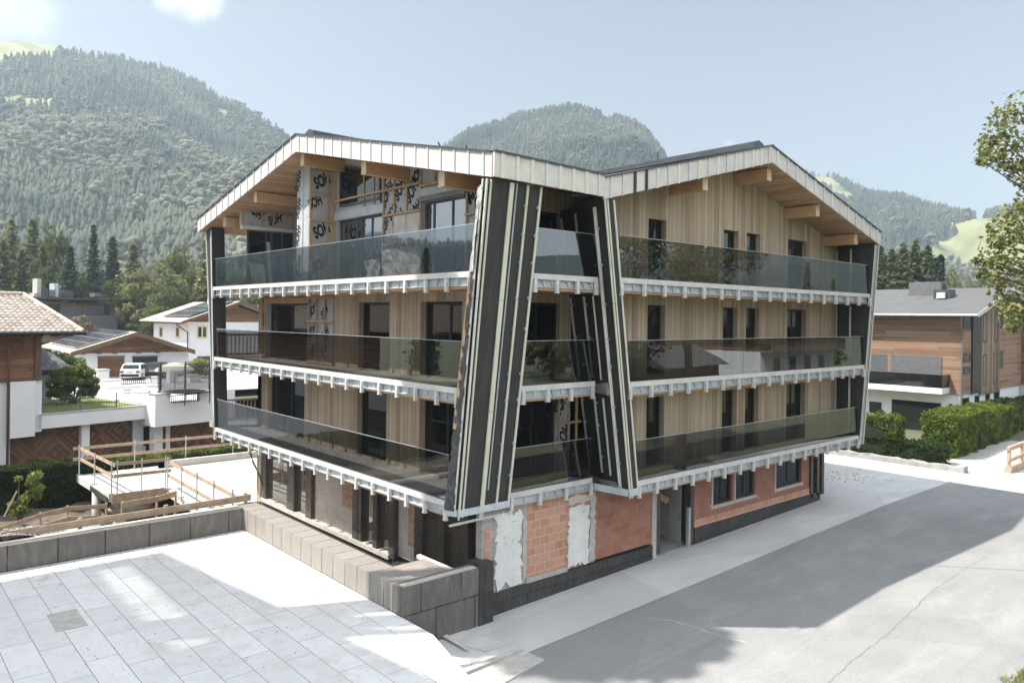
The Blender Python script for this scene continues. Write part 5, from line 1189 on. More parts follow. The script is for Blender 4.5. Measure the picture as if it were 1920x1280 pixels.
# ---- cars
def car(label, P, heading, m, Ln=4.25, W=1.78, H=1.5, estate=True):
    t = thing("parked_car", label, "car", (P[0], P[1], cz), heading)
    prof = [(0, .28), (0.02, .62), (.06, .92), (.22, 1.0), (.30, 1.02), (.52, 1.44), (.85, H), (2.1, H), (2.55, H - .07), (3.15, 1.02), (4.0, .86), (4.2, .62), (4.25, .30)]
    prof = [(x * Ln / 4.25, z) for x, z in prof]
    top = [(x, z) for x, z in prof]
    mb = MB(); secs = []
    for x, z in top:
        hw = W / 2 * (1 - .10 * max(0, (x / Ln - .82) / .18) - .05 * max(0, (.1 - x / Ln) / .1)); gh_ = max(0, z - .95); w1 = hw - gh_ * .32
        secs.append([(x, -hw, .24), (x, -hw, min(z, .62)), (x, -hw * .99, min(z, .93)), (x, -w1, z - .02), (x, -w1 * .8, z), (x, w1 * .8, z), (x, w1, z - .02), (x, hw * .99, min(z, .93)), (x, hw, min(z, .62)), (x, hw, .24)])
    n = len(secs[0])
    for i in range(len(secs) - 1):
        for j in range(n - 1): mb.face([secs[i][j], secs[i][j + 1], secs[i + 1][j + 1], secs[i + 1][j]])
    mb.face(secs[0]); mb.face(secs[-1][::-1])
    body = mb.build("body", M[m], t, local=True)
    hw = W / 2
    g = lambda pts, nm, mm="car_glass": MB().prism(pts, (0, 0, .004) if False else (0, 0.006 * (1 if pts[0][1] > 0 else -1), 0)).build(nm, M[mm], t, local=True)
    for s in (-1, 1):
        y0, y1 = s * (hw * .99 + .003), s * (hw - .55 * .32 + .035)
        k = .47
        g([(.50, y0 - s * .01, .99), (1.45, y0 - s * .01, .99), (1.45, y1, H - .13), (.72, y1, H - .13)], "side_window"); g([(1.52, y0 - s * .01, .99), (3.0, y0 - s * .01, .99), (2.5, y1, H - .13), (1.52, y1, H - .13)], "side_window")
        for x in (.78, 3.38):
            wh = MB(); pts = [(x + .32 * math.cos(a * math.pi / 8), s * (hw - .2), .32 + .32 * math.sin(a * math.pi / 8)) for a in range(16)]
            wb = wh.prism(pts, (0, s * .215, 0)).build("wheel", M["rubber"], t, local=True)
            pts = [(x + .2 * math.cos(a * math.pi / 6), s * (hw + .017), .32 + .2 * math.sin(a * math.pi / 6)) for a in range(12)]; MB().prism(pts, (0, s * .012, 0)).build("rim", M["galvanised"], wb, local=True)
        MB().box(-.012, .06, s * hw * .93 - s * .30, s * hw * .93, .70, .90).build("tail_light", M["lamp_red"], t, local=True)
        MB().box(2.62, 2.8, s * (hw + .0), s * (hw + .17), .95, 1.08).build("mirror", M[m], t, local=True)
    MB().prism([(.305, -hw * .80, 1.035), (.305, hw * .80, 1.035), (.515, hw * .72, 1.40), (.515, -hw * .72, 1.40)], (-.02, 0, .01)).build("rear_window", M["car_glass"], t, local=True)
    MB().prism([(3.12, -hw * .8, 1.05), (3.12, hw * .8, 1.05), (2.58, hw * .68, H - .09), (2.58, -hw * .68, H - .09)], (.02, 0, .015)).build("windscreen", M["car_glass"], t, local=True)
    MB().box(-.03, .01, -hw * .86, hw * .86, .34, .56).build("bumper", M["rubber"], t, local=True); MB().box(-.02, .01, -.26, .26, .70, .82).build("number_plate", M["channel_white"], t, local=True)
    return t
pc = atD(243, 712, 70); car("white estate car parked nose-in before the closed brown garage door", pc, R(61), "car_white")
pc = atD(285, 707, 72); car("dark grey car parked before the open garage beside the white car", pc, R(60), "car_grey")
# ---- white chalet with solar roof
FC = Frame(atD(353, 640, 88), R(0)); 
ch = thing("white_chalet", "white rendered chalet with overhanging roof, solar panels and chimney", "house", (FC.P[0], FC.P[1], cz), 0)
def Cc(name, m, x0, x1, y0, y1, z0, z1, p=None): return MB().box(x0, x1, y0, y1, z0 - cz, z1 - cz).build(name, M[m], p or ch, local=True)
ylen = min(18, FC.onx(288, 640, 0)[0]); zev = FC.onx(330, 603, -1.2)[1]; Wc = 11.0; zrd = zev + 2.3
Cc("wall", "white_plaster", 0, Wc, 0, ylen, cz - 1, zev + .1)
MB().prism([(0, -.06, zev - cz), (Wc, -.06, zev - cz), (Wc / 2, -.06, zrd - .3 - cz)], (0, .055, 0)).build("timber_gable", M["chalet_boards"], ch, local=True)
for a, b in (((-1.3, zev - .15), (Wc / 2, zrd)), ((Wc / 2, zrd), (Wc + 1.3, zev - .15))):
    rr_ = MB().prism([(a[0], -1.6, a[1] - cz), (b[0], -1.6, b[1] - cz), (b[0], -1.6, b[1] + .2 - cz), (a[0], -1.6, a[1] + .2 - cz)], (0, ylen + 3.2, 0)).build("roof", M["pale_tiles"], ch, local=True)
    MB().prism([(a[0], -1.66, a[1] - .12 - cz), (b[0], -1.66, b[1] - .12 - cz), (b[0], -1.66, b[1] + .22 - cz), (a[0], -1.66, a[1] + .22 - cz)], (0, .05, 0)).build("bargeboard", M["dark_wood"], rr_, local=True)
MB().tube([(-1.4, -1.6, zev - .15 - cz), (-1.4, ylen + 1.6, zev - .15 - cz)], .1, 8).build("gutter", M["iron_black"], ch, local=True)
u = np.array([Wc / 2 + 1.3, 0, zrd - zev + .15]); L_ = np.linalg.norm(u); u /= L_; nn = np.array([-u[2], 0, u[0]]); o_ = np.array([-1.3, -.8, zev + .08 - cz]) + u * L_ * .16 + nn * .10
MB().prism([tuple(o_), tuple(o_ + u * L_ * .78), tuple(o_ + u * L_ * .78 + np.array([0, 9.5, 0])), tuple(o_ + np.array([0, 9.5, 0]))], nn * .06).build("solar_array", M["solar_cells"], ch, local=True)
cy, cz_ = FC.onx(380, 562, Wc * .40); Cc("chimney", "white_plaster", Wc * .40 - .5, Wc * .40 + .5, 4, 5, zrd - 1, zrd + .75); Cc("chimney_hood", "iron_grey", Wc * .4 - .6, Wc * .4 + .6, 3.9, 5.1, zrd + .752, zrd + 1.0)
for px in (302, 333):
    y, zq = FC.onx(px, 622, 0); f = wbox(ch, y - .75, y + .75, zq - .75 - cz, zq + .7 - cz, -.03, .02, "cream_trim", "dark_wood", .22, 1, "window", 'y')
for px in (379,):
    s, zq = FC.on(px, 622, 0); wbox(ch, s - .62, s + .62, zq - .75 - cz, zq + .7 - cz, -.05, .02, "cream_trim", "window_glass", .16, 2)
s, zq = FC.on(383, 685, 0); wbox(ch, s - .8, s + .8, zq - 1.2 - cz, zq + 1.1 - cz, -.05, .02, "dark_wood", "window_glass", .15, 2)
MB().tube([(-1.35, -.1, zev - .3 - cz), (-1.0, -.1, zev - .6 - cz), (-.12, -.12, zev - 1.2 - cz), (-.12, -.12, -1)], .08, 8).build("downpipe", M["dark_wood"], ch, local=True)
# ---- dark flat-roofed house
FD = Frame(atD(65, 580, 108), R(8)); dh = thing("flat_roofed_house", "dark modern house with wide flat roof, stone balcony and roof chimneys", "house", (FD.P[0], FD.P[1], cz), FD.a)
def D_(name, m, px0, px1, py0, py1, y0, y1, p=None):
    s0, zt = FD.on(px0, py0, y0); s1, zb = FD.on(px1, py1, y0); return MB().box(s0, s1, y0, y1, min(zb, zt) - cz, max(zb, zt) - cz).build(name, M[m], p or dh, local=True)
rf2 = D_("roof", "ridge_metal", 20, 254, 556, 564, -3, 14)
D_("timber_wall", "reclaimed_boards", 50, 215, 565, 640, 0, 12); D_("dark_wall", "frame_black", 92, 112, 571, 588, -.1, -.01); D_("dark_wall", "frame_black", 196, 206, 570, 592, -.1, -.01)
for a, b in ((113, 153), (155, 194)): D_("blind", "iron_grey", a, b, 572, 590, -.12, -.01)
D_("stone_balcony", "dark_slate", 110, 220, 590, 622, -2.5, -.02)
for a, b, c, m_ in ((70, 77, 522, "pale_stone"), (64, 84, 549, "pale_stone"), (77, 90, 540, "ridge_metal"), (102, 109, 531, "channel_white"), (92, 106, 543, "iron_grey"), (120, 137, 544, "ridge_metal"), (178, 192, 549, "iron_grey")):
    D_("chimney", m_, a, b, c, 556.5, 3, 5)
# ---- timber house behind the hedge on the right
FR = Frame(atD(1802, 690, 55), R(0)); gr = -.5
rh = thing("timber_house", "weathered board house with white ground floor, dark roof and blinds beyond the hedge", "house", (FR.P[0], FR.P[1], gr), 0)
def Rb(name, m, x0, x1, y0, y1, z0, z1, p=None): return MB().box(x0, x1, y0, y1, z0 - gr, z1 - gr).build(name, M[m], p or rh, local=True)
zmid = FR.onx(1790, 739, 0)[1]; zev = FR.onx(1790, 590, 0)[1]
YL = 26.0; WR = 14.0
Rb("timber_wall", "reclaimed_boards", 0, WR, 0, YL, zmid, zev + .15)
Rb("white_wall", "white_plaster", .12, WR - .1, .12, YL - .1, gr - 1, zmid - .002)
zrg = zev + 2.05
for a, b in (((-1.1, zev - .05), (WR / 2, zrg)), ((WR / 2, zrg), (WR + 1.1, zev - .05))):
    q = MB().prism([(a[0], -1.4, a[1] - gr), (b[0], -1.4, b[1] - gr), (b[0], -1.4, b[1] + .16 - gr), (a[0], -1.4, a[1] + .16 - gr)], (0, YL + 2.4, 0)).build("roof", M["roof_sheet"], rh, local=True)
    MB().prism([(a[0], -1.45, a[1] - .12 - gr), (b[0], -1.45, b[1] - .12 - gr), (b[0], -1.45, b[1] + .17 - gr), (a[0], -1.45, a[1] + .17 - gr)], (0, .045, 0)).build("verge_board", M["galvanised"], q, local=True)
MB().prism([(0.02, -.003, zev + .152 - gr), (WR - .02, -.003, zev + .152 - gr), (WR / 2, -.003, zrg - .05 - gr)], (0, .2, 0)).build("timber_gable", M["reclaimed_vertical"], rh, local=True)
MB().tube([(-1.18, -1.4, zev - .02 - gr), (-1.18, YL + 1, zev - .02 - gr)], .09, 8).build("gutter", M["channel_white"], rh, local=True)
MB().tube([(-1.1, -.3, zev - .1 - gr), (-.5, -.1, zev - .9 - gr), (-.1, -.1, zev - 1.3 - gr), (-.1, -.1, 0)], .06, 8).build("downpipe", M["iron_grey"], rh, local=True)
def Rx(name, m, px0, px1, py0, py1, x0, x1, **k):
    ya, z1 = FR.onx(px0, py0, x0); yb, z0 = FR.onx(px1, py1, x0); return MB().box(x0, x1, yb, ya, z0 - gr, z1 - gr).build(name, M[m], rh, local=True)
Rx("blind", "iron_grey", 1672, 1765, 664, 726, -.06, -.003); Rx("blind", "window_grey", 1634, 1663, 663, 726, -.06, -.003); Rx("post", "reclaimed_vertical", 1664, 1671, 663, 726, -.07, -.003)
y0, z0 = FR.onx(1628, 738, -1.5); y1, z1 = FR.onx(1766, 728, -1.5); zs = z1
bal = Rb("balcony", "white_plaster", -1.5, -.003, y1, YL - 2, zs - .42, zs); Rb("balcony_panel", "window_glass", -1.5, -1.44, y1, YL - 2, zs + .004, zs + .95, bal); Rb("balcony_panel", "window_glass", -1.438, -.01, y1, y1 + .06, zs + .004, zs + .95, bal); Rb("balcony_rail", "iron_grey", -1.53, -1.42, y1, YL - 2, zs + .953, zs + .99, bal)
Rx("patio_door", "window_glass", 1672, 1763, 748, 812, .06, .118); Rx("patio_door", "window_glass", 1630, 1652, 752, 775, .06, .118); Rx("wall_lamp", "iron_black", 1779, 1784, 757, 761, -.02, .118)
def Ry(name, m, px0, px1, py0, py1, y0, y1, frame=True):
    a, z1 = FR.on(px0, py0, y0); b, z0 = FR.on(px1, py1, y0)
    if frame: return wbox(rh, a, b, z0 - gr, z1 - gr, y0, y1, "frame_black", m, .12)
    return MB().box(a, b, y0, y1, z0 - gr, z1 - gr).build(name, M[m], rh, local=True)
for q in ((1807, 1821, 590, 617), (1807, 1820, 663, 678), (1807, 1819, 688, 700), (1844, 1851, 588, 642), (1844, 1850, 664, 722), (1865, 1872, 587, 640), (1863, 1870, 661, 719), (1876, 1880, 590, 615), (1875, 1880, 658, 690)): Ry("window", "window_glass", *q, -.05, -.002)
for q in ((1803, 1817, 747, 772), (1829, 1836, 742, 766), (1849, 1856, 738, 760), (1865, 1874, 733, 759)): Ry("window", "window_glass", *q, .06, .118)
Ry("recess_panel", "frame_black", 1825, 1840, 592, 735, -.12, -.003, False); Ry("cladding", "reclaimed_vertical", 1840.5, 1875, 586, 734, -.035, -.003, False)
cy, cz2 = FR.onx(1740, 540, 5.2); Rb("roof_unit", "iron_grey", 4.5, 6.0, cy - 1.2, cy + 1.2, zrg - .6, zrg + .62)
Rb("chimney", "ridge_metal", 3.3, 4.4, 1.9, 3.1, zrg - 1.2, zrg - .05); Rb("chimney", "iron_black", 3.7, 3.9, 2.4, 2.6, zrg - .05, zrg + .35); Rb("roof_hatch", "channel_white", 3.05, 3.25, 2.2, 2.8, zrg - .75, zrg - .3)
P2 = FR.on(1886, 640, 1.0)[0]
wing = thing("timber_wing", "darker rear timber house with tall slot windows half hidden by the maple", "house", (FR.P[0] + WR + 1, FR.P[1] - 1.5, gr), 0)
MB().box(0, 14, 0, 12, 0, zmid - gr).build("white_wall", M["white_plaster"], wing, local=True); MB().box(-.1, 14.1, -.1, 12.1, zmid + .002 - gr, zev + 1 - gr).build("timber_wall", M["reclaimed_boards"], wing, local=True); MB().box(-1, 15, -1.2, 13, zev + 1.002 - gr, zev + 1.2 - gr).build("roof", M["roof_sheet"], wing, local=True)
for i in range(4): wbox(wing, 1.2 + i * 3, 2.2 + i * 3, 4 - gr - .5, 6.3 - gr - .5, -.2, -.102, "frame_black", "window_glass", .1); wbox(wing, 1.2 + i * 3, 2.0 + i * 3, .6, 2.0, -.1, -.002, "frame_black", "window_glass", .1)
# ================================================================ MOUNTAINS AND FOREST
YH = lambda px: Y0 + (px - 960) * math.tan(ROLL)
phi_of = lambda px: math.atan((px - 960) / FPX)
def skyline(pts):  # (px, y) -> arrays (phi, tan elevation)
    return [(phi_of(px), (YH(px) - y) / FPX * math.cos(phi_of(px))) for px, y in pts]
def hash2(x, y): return np.modf(np.abs(np.sin(x * 127.1 + y * 311.7) * 43758.5453))[0]
def vnoise(x, y):
    xi, yi = np.floor(x), np.floor(y); xf, yf = x - xi, y - yi; u = xf * xf * (3 - 2 * xf); v = yf * yf * (3 - 2 * yf)
    return (hash2(xi, yi) * (1 - u) + hash2(xi + 1, yi) * u) * (1 - v) + (hash2(xi, yi + 1) * (1 - u) + hash2(xi + 1, yi + 1) * u) * v
def fbm(x, y, o=4): return sum(vnoise(x * 2 ** i, y * 2 ** i) / 2 ** (i + 1) for i in range(o))
class Mountain:
    def __init__(s, sky, d0, d1, pw=1.12, rough=.10, back=1.35, lift=0.0):
        s.ph = np.array([p for p, _ in sky]); s.el = np.array([e for _, e in sky]); s.d0, s.d1, s.pw, s.rough, s.back, s.lift = d0, d1, pw, rough, back, lift
    def h(s, phi, t):
        e = np.interp(phi, s.ph, s.el); zr = HC + e * s.d1; r = s.d0 + (s.d1 - s.d0) * t
        x, y = r * np.sin(phi), r * np.cos(phi)
        tt = np.clip(t, 0, 1); z = -4 + (zr + 4) * tt ** s.pw
        bump = (fbm(x / 150 + 3, y / 150) - .47) * s.rough * s.d1 * np.sin(np.pi * tt) * .9 + (fbm(x / 45, y / 45) - .47) * s.rough * .25 * s.d1 * np.sin(np.pi * tt)
        z = z + bump; z = np.minimum(z, HC + e * r * (1 - .02 * (1 - tt)) - .0)
        return np.where(t > 1, zr - (t - 1) * (s.d1 - s.d0) * .55, z), x, y
    def world(s, x, y, z): return np.stack([x * RT[0] + y * FW[0], x * RT[1] + y * FW[1], z], -1)
    def mesh(s, name, m, nphi=160, nt=46, clear=()):
        P = np.linspace(s.ph[0], s.ph[-1], nphi); T = np.concatenate([np.linspace(0, 1, nt), [1.12, 1.3]])
        pp, tt = np.meshgrid(P, T); z, x, y = s.h(pp, tt); V = s.world(x, y, z).reshape(-1, 3); n = len(T)
        i, j = np.meshgrid(np.arange(nphi - 1), np.arange(n - 1)); a = (j * nphi + i).ravel(); Q = np.stack([a, a + 1, a + 1 + nphi, a + nphi], -1); cen = V[Q].mean(1); fx_, fy_ = project(cen); tn = np.zeros(len(Q)); front = (cen @ FW) > 50
        for poly in clear: tn[inpoly(fx_, fy_, poly) & front] = 1
        return tag(npmesh(name, V, Q, m, tone=tn, smooth=True), kind="structure")
t = NT("alpine_meadow"); p = t.pos(); n = t.noise(p, .012, 5, .6); n2 = t.noise(p, .05, 4, .6)
col = t.ramp(n, [(.35, (.15, .165, .085)), (.52, (.26, .26, .14)), (.68, (.38, .35, .22))]); col = t.mix(t.mr(n2, .45, .65, 0, .5), col, (.13, .155, .065)); col = t.mix(t.attr(), t.mix(n2, (.035, .045, .035), (.06, .07, .05)), col); t.bsdf(col, .95, 0, None, .1); M["alpine_meadow"] = t.m
m1 = Mountain([(-1.75, .10), (-1.45, .085), (-1.31, .085), (-1.22, .10), (-.95, .2), (-.72, .31)] + skyline([(-60, 72), (0, 78), (30, 77), (70, 84), (120, 88), (190, 106), (240, 119), (300, 131), (340, 146), (385, 168), (405, 190), (430, 196), (450, 206), (480, 222), (510, 241), (545, 268), (600, 312), (660, 360), (760, 430), (860, 500), (960, 560)]), 330, 1050)
m2 = Mountain(skyline([(560, 560), (640, 470), (720, 380), (780, 310), (835, 272), (860, 256), (880, 246), (905, 236), (940, 228), (958, 217), (1000, 210), (1030, 204), (1062, 200), (1085, 202), (1112, 210), (1122, 218), (1130, 226), (1142, 222), (1160, 222), (1185, 230), (1205, 246), (1225, 266), (1243, 292), (1262, 318), (1300, 345), (1380, 375), (1470, 420), (1560, 500), (1640, 580)]), 380, 960, 1.05)
m3 = Mountain(skyline([(1240, 520), (1340, 420), (1430, 350), (1500, 328), (1520, 329), (1545, 332), (1562, 332), (1580, 341), (1602, 350), (1630, 360), (1660, 368), (1685, 370), (1712, 381), (1745, 391), (1775, 400), (1800, 407), (1830, 410), (1862, 406), (1900, 400), (1990, 380), (2150, 360)]) + [(.9, .15), (1.2, .10), (1.7, .08), (2.2, .10)], 520, 1450, .95)
m4 = Mountain([(2.0, .03), (2.2, .035), (2.35, .02), (2.75, .025), (3.15, .05), (3.6, .04), (4.1, .05), (4.55, .04)], 500, 1500)
def project(P):
    d = P @ FW; x = FPX * (P @ RT) / d; y = -FPX * (P[:, 2] - HC) / d + (Y0 - 640); return 960 + CR_ * x - SR_ * y, 640 + SR_ * x + CR_ * y
def inpoly(px, py, poly):
    inside = np.zeros(len(px), bool); n = len(poly)
    for i in range(n):
        x0, y0 = poly[i]; x1, y1 = poly[(i + 1) % n]
        c = ((y0 > py) != (y1 > py)) & (px < (x1 - x0) * (py - y0) / (y1 - y0 + 1e-9) + x0); inside ^= c
    return inside
clear1 = [((-400, 40), (60, 60), (205, 95), (185, 112), (120, 100), (60, 116), (0, 120), (-400, 120)), ((-400, 180), (40, 182), (100, 186), (125, 192), (120, 206), (60, 206), (0, 212), (-400, 215)), ((172, 190), (194, 192), (192, 210), (178, 208)), ((402, 198), (428, 210), (430, 236), (412, 226))]
clear3 = [((1530, 330), (1560, 334), (1600, 366), (1585, 372), (1555, 356), (1528, 345)), ((1775, 422), (1830, 410), (1960, 405), (1960, 452), (1860, 452), (1800, 440)), ((1735, 470), (1790, 440), (1960, 452), (1960, 520), (1800, 505), (1745, 492))]
m1.mesh("mountain", M["alpine_meadow"], 420, 110, clear1); m2.mesh("mountain", M["alpine_meadow"], 200, 60); m3.mesh("mountain", M["alpine_meadow"], 420, 110, clear3); m4.mesh("mountain", M["alpine_meadow"], 120, 20)
# low-poly trees for the far slopes: starred tiers for conifers, lumps for broadleaves
def proto_conifer(r, tiers=4, sp=9):
    V, F = [], []
    for k in range(tiers):
        z0 = .08 + .84 * k / tiers; z1 = min(1.0, z0 + .42 - .04 * k); rad = .235 * (1 - z0) ** .85 + .02; b = len(V); n = sp
        for i in range(n):
            a = 2 * math.pi * (i + .4 * k) / n + r.uniform(-.15, .15); q = rad * r.uniform(.55, 1.15); V.append((q * math.cos(a), q * math.sin(a), z0 + r.uniform(-.05, .03)))
        V.append((0, 0, z1)); F += [(b + i, b + (i + 1) % n, b + n) for i in range(n)]
    return np.array(V), np.array(F)
def ico():
    g = (1 + 5 ** .5) / 2; v = np.array([(-1, g, 0), (1, g, 0), (-1, -g, 0), (1, -g, 0), (0, -1, g), (0, 1, g), (0, -1, -g), (0, 1, -g), (g, 0, -1), (g, 0, 1), (-g, 0, -1), (-g, 0, 1)]); v /= np.linalg.norm(v[0])
    f = np.array([(0, 11, 5), (0, 5, 1), (0, 1, 7), (0, 7, 10), (0, 10, 11), (1, 5, 9), (5, 11, 4), (11, 10, 2), (10, 7, 6), (7, 1, 8), (3, 9, 4), (3, 4, 2), (3, 2, 6), (3, 6, 8), (3, 8, 9), (4, 9, 5), (2, 4, 11), (6, 2, 10), (8, 6, 7), (9, 8, 1)]); return v, f
IV, IF = ico()
def proto_broad(r, n=11):
    V, F = [], []; b = 0
    for k in range(n):
        a = r.uniform(0, 6.28); q = r.uniform(.04, .25); c = np.array([q * math.cos(a), q * math.sin(a), r.uniform(.30, .85)]); s = r.uniform(.10, .18)
        v = IV * s * r.uniform(.7, 1.25, (12, 1)) * np.array([1, 1, .85]) + c; V.append(v); F.append(IF + b); b += 12
    return np.concatenate(V), np.concatenate(F)
cons = [proto_conifer(rng) for _ in range(6)]; bros = [proto_broad(rng) for _ in range(6)]
def forest(name, label, mt, n, phi0, phi1, t0, t1, hcon, hbro, clear=(), bfun=None, seed=1, tpow=.7):
    r = np.random.default_rng(seed); phi = r.uniform(phi0, phi1, n); t = t0 + (t1 - t0) * r.uniform(0, 1, n) ** tpow
    z, x, y = mt.h(phi, t); P = mt.world(x, y, z); px, py = project(P); ok = np.ones(n, bool)
    for poly in clear: ok &= ~inpoly(px, py, poly)
    P, px, py, t = P[ok], px[ok], py[ok], t[ok]; n = len(P)
    pb = bfun(px, py, P) if bfun else np.full(n, .2); isb = r.uniform(0, 1, n) < pb
    Vs, Fs, Ts = [], [], []; base = 0
    kind = r.integers(0, 6, n); ang = r.uniform(0, 6.28, n); hj = r.uniform(.6, 1.2, n); tone = np.clip(.45 * r.uniform(0, 1, n) + 2.0 * (fbm(P[:, 0] / 70 + 5, P[:, 1] / 70) - .30) + .4 * (fbm(P[:, 0] / 22, P[:, 1] / 22) - .45), 0, 1)
    for b, protos in ((False, cons), (True, bros)):
        for k in range(6):
            idx = np.where((isb == b) & (kind == k))[0]
            if not len(idx): continue
            pv, pf = protos[k]; h = (hbro * 1.2 if b else hcon) * hj[idx] * (1.25 - .45 * t[idx]); w = h * (r.uniform(.85, 1.2, len(idx)) if not b else r.uniform(.85, 1.15, len(idx)))
            c, s = np.cos(ang[idx]), np.sin(ang[idx])
            X = (pv[None, :, 0] * c[:, None] - pv[None, :, 1] * s[:, None]) * w[:, None] + P[idx, 0][:, None]; Y = (pv[None, :, 0] * s[:, None] + pv[None, :, 1] * c[:, None]) * w[:, None] + P[idx, 1][:, None]; Z = pv[None, :, 2] * h[:, None] + P[idx, 2][:, None] - h[:, None] * .08
            V = np.stack([X, Y, Z], -1).reshape(-1, 3); F = (pf[None] + (np.arange(len(idx)) * len(pv))[:, None, None]).reshape(-1, 3) + base; base += len(V)
            tn = (tone[idx] * .45 if not b else .45 + tone[idx] * .55)[:, None] + r.uniform(-.05, .05, (len(idx), len(pf))); Vs.append(V); Fs.append(F); Ts.append(tn.ravel())
    o = npmesh(name, np.concatenate(Vs), np.concatenate(Fs), M["forest_leaf"], tone=np.concatenate(Ts)); return tag(o, label, "forest", kind="stuff")
def bf1(px, py, P):
    n = fbm(P[:, 0] / 90, P[:, 1] / 90); b = np.clip((n - .42) * 6, 0, 1); return np.clip(b * np.clip((py - 190) / 120, 0, 1) * .9 * np.clip((560 - py) / 160, .15, 1), .02, .95)
forest("forest", "dense mixed forest covering the mountain slope behind the tiled house", m1, 24000, -.74, .0, .0, .995, 13.5, 13, clear1, bf1, 3, .75)
forest("forest", "dark forest on the mountain flank mirrored in the balcony glass", m1, 6000, -1.7, -.74, .02, .99, 20, 16, (), None, 13)
forest("forest", "dark conifer forest on the round summit behind the roof valley", m2, 13000, -.28, .26, .3, .997, 9.5, 9, (), lambda px, py, P: np.full(len(P), .06), 4, .55)
def bf3(px, py, P): return np.where(py > 480, .4, .1)
forest("forest", "hazy forest on the hillside beyond the timber house", m3, 9000, .18, .66, .05, .997, 14, 12.5, clear3, bf3, 5, .7)

# ================================================================ TREES AND HEDGES NEARBY
def cards(C, size, r, nrm=None, flat=.0, asp=.6, tone=None, cup=.0):
    """diamond leaf cards at the points C"""
    n = len(C); a = r.normal(size=(n, 3))
    if nrm is not None: a = a * (1 - flat) + nrm * flat * 1.5
    a /= np.linalg.norm(a, axis=1)[:, None]; u = np.cross(a, r.normal(size=(n, 3))); u /= np.linalg.norm(u, axis=1)[:, None]; v = np.cross(a, u)
    s = size * r.uniform(.6, 1.25, n); s = s[:, None]
    V = np.stack([C - u * s, C - v * s * asp + a * s * cup, C + u * s, C + v * s * asp + a * s * cup], 1).reshape(-1, 3)
    return V, np.arange(4 * n).reshape(n, 4)
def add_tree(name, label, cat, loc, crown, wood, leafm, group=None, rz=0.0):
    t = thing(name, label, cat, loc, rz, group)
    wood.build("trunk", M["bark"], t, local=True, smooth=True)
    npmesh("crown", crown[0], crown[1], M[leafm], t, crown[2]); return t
def gen_conifer(h, rad, seed, dense=1.35, bare=.06, droop=.25):
    r = np.random.default_rng(seed); C, T, N = [], [], []; wood = MB().tube([(0, 0, -.3), (0, 0, h * .5), (0, 0, h * .98)], [h * .016 + .05, h * .009 + .03, .02], 8)
    lv = int(h * 2.6 * dense)
    for k in range(lv):
        f = bare + (1 - bare) * (k + r.uniform(0, 1)) / lv; L = rad * (1 - f) ** .75 * r.uniform(.65, 1.12) + .12; nb = int(5 + 5 * (1 - f)); off = r.uniform(0, 6.28)
        for b in range(nb):
            a = off + 2 * math.pi * b / nb + r.uniform(-.3, .3); l = L * r.uniform(.6, 1.1); tone = r.uniform(0, 1); m = max(3, int(l * 4.2))
            for i in range(m):
                s = (i + r.uniform(0, 1)) / m; q = l * s; w = .16 * l * (1 - s) + .08
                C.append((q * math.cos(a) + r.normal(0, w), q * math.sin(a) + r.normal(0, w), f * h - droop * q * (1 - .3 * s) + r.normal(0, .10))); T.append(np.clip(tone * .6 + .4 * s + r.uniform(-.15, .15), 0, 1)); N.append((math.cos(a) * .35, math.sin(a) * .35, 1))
    C = np.array(C); V, F = cards(C, .34 + h * .006, r, np.array(N), .55, .42); return (V, F, np.array(T)), wood
def gen_broad(h, rad, seed, nc=46, per=70, leaf_=.30, base=.28, limbs=7):
    r = np.random.default_rng(seed); wood = MB(); wood.tube([(0, 0, -.3), (.1, .05, h * .25), (0, .1, h * .5), (0, 0, h * .8)], [h * .026, h * .02, h * .013, .04], 9)
    C, T, N = [], [], []; cz_ = h * (base + 1) / 2; hz = h * (1 - base) / 2
    for k in range(nc):
        d = r.normal(size=3); d /= np.linalg.norm(d); q = r.uniform(.35, 1.0) ** .6; c = np.array([d[0] * rad * q, d[1] * rad * q, cz_ + d[2] * hz * q]); c[:2] *= 1 - .25 * max(0, (c[2] - cz_) / hz)
        s = r.uniform(.16, .30) * rad; tone = r.uniform(0, 1)
        if k < limbs: wood.tube([(0, 0, h * (.22 + .05 * k)), tuple(c * .55 + np.array([0, 0, h * .1])), tuple(c)], [h * .010, h * .007, .03], 6)
        e = r.normal(size=(per, 3)); e /= np.linalg.norm(e, axis=1)[:, None]; rr = s * r.uniform(.35, 1.08, per) ** .5; p = c + e * rr[:, None] * np.array([1, 1, .8]); C.append(p); N.append(e)
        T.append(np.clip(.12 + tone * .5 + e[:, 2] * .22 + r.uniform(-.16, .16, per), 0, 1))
    C = np.concatenate(C); V, F = cards(C, leaf_, r, np.concatenate(N), .35, .62); return (V, F, np.concatenate(T)), wood
PROTO = {}
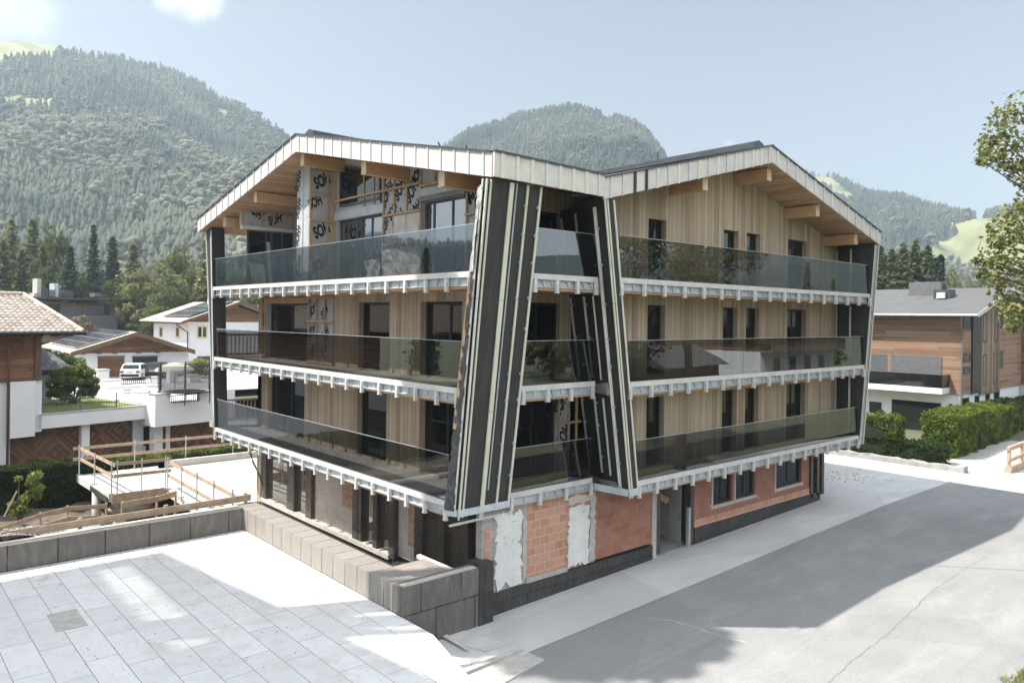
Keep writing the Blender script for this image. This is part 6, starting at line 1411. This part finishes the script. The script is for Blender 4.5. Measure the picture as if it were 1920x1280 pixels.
def put(name, label, cat, px, topy, D, kind, group, gz=None, wpx=None, seed=0):
    P = atD(px, topy, D); g = gz if gz is not None else 0.0; H = float(P[2]) - g
    v = seed % 2; key = (kind, v)
    if key not in PROTO:
        if kind == "spruce": c, w_ = gen_conifer(20, 3.4, 11 + v, 1.5); lm = "needle_dark"
        elif kind == "fir": c, w_ = gen_conifer(20, 3.6, 21 + v, 1.4); lm = "needle_mid"
        elif kind == "larch": c, w_ = gen_conifer(20, 4.0, 31 + v, 1.3, .1, .12); lm = "larch_leaf"
        else: c, w_ = gen_broad(15, 5.6, 41 + v, 60, 85, .36, .12); lm = "broad_leaf" if v == 0 else "larch_leaf"
        t = add_tree(name, label, cat, (P[0], P[1], g), c, w_, lm, group); PROTO[key] = (t, 20 if kind != "broad" else 15)
    else:
        t = copy_tree(PROTO[key][0]); t.name = name; tag(t, label, cat, group); t.location = (P[0], P[1], g)
    s = H / PROTO[key][1]; sw = s if wpx is None else wpx / FPX * D / 2 / (2.5 if kind != "broad" else 5.2)
    t.scale = (sw, sw, s); t.rotation_euler.z = random.uniform(0, 6.28); return t
GL = "trees between the houses and the mountain"
for i, (nm, lb, px, ty, D, kd, wp) in enumerate([
    ("larch_tree", "tall pale larch with loose crown at the far end of the tree belt", 22, 413, 134, "larch", 70),
    ("larch_tree", "pale larch with twin-looking top next to the tallest pale larch", 62, 411, 134, "larch", 80),
    ("broadleaf_tree", "grey-green bushy tree between the pale larches and the first dark spruce", 102, 432, 128, "broad", 70),
    ("fir_tree", "mid green fir whose tip rises just over the tiled roof ridge", 6, 452, 128, "fir", 60),
    ("fir_tree", "mid green fir standing before the pale larches above the flat roof", 82, 462, 128, "fir", 62),
    ("spruce_tree", "dark spruce with ragged crown beside the bushy grey-green tree", 132, 462, 126, "spruce", 58),
    ("spruce_tree", "tallest narrow dark spruce standing before the mountain slope", 176, 423, 130, "spruce", 52),
    ("spruce_tree", "broad dark spruce directly beside the tallest narrow one", 212, 445, 132, "spruce", 62),
    ("broadleaf_tree", "round low tree at the foot of the two dark spruces", 152, 517, 127, "broad", 62),
    ("larch_tree", "pointed yellowish larch rising between dark spruces and leafy trees", 250, 458, 128, "larch", 70),
    ("broadleaf_tree", "rounded leafy tree over the balcony of the flat-roofed house", 216, 520, 128, "broad", 66),
    ("broadleaf_tree", "large pale leafy tree behind the flat roof's far corner", 290, 486, 116, "broad", 110),
    ("broadleaf_tree", "high leafy crown against the slope beside the building's edge", 334, 470, 126, "broad", 100),
    ("broadleaf_tree", "leafy tree filling the gap between flat roof and white chalet", 268, 548, 128, "broad", 90),
    ("broadleaf_tree", "low leafy tree just above the white chalet's eaves", 318, 545, 108, "broad", 80),
    ("larch_tree", "slim yellowish larch touching the building's roof edge", 384, 452, 118, "larch", 56),
    ("broadleaf_tree", "leafy tree between chalet chimney and the slim yellowish larch", 366, 500, 122, "broad", 70),
    ("fir_tree", "green fir partly hidden behind the tiled roof at the frame edge", 40, 470, 128, "fir", 60),
    ("broadleaf_tree", "bushy tree seen under the top balcony past the end fin", 440, 520, 120, "broad", 80)]):
    put(nm, lb, "tree", px, ty, D, kd, GL, cz + .5, wp, i)
GR = "trees beyond the timber house"
for i, (px, ty, D, kd, wp, lb) in enumerate([
    (1650, 462, 108, "fir", 74, "fir rising directly beside the building's end fin"), (1672, 470, 112, "fir", 72, "second fir from the end fin, a little lower than its neighbours"), (1694, 458, 110, "fir", 74, "fir standing over the left part of the dark roof, third from the fin"),
    (1716, 454, 112, "fir", 76, "tallest fir of the row above the dark roof"), (1740, 462, 110, "fir", 70, "fir just behind the flat grey roof unit"), (1764, 478, 114, "spruce", 62, "darker spruce closing the row of firs"),
    (1661, 480, 122, "spruce", 84, "dark spruce filling the gap behind the first two firs"), (1684, 478, 124, "fir", 84, "fir behind the gap between second and third fir"), (1706, 474, 124, "spruce", 84, "dark spruce behind the tallest fir"), (1729, 474, 124, "fir", 84, "fir behind the gap left of the grey roof unit"), (1753, 484, 124, "spruce", 84, "dark spruce behind the last fir of the row"), (1782, 492, 118, "broad", 50, "small leafy tree at the low end of the fir row"), (1776, 522, 100, "fir", 40, "short young fir right of the roof unit"), (1820, 520, 230, "broad", 70, "distant round tree on the meadow's lower edge"), (1846, 508, 240, "broad", 60, "distant tree half covered by maple leaves"), (1806, 498, 420, "broad", 30, "small far tree on the pale meadow")]):
    put({"fir": "fir_tree", "spruce": "spruce_tree", "broad": "broadleaf_tree"}[kd], lb, "tree", px, ty, D, kd, GR, -.6, wp, i)
# ---- maple at the right edge, its trunk outside the picture
r = np.random.default_rng(8); ctr = atD(2125, 380, 25.5); base = np.array([ctr[0], ctr[1], .1]); mw_ = MB()
cl = []
for px, py, s in ((1905, 205, .75), (1878, 222, .5), (1868, 250, .55), (1850, 268, .35), (1872, 285, .6), (1900, 265, .8), (1888, 310, .4), (1915, 312, .6), (1925, 340, .4), (1918, 385, .5), (1898, 405, .5), (1880, 425, .55), (1872, 455, .6), (1905, 440, .7), (1858, 490, .42), (1846, 512, .3), (1885, 490, .7), (1910, 500, .8), (1870, 525, .4), (1895, 545, .7), (1885, 575, .45), (1912, 585, .7), (1905, 612, .35), (1842, 285, .22), (1838, 300, .2), (1860, 300, .35), (1835, 488, .2)):
    cl.append((atD(px, py, 25.0 + r.uniform(-1.2, 1.2)), s))
for k in range(120):
    d = r.normal(size=3); d /= np.linalg.norm(d); q = r.uniform(.3, 1.0) ** .5; c = ctr + d * np.array([3.9, 3.9, 4.6]) * q + np.array([0, 0, .6]); d_ = c @ FW
    if FPX * (c @ RT) / d_ < 975: continue
    cl.append((c, r.uniform(.55, 1.0)))
C, T, N = [], [], []
mw_.tube([tuple(base - base + np.array([0, 0, -.4])), (.1, 0, 2.5), (.0, .1, 5.0), (0, 0, 8.5), (0, 0, 11)], [.36, .28, .22, .14, .04], 12)
for k, (c, s) in enumerate(cl):
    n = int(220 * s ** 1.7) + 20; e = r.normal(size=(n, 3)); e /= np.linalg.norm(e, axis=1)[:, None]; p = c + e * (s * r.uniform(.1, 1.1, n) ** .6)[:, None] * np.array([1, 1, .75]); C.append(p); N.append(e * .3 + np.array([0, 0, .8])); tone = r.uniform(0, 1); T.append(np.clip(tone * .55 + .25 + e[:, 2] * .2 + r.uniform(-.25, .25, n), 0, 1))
    if k < 27 or k % 3 == 0:
        q = c - base; st = np.array([0, 0, min(9, max(3, q[2] - 2.2))]); mid = st * .45 + q * .55 + np.array([0, 0, .35]); mw_.tube([tuple(st), tuple(mid), tuple(q)], [.075, .045, .012], 6)
C = np.concatenate(C) - base; V, F = cards(C, .09, r, np.concatenate(N), .5, .72, cup=.2)
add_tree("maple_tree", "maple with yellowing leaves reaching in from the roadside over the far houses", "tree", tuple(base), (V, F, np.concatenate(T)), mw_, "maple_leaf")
# ---- hedges
def hedge(label, p0, p1, w, z0, z1, leafm, dens=260, size=.085, rough=.16, seed=1, z1b=None, core="hedge_core", group="clipped hedges"):
    r = np.random.default_rng(seed); p0, p1 = np.array([*p0, 0.0]), np.array([*p1, 0.0]); d = p1 - p0; L = np.linalg.norm(d); d /= L; s = np.array([-d[1], d[0], 0]); z1b = z1b or z1
    t = thing("hedge", label, "hedge", (p0[0], p0[1], z0), 0, group); top = lambda u: z1 + (z1b - z1) * u - z0
    MB().prism([tuple(d * .15 + s * (w / 2 - .18)), tuple(d * (L - .15) + s * (w / 2 - .18)), tuple(d * (L - .15) - s * (w / 2 - .18)), tuple(d * .15 - s * (w / 2 - .18))], (0, 0, min(top(0), top(1)) - .2)).build("stems", M["hedge_stems"], t, local=True)
    C, N = [], []
    def put_(n, f): C.append(f[0]); N.append(np.tile(f[1], (n, 1)))
    hm = (top(0) + top(1)) / 2
    for side in (-1, 1):
        n = int(L * hm * dens); u = r.uniform(0, 1, n); v = r.uniform(0, 1, n); q = (w / 2 - .06 + rough * (fbm(u * L * 1.6 + side * 9, v * hm * 2.2) - .5) * 2 - np.abs(r.normal(0, .05, n)))
        put_(n, (d * (u * L)[:, None] + s * (side * q)[:, None] + np.array([0, 0, 1.0]) * (v * (z1 - z0 + (z1b - z1) * u))[:, None], s * side))
    n = int(L * w * dens * 1.2); u = r.uniform(0, 1, n); v = r.uniform(-.5, .5, n); put_(n, (d * (u * L)[:, None] + s * (v * w)[:, None] + np.array([0, 0, 1.0]) * ((z1 - z0 + (z1b - z1) * u) + rough * (fbm(u * L * 2.5, v * 5 + 7) - .5) * 2 + r.normal(0, .035, n))[:, None], np.array([0, 0, 1.0])))
    for e in (0, 1):
        n = int(w * hm * dens); u = r.uniform(-.5, .5, n); v = r.uniform(0, 1, n); put_(n, (d * (e * L + r.normal(0, .06, n))[:, None] + s * (u * w)[:, None] + np.array([0, 0, 1.0]) * (v * top(e))[:, None], d * (1 if e else -1)))
    C, N = np.concatenate(C), np.concatenate(N); V, F = cards(C, size, r, N, .3, .5)
    cl_ = fbm(C[:, 0] * 3 + C[:, 1] * 2, C[:, 2] * 3 + C[:, 1], 3); T = np.clip((cl_ - .25) * 1.3 + r.uniform(-.2, .2, len(C)), 0, 1)
    npmesh("foliage", V, F, M[leafm], t, T); return t
hz0 = float(onY(80, 872, 42.8)[2]); hz1 = float(onY(330, 850, 43)[2])
hedge("tall dark clipped hedge below the herringbone garage doors", (-8, 43.4), (10.0, 43.2), 1.3, -2.7, hz0, "hedge_dark_leaf", 200, .10, .2, 1)
hedge("low bright green hedge along the back of the concrete deck", (10.0, 43.3), (18.6, 43.0), .9, -2.0, hz1, "hedge_leaf", 260, .10, .22, 2)
hr = float(onZ(1790, 865, 0)[0]); q0 = onZ(1793, 868, -.1); q1 = atD(1925, 812, 62)
zA = float(atD(1790, 782, q0 @ FW)[2]); zB = float(atD(1920, 752, 62)[2])
hedge("large sunlit thuja hedge running away beside the path", (q0[0] + .3, q0[1] + 1.0), (q1[0], q1[1] + .4), 1.9, -.3, zA, "thuja_leaf", 360, .085, .5, 3, zB)
zC = float(atD(1700, 772, 44.5)[2])
hedge("irregular thuja hedge in front of the timber house's patio doors", (45.0, 24.5), (45.3, 18.0), 1.5, -.3, zC, "thuja_leaf", 300, .085, .5, 4, zC - .25)
hedge("low shaded hedge behind the rubble kerb", (44.4, 24.5), (44.8, 15.4), .9, -.3, 1.15, "hedge_dark_leaf", 260, .085, .25, 5)
hedge("dark hedge under the far slot windows behind the sunlit thuja", (62.5, 18.2), (80, 18.6), 1.2, -.6, float(atD(1890, 738, 64)[2]), "hedge_dark_leaf", 160, .11, .25, 6)
# ---- small plants on the left
def plant(name, label, cat, P, clumps, leafm, size, n, seed, stems=True):
    r = np.random.default_rng(seed); P = np.array(P, float); C, T, N = [], [], []; w_ = MB(); 
    for c, s in clumps:
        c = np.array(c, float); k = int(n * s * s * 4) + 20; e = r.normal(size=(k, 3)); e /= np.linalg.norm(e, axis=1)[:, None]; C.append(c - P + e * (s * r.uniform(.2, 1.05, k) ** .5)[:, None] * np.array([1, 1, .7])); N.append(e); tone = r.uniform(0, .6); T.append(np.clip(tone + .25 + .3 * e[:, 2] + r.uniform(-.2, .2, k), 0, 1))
        q = c - P; w_.tube([(0, 0, -.1), (q[0] * .35, q[1] * .35, q[2] * .45), tuple(q)], [.05, .03, .01], 6)
    C = np.concatenate(C); V, F = cards(C, size, r, np.concatenate(N), .3, .55); return add_tree(name, label, cat, tuple(P), (V, F, np.concatenate(T)), w_, leafm)
o5 = 5.0
def lp(px, py, off): s, z = FH.on(px, py, off); return local_to_world(FH, s, off, z)
pb_ = lp(137, 748, o5); plant("garden_pine", "spreading garden pine with cushion-like pads on the lawn", "tree", (pb_[0], pb_[1], zp1 - .05), [(lp(x, y, o5 + dy), s) for x, y, s, dy in ((110, 735, .55, 0), (100, 720, .5, .3), (118, 712, .6, -.3), (108, 700, .5, .2), (130, 697, .6, 0), (150, 692, .55, .4), (165, 700, .55, 0), (172, 714, .5, -.3), (160, 722, .5, .5), (140, 716, .55, -.5), (128, 728, .5, .6), (176, 728, .45, 0), (155, 735, .42, .2), (120, 742, .45, -.2), (98, 738, .4, .2), (172, 738, .35, .3), (143, 704, .55, .8))], "pine_needle", .11, 330, 3)
sp_ = onZ(36, 985, -2.3); plant("young_tree", "staked young tree with pale leaves before the dark hedge", "tree", tuple(onY(36, 978, 41.2)), [(onY(px, py, 41.2), s) for px, py, s in ((66, 890, .35), (60, 905, .35), (70, 915, .3), (35, 897, .2), (62, 925, .35), (72, 930, .25), (45, 935, .3), (40, 950, .3), (30, 958, .3), (22, 945, .2), (50, 958, .2))], "hedge_leaf", .10, 120, 5)
tag(MB().tube([onY(8, 968, 41.0), onY(32, 920, 41.0)], .035, 6).build("support_stake", M["scaffold_timber"], loc=tuple(onY(8, 968, 41.0))), "thin leaning stake beside the staked young tree", "stake")
fb = atD(150, 640, 84); plant("flowering_shrub", "straggly shrub with pinkish blossoms behind the solar roof", "shrub", (fb[0], fb[1], cz), [(atD(x, y, 84 + dd), s) for x, y, s, dd in ((132, 608, .5, 0), (142, 600, .5, .5), (156, 596, .45, 0), (150, 612, .6, .4), (138, 620, .6, -.3), (165, 608, .4, 0), (172, 616, .5, .3), (125, 622, .5, 0))], "bush_flower", .15, 70, 6)
for i, (px, py, D, s, lb) in enumerate(((100, 668, 63, 1.3, "dark shrub between the slate porch roof and the garage house"), (128, 676, 64, 1.2, "evergreen shrub under the garage house eaves"), (108, 690, 55, .9, "low shrub beside the slate porch roof end"), (372, 678, 74, 1.0, "shrub beside the white chalet door"))):
    P = atD(px, py, D); plant("garden_shrub", lb, "shrub", (P[0], P[1], P[2] - s * 1.6), [((P[0] + a, P[1] + b, P[2] + c), s * .6) for a, b, c in ((0, 0, 0), (s * .6, 0, -.2), (-s * .6, .2, -.3), (.2, .5, -s * .8), (-.3, -.4, -s * .8), (s * .5, -.3, -s))], "hedge_leaf" if i else "hedge_dark_leaf", .13, 110, 20 + i)
# ---- grass on the verge at the lower right corner
r = np.random.default_rng(6); n = 26000; X = r.uniform(13, 34, n); Yg = 5.35 - r.uniform(0, 1, n) ** 1.4 * 3.2 + .10 * np.sin(X * 3.3) + .08 * np.sin(X * 9.1); Z = GS(20) * 0 + np.array([GS(x) for x in X]) + .03 + np.maximum(0, 4 - Yg) * .045
h = r.uniform(.05, .16, n); a = r.uniform(0, 6.28, n); lean_ = r.normal(0, .06, (n, 2)); w2 = .007
B0 = np.stack([X, Yg, Z], -1); dx = np.stack([np.cos(a) * w2, np.sin(a) * w2, np.zeros(n)], -1); tip = B0 + np.stack([lean_[:, 0], lean_[:, 1], h], -1)
V = np.stack([B0 - dx, B0 + dx, tip], 1).reshape(-1, 3); tag(npmesh("grass", V, np.arange(3 * n).reshape(n, 3), M["grass_blade"], tone=r.uniform(0, 1, n)), "rough grass along the road verge", "grass", kind="stuff")
# ================================================================ PLACES BESIDE AND BEHIND THE CAMERA (added blockers shade the terrace and road; the rest stand in the glass)
hc = 24.0
def sh(x, y): return (x - (hc - TZ) * .63, y + (hc - TZ) * .357)      # roof point whose shadow falls on the terrace at x, y
P = [sh(7.35, 24.6), sh(9.2, 10.9), sh(9.2, 6.0), sh(-16, 6.0), sh(-16, 24.6)]
nb = thing("neighbour_block", "tall flat-roofed block with wide eaves and a glazed strip beside the terrace", "building", (-18, 22, -2.7))  # unseen block added to cast the shade on the terrace
e = np.array(P[1]) - np.array(P[0])
def shade_roof(pts): MB().prism([(x, y, hc) for x, y in pts], (0, 0, .12)).build("roof_sheet", M["roof_sheet"], nb)
g0, g1, ya_, yb_2 = sh(5.35, 0)[0], sh(6.25, 0)[0], sh(0, 17.2)[1], sh(0, 23.9)[1]
shade_roof([(g1, P[0][1]), P[0], P[1], P[2], (g1, P[2][1])]); shade_roof([(P[3][0], P[3][1]), (g0, P[3][1]), (g0, P[4][1]), (P[4][0], P[4][1])]); shade_roof([(g0, P[2][1]), (g1, P[2][1]), (g1, ya_), (g0, ya_)]); shade_roof([(g0, yb_2), (g1, yb_2), (g1, P[0][1]), (g0, P[0][1])])
glass("skylight_glass", (.24, .24, .24), .1); MB().face([(g0, ya_, hc + .05), (g1, ya_, hc + .05), (g1, yb_2, hc + .05), (g0, yb_2, hc + .05)]).build("skylight", M["skylight_glass"], nb)  # tinted pane added to drop a dimmed strip of sun on the terrace
MB().box(-30, -11.5, 15.5, 32, -2.7, hc - .01).build("wall", M["white_plaster"], nb)
# fence with dark netting and a stone-edged bank across the road
t = thing("site_fence", "road-side fence of dark netting on thin posts opposite the building", "fence", (22, 4.4, .1))
for i in range(9): MB().tube([(20 + i * 3.4, 4.5, 0), (20 + i * 3.4, 4.5, 1.25)], .04, 8).build("post", M["iron_grey"], t)
MB().box(20, 47.2, 4.53, 4.56, .15, 1.1).build("netting", M["net_black"], t)
r = np.random.default_rng(31)
for i in range(26): rock("kerb_stone", "pale kerb stone in the row along the grass bank", (21 + i * 1.15, 2.9 + r.uniform(-.1, .1), .35), (r.uniform(.3, .5), .28, .2), "pale_stone", 100 + i)["group"] = "kerb stones along the bank"
grid_sheet("bank", 14, 75, -14, 3.0, 30, 10, lambda x, y: .25 + (3.0 - y) * .05, "lawn_soil")
c_ = thing("roadside_chalet", "chalet with white ground floor, timber upper floor and plank balcony across the road", "house", (84, -23, 1.4), R(-4))
MB().box(-10, 10, -7, 7, -2, 3.0).build("white_wall", M["white_plaster"], c_, local=True); MB().box(-10.05, 10.05, -7.05, 7.05, 3.003, 6).build("timber_wall", M["chalet_boards"], c_, local=True); MB().box(-10, 10, 7.05, 8.3, 2.9, 3.1).box(-10, 10, 8.2, 8.3, 3.1, 4.1).build("balcony", M["reclaimed_vertical"], c_, local=True)
MB().prism([(-11.5, -8.6, 5.6), (-11.5, 8.9, 5.6), (-11.5, 0, 8.6)], (23, 0, 0)).build("roof", M["dark_slate"], c_, local=True)
for x in (-7, -3, 1, 5): wbox(c_, x, x + 1.6, .6, 2.3, 7.0, 7.06, "channel_white", "window_glass", .1)
b_ = thing("hay_barn", "low dark barn with stacked firewood across the road", "barn", (60, -17, 1.2), R(-5)); MB().box(-5, 5, -3, 3, -1.5, 2.4).build("wall", M["chalet_boards"], b_, local=True); MB().prism([(-5.8, -3.9, 2.2), (-5.8, 3.9, 2.2), (-5.8, 0, 4)], (11.6, 0, 0)).build("roof", M["dark_slate"], b_, local=True); MB().box(-4, 3, 3.02, 3.6, -.8, .8).build("firewood", M["reclaimed_boards"], b_, local=True)
for i, (x, y, h_, kd, lb) in enumerate(((48, -13, 10, "broad", "leafy tree on the grass bank near the barn"), (54, -25, 12, "broad", "round tree between barn and chalet"), (104, -22, 13, "larch", "larch standing past the roadside chalet"), (112, -30, 16, "fir", "fir behind the roadside chalet"), (22, -14, 14, "broad", "large leafy tree behind the photographer"), (-32, 60, 17, "fir", "fir beyond the carport"), (-40, 66, 15, "broad", "leafy tree beyond the carport roof"), (-26, 72, 15, "spruce", "dark spruce beyond the carport"), (-52, 58, 18, "broad", "broad tree at the end of the meadow"))):
    src = PROTO[[k for k in PROTO if k[0] == kd][i % 2 if len([k for k in PROTO if k[0] == kd]) > 1 else 0]]; o = copy_tree(src[0]); o.name = kd + "_tree" if kd != "broad" else "broadleaf_tree"; tag(o, lb, "tree", "trees around the camera"); o.location = (x, y, .5); s = h_ / src[1]; o.scale = (s, s, s)

c, w_ = gen_broad(31.5, 2.6, 77, 110, 80, .40, .85, 10); add_tree("broadleaf_tree", "very tall slender tree beside the terrace, its crown above the picture", "tree", (-3.5, 23.5, -.5), c, w_, "broad_leaf")  # unseen tree added, its crown sized and placed to shade the lower road
# ================================================================ light, sky, air
SX, SY = .63, -.357           # shadow displacement per metre of height
sd = Vector((-SX, -SY, 1.0)).normalized()
el = math.asin(sd.z); az = math.atan2(sd.x, sd.y)      # azimuth from +Y clockwise
sun = bpy.data.lights.new("sun", 'SUN'); sun.energy = SUN_E; sun.angle = R(.55); sun.color = (1.0, .95, .87)
so = bpy.data.objects.new("sun", sun); COL.objects.link(so); so.rotation_euler = sd.to_track_quat('Z', 'Y').to_euler()
w = bpy.data.worlds.new("World"); sc.world = w; w.use_nodes = True; wt = w.node_tree; wt.nodes.clear()
wo = wt.nodes.new("ShaderNodeOutputWorld"); bg = wt.nodes.new("ShaderNodeBackground"); sk = wt.nodes.new("ShaderNodeTexSky"); sk.sky_type = 'NISHITA'; sk.sun_disc = False
sk.sun_elevation = el; sk.sun_rotation = az; sk.altitude = 800; sk.air_density = 1.0; sk.dust_density = SKY_DUST; sk.ozone_density = .35
bg.inputs[1].default_value = SKY_E
# one small fair-weather cloud and a scrap of another, in the sky itself
tc = wt.nodes.new("ShaderNodeTexCoord")
def wn(typ, **k):
    x = wt.nodes.new(typ)
    for a, b in k.items(): setattr(x, a, b)
    return x
nz = wn("ShaderNodeTexNoise"); nz.inputs["Scale"].default_value = 14; nz.inputs["Detail"].default_value = 6; nz.inputs["Roughness"].default_value = .55; wt.links.new(tc.outputs["Generated"], nz.inputs["Vector"])
acc = None
for px, py, rad, ysc in ((372, -2, .042, 1.0), (20, 12, .05, .6), (330, -25, .05, 1.0), (1370, 272, .013, 1.0), (-700, 200, .22, 1), (-900, 60, .3, 1), (2600, 100, .2, 1), ("v", (.80, -.60, .10), .09, 1), ("v", (.88, -.46, .09), .06, 1), ("v", (.66, -.74, .13), .10, 1), ("v", (-.62, .78, .16), .07, 1)):
    d = (Vector(py) if px == "v" else Vector(ray(px, py))).normalized()
    v = wn("ShaderNodeVectorMath", operation='DISTANCE'); wt.links.new(tc.outputs["Generated"], v.inputs[0]); v.inputs[1].default_value = d
    a = wn("ShaderNodeMath", operation='MULTIPLY_ADD'); wt.links.new(nz.outputs[0], a.inputs[0]); a.inputs[1].default_value = -rad * 1.9; wt.links.new(v.outputs["Value"], a.inputs[2])
    m = wn("ShaderNodeMapRange"); m.interpolation_type = 'SMOOTHSTEP'; wt.links.new(a.outputs[0], m.inputs[0]); m.inputs[1].default_value = -rad * .15; m.inputs[2].default_value = -rad * .75; m.inputs[3].default_value = 0; m.inputs[4].default_value = .7 * ysc if rad > .02 else .3
    if acc is None: acc = m.outputs[0]
    else:
        q = wn("ShaderNodeMath", operation='MAXIMUM'); wt.links.new(acc, q.inputs[0]); wt.links.new(m.outputs[0], q.inputs[1]); acc = q.outputs[0]
mx = wn("ShaderNodeMix", data_type='RGBA'); wt.links.new(acc, mx.inputs[0]); hs_ = wn("ShaderNodeHueSaturation"); hs_.inputs["Saturation"].default_value = .46; hs_.inputs["Value"].default_value = 1.0; wt.links.new(sk.outputs[0], hs_.inputs["Color"]); wt.links.new(hs_.outputs[0], mx.inputs[6]); mx.inputs[7].default_value = (8.6, 8.7, 8.8, 1)
# bright cloud fill added overhead and behind the photographer (seen only in the glass, but it lights the shaded side)
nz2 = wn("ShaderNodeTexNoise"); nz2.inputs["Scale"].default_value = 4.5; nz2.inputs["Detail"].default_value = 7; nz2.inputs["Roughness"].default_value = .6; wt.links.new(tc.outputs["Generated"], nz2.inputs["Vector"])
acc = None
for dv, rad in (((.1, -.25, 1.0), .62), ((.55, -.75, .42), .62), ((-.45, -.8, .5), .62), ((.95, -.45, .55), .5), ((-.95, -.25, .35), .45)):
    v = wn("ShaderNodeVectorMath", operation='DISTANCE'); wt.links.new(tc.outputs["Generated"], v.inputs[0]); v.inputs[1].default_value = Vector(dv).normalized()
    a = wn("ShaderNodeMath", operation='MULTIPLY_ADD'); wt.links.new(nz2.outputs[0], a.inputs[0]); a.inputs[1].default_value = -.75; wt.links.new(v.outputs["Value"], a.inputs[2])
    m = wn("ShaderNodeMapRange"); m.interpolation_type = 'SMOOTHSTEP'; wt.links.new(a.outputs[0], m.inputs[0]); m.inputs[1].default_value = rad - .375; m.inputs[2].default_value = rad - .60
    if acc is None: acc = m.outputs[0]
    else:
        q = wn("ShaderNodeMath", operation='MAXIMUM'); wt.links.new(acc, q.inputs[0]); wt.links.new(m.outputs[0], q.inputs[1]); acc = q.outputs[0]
mx2 = wn("ShaderNodeMix", data_type='RGBA'); wt.links.new(acc, mx2.inputs[0]); wt.links.new(mx.outputs[2], mx2.inputs[6]); mx2.inputs[7].default_value = (FILL_CLOUD * .95, FILL_CLOUD * .99, FILL_CLOUD * 1.06, 1)
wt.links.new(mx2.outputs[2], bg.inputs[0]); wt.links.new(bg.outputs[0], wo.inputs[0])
if HAZE > 0:
    hm = bpy.data.materials.new("haze_air"); hm.use_nodes = True; ht = hm.node_tree; ht.nodes.clear(); ho = ht.nodes.new("ShaderNodeOutputMaterial"); pv = ht.nodes.new("ShaderNodeVolumePrincipled")
    pv.inputs["Density"].default_value = HAZE; pv.inputs["Color"].default_value = (.74, .88, 1.0, 1); pv.inputs["Anisotropy"].default_value = .55; ht.links.new(pv.outputs[0], ho.inputs["Volume"])
    o = MB().box(-2600, 3400, -700, 4200, -60, HAZE_TOP).build("haze", hm); tag(o, kind="stuff", label="thin bluish haze in the valley air", cat="haze")
vs = sc.view_settings; vs.view_transform = 'Standard'; vs.look = 'None'; vs.exposure = EXPOSURE; vs.gamma = 1.0; vs.use_curve_mapping = False
c = sc.cycles; c.use_denoising = True; c.max_bounces = 7; c.diffuse_bounces = 3; c.glossy_bounces = 4; c.transparent_max_bounces = 16; c.volume_bounces = 1; c.sample_clamp_indirect = 6; c.caustics_reflective = False; c.caustics_refractive = False
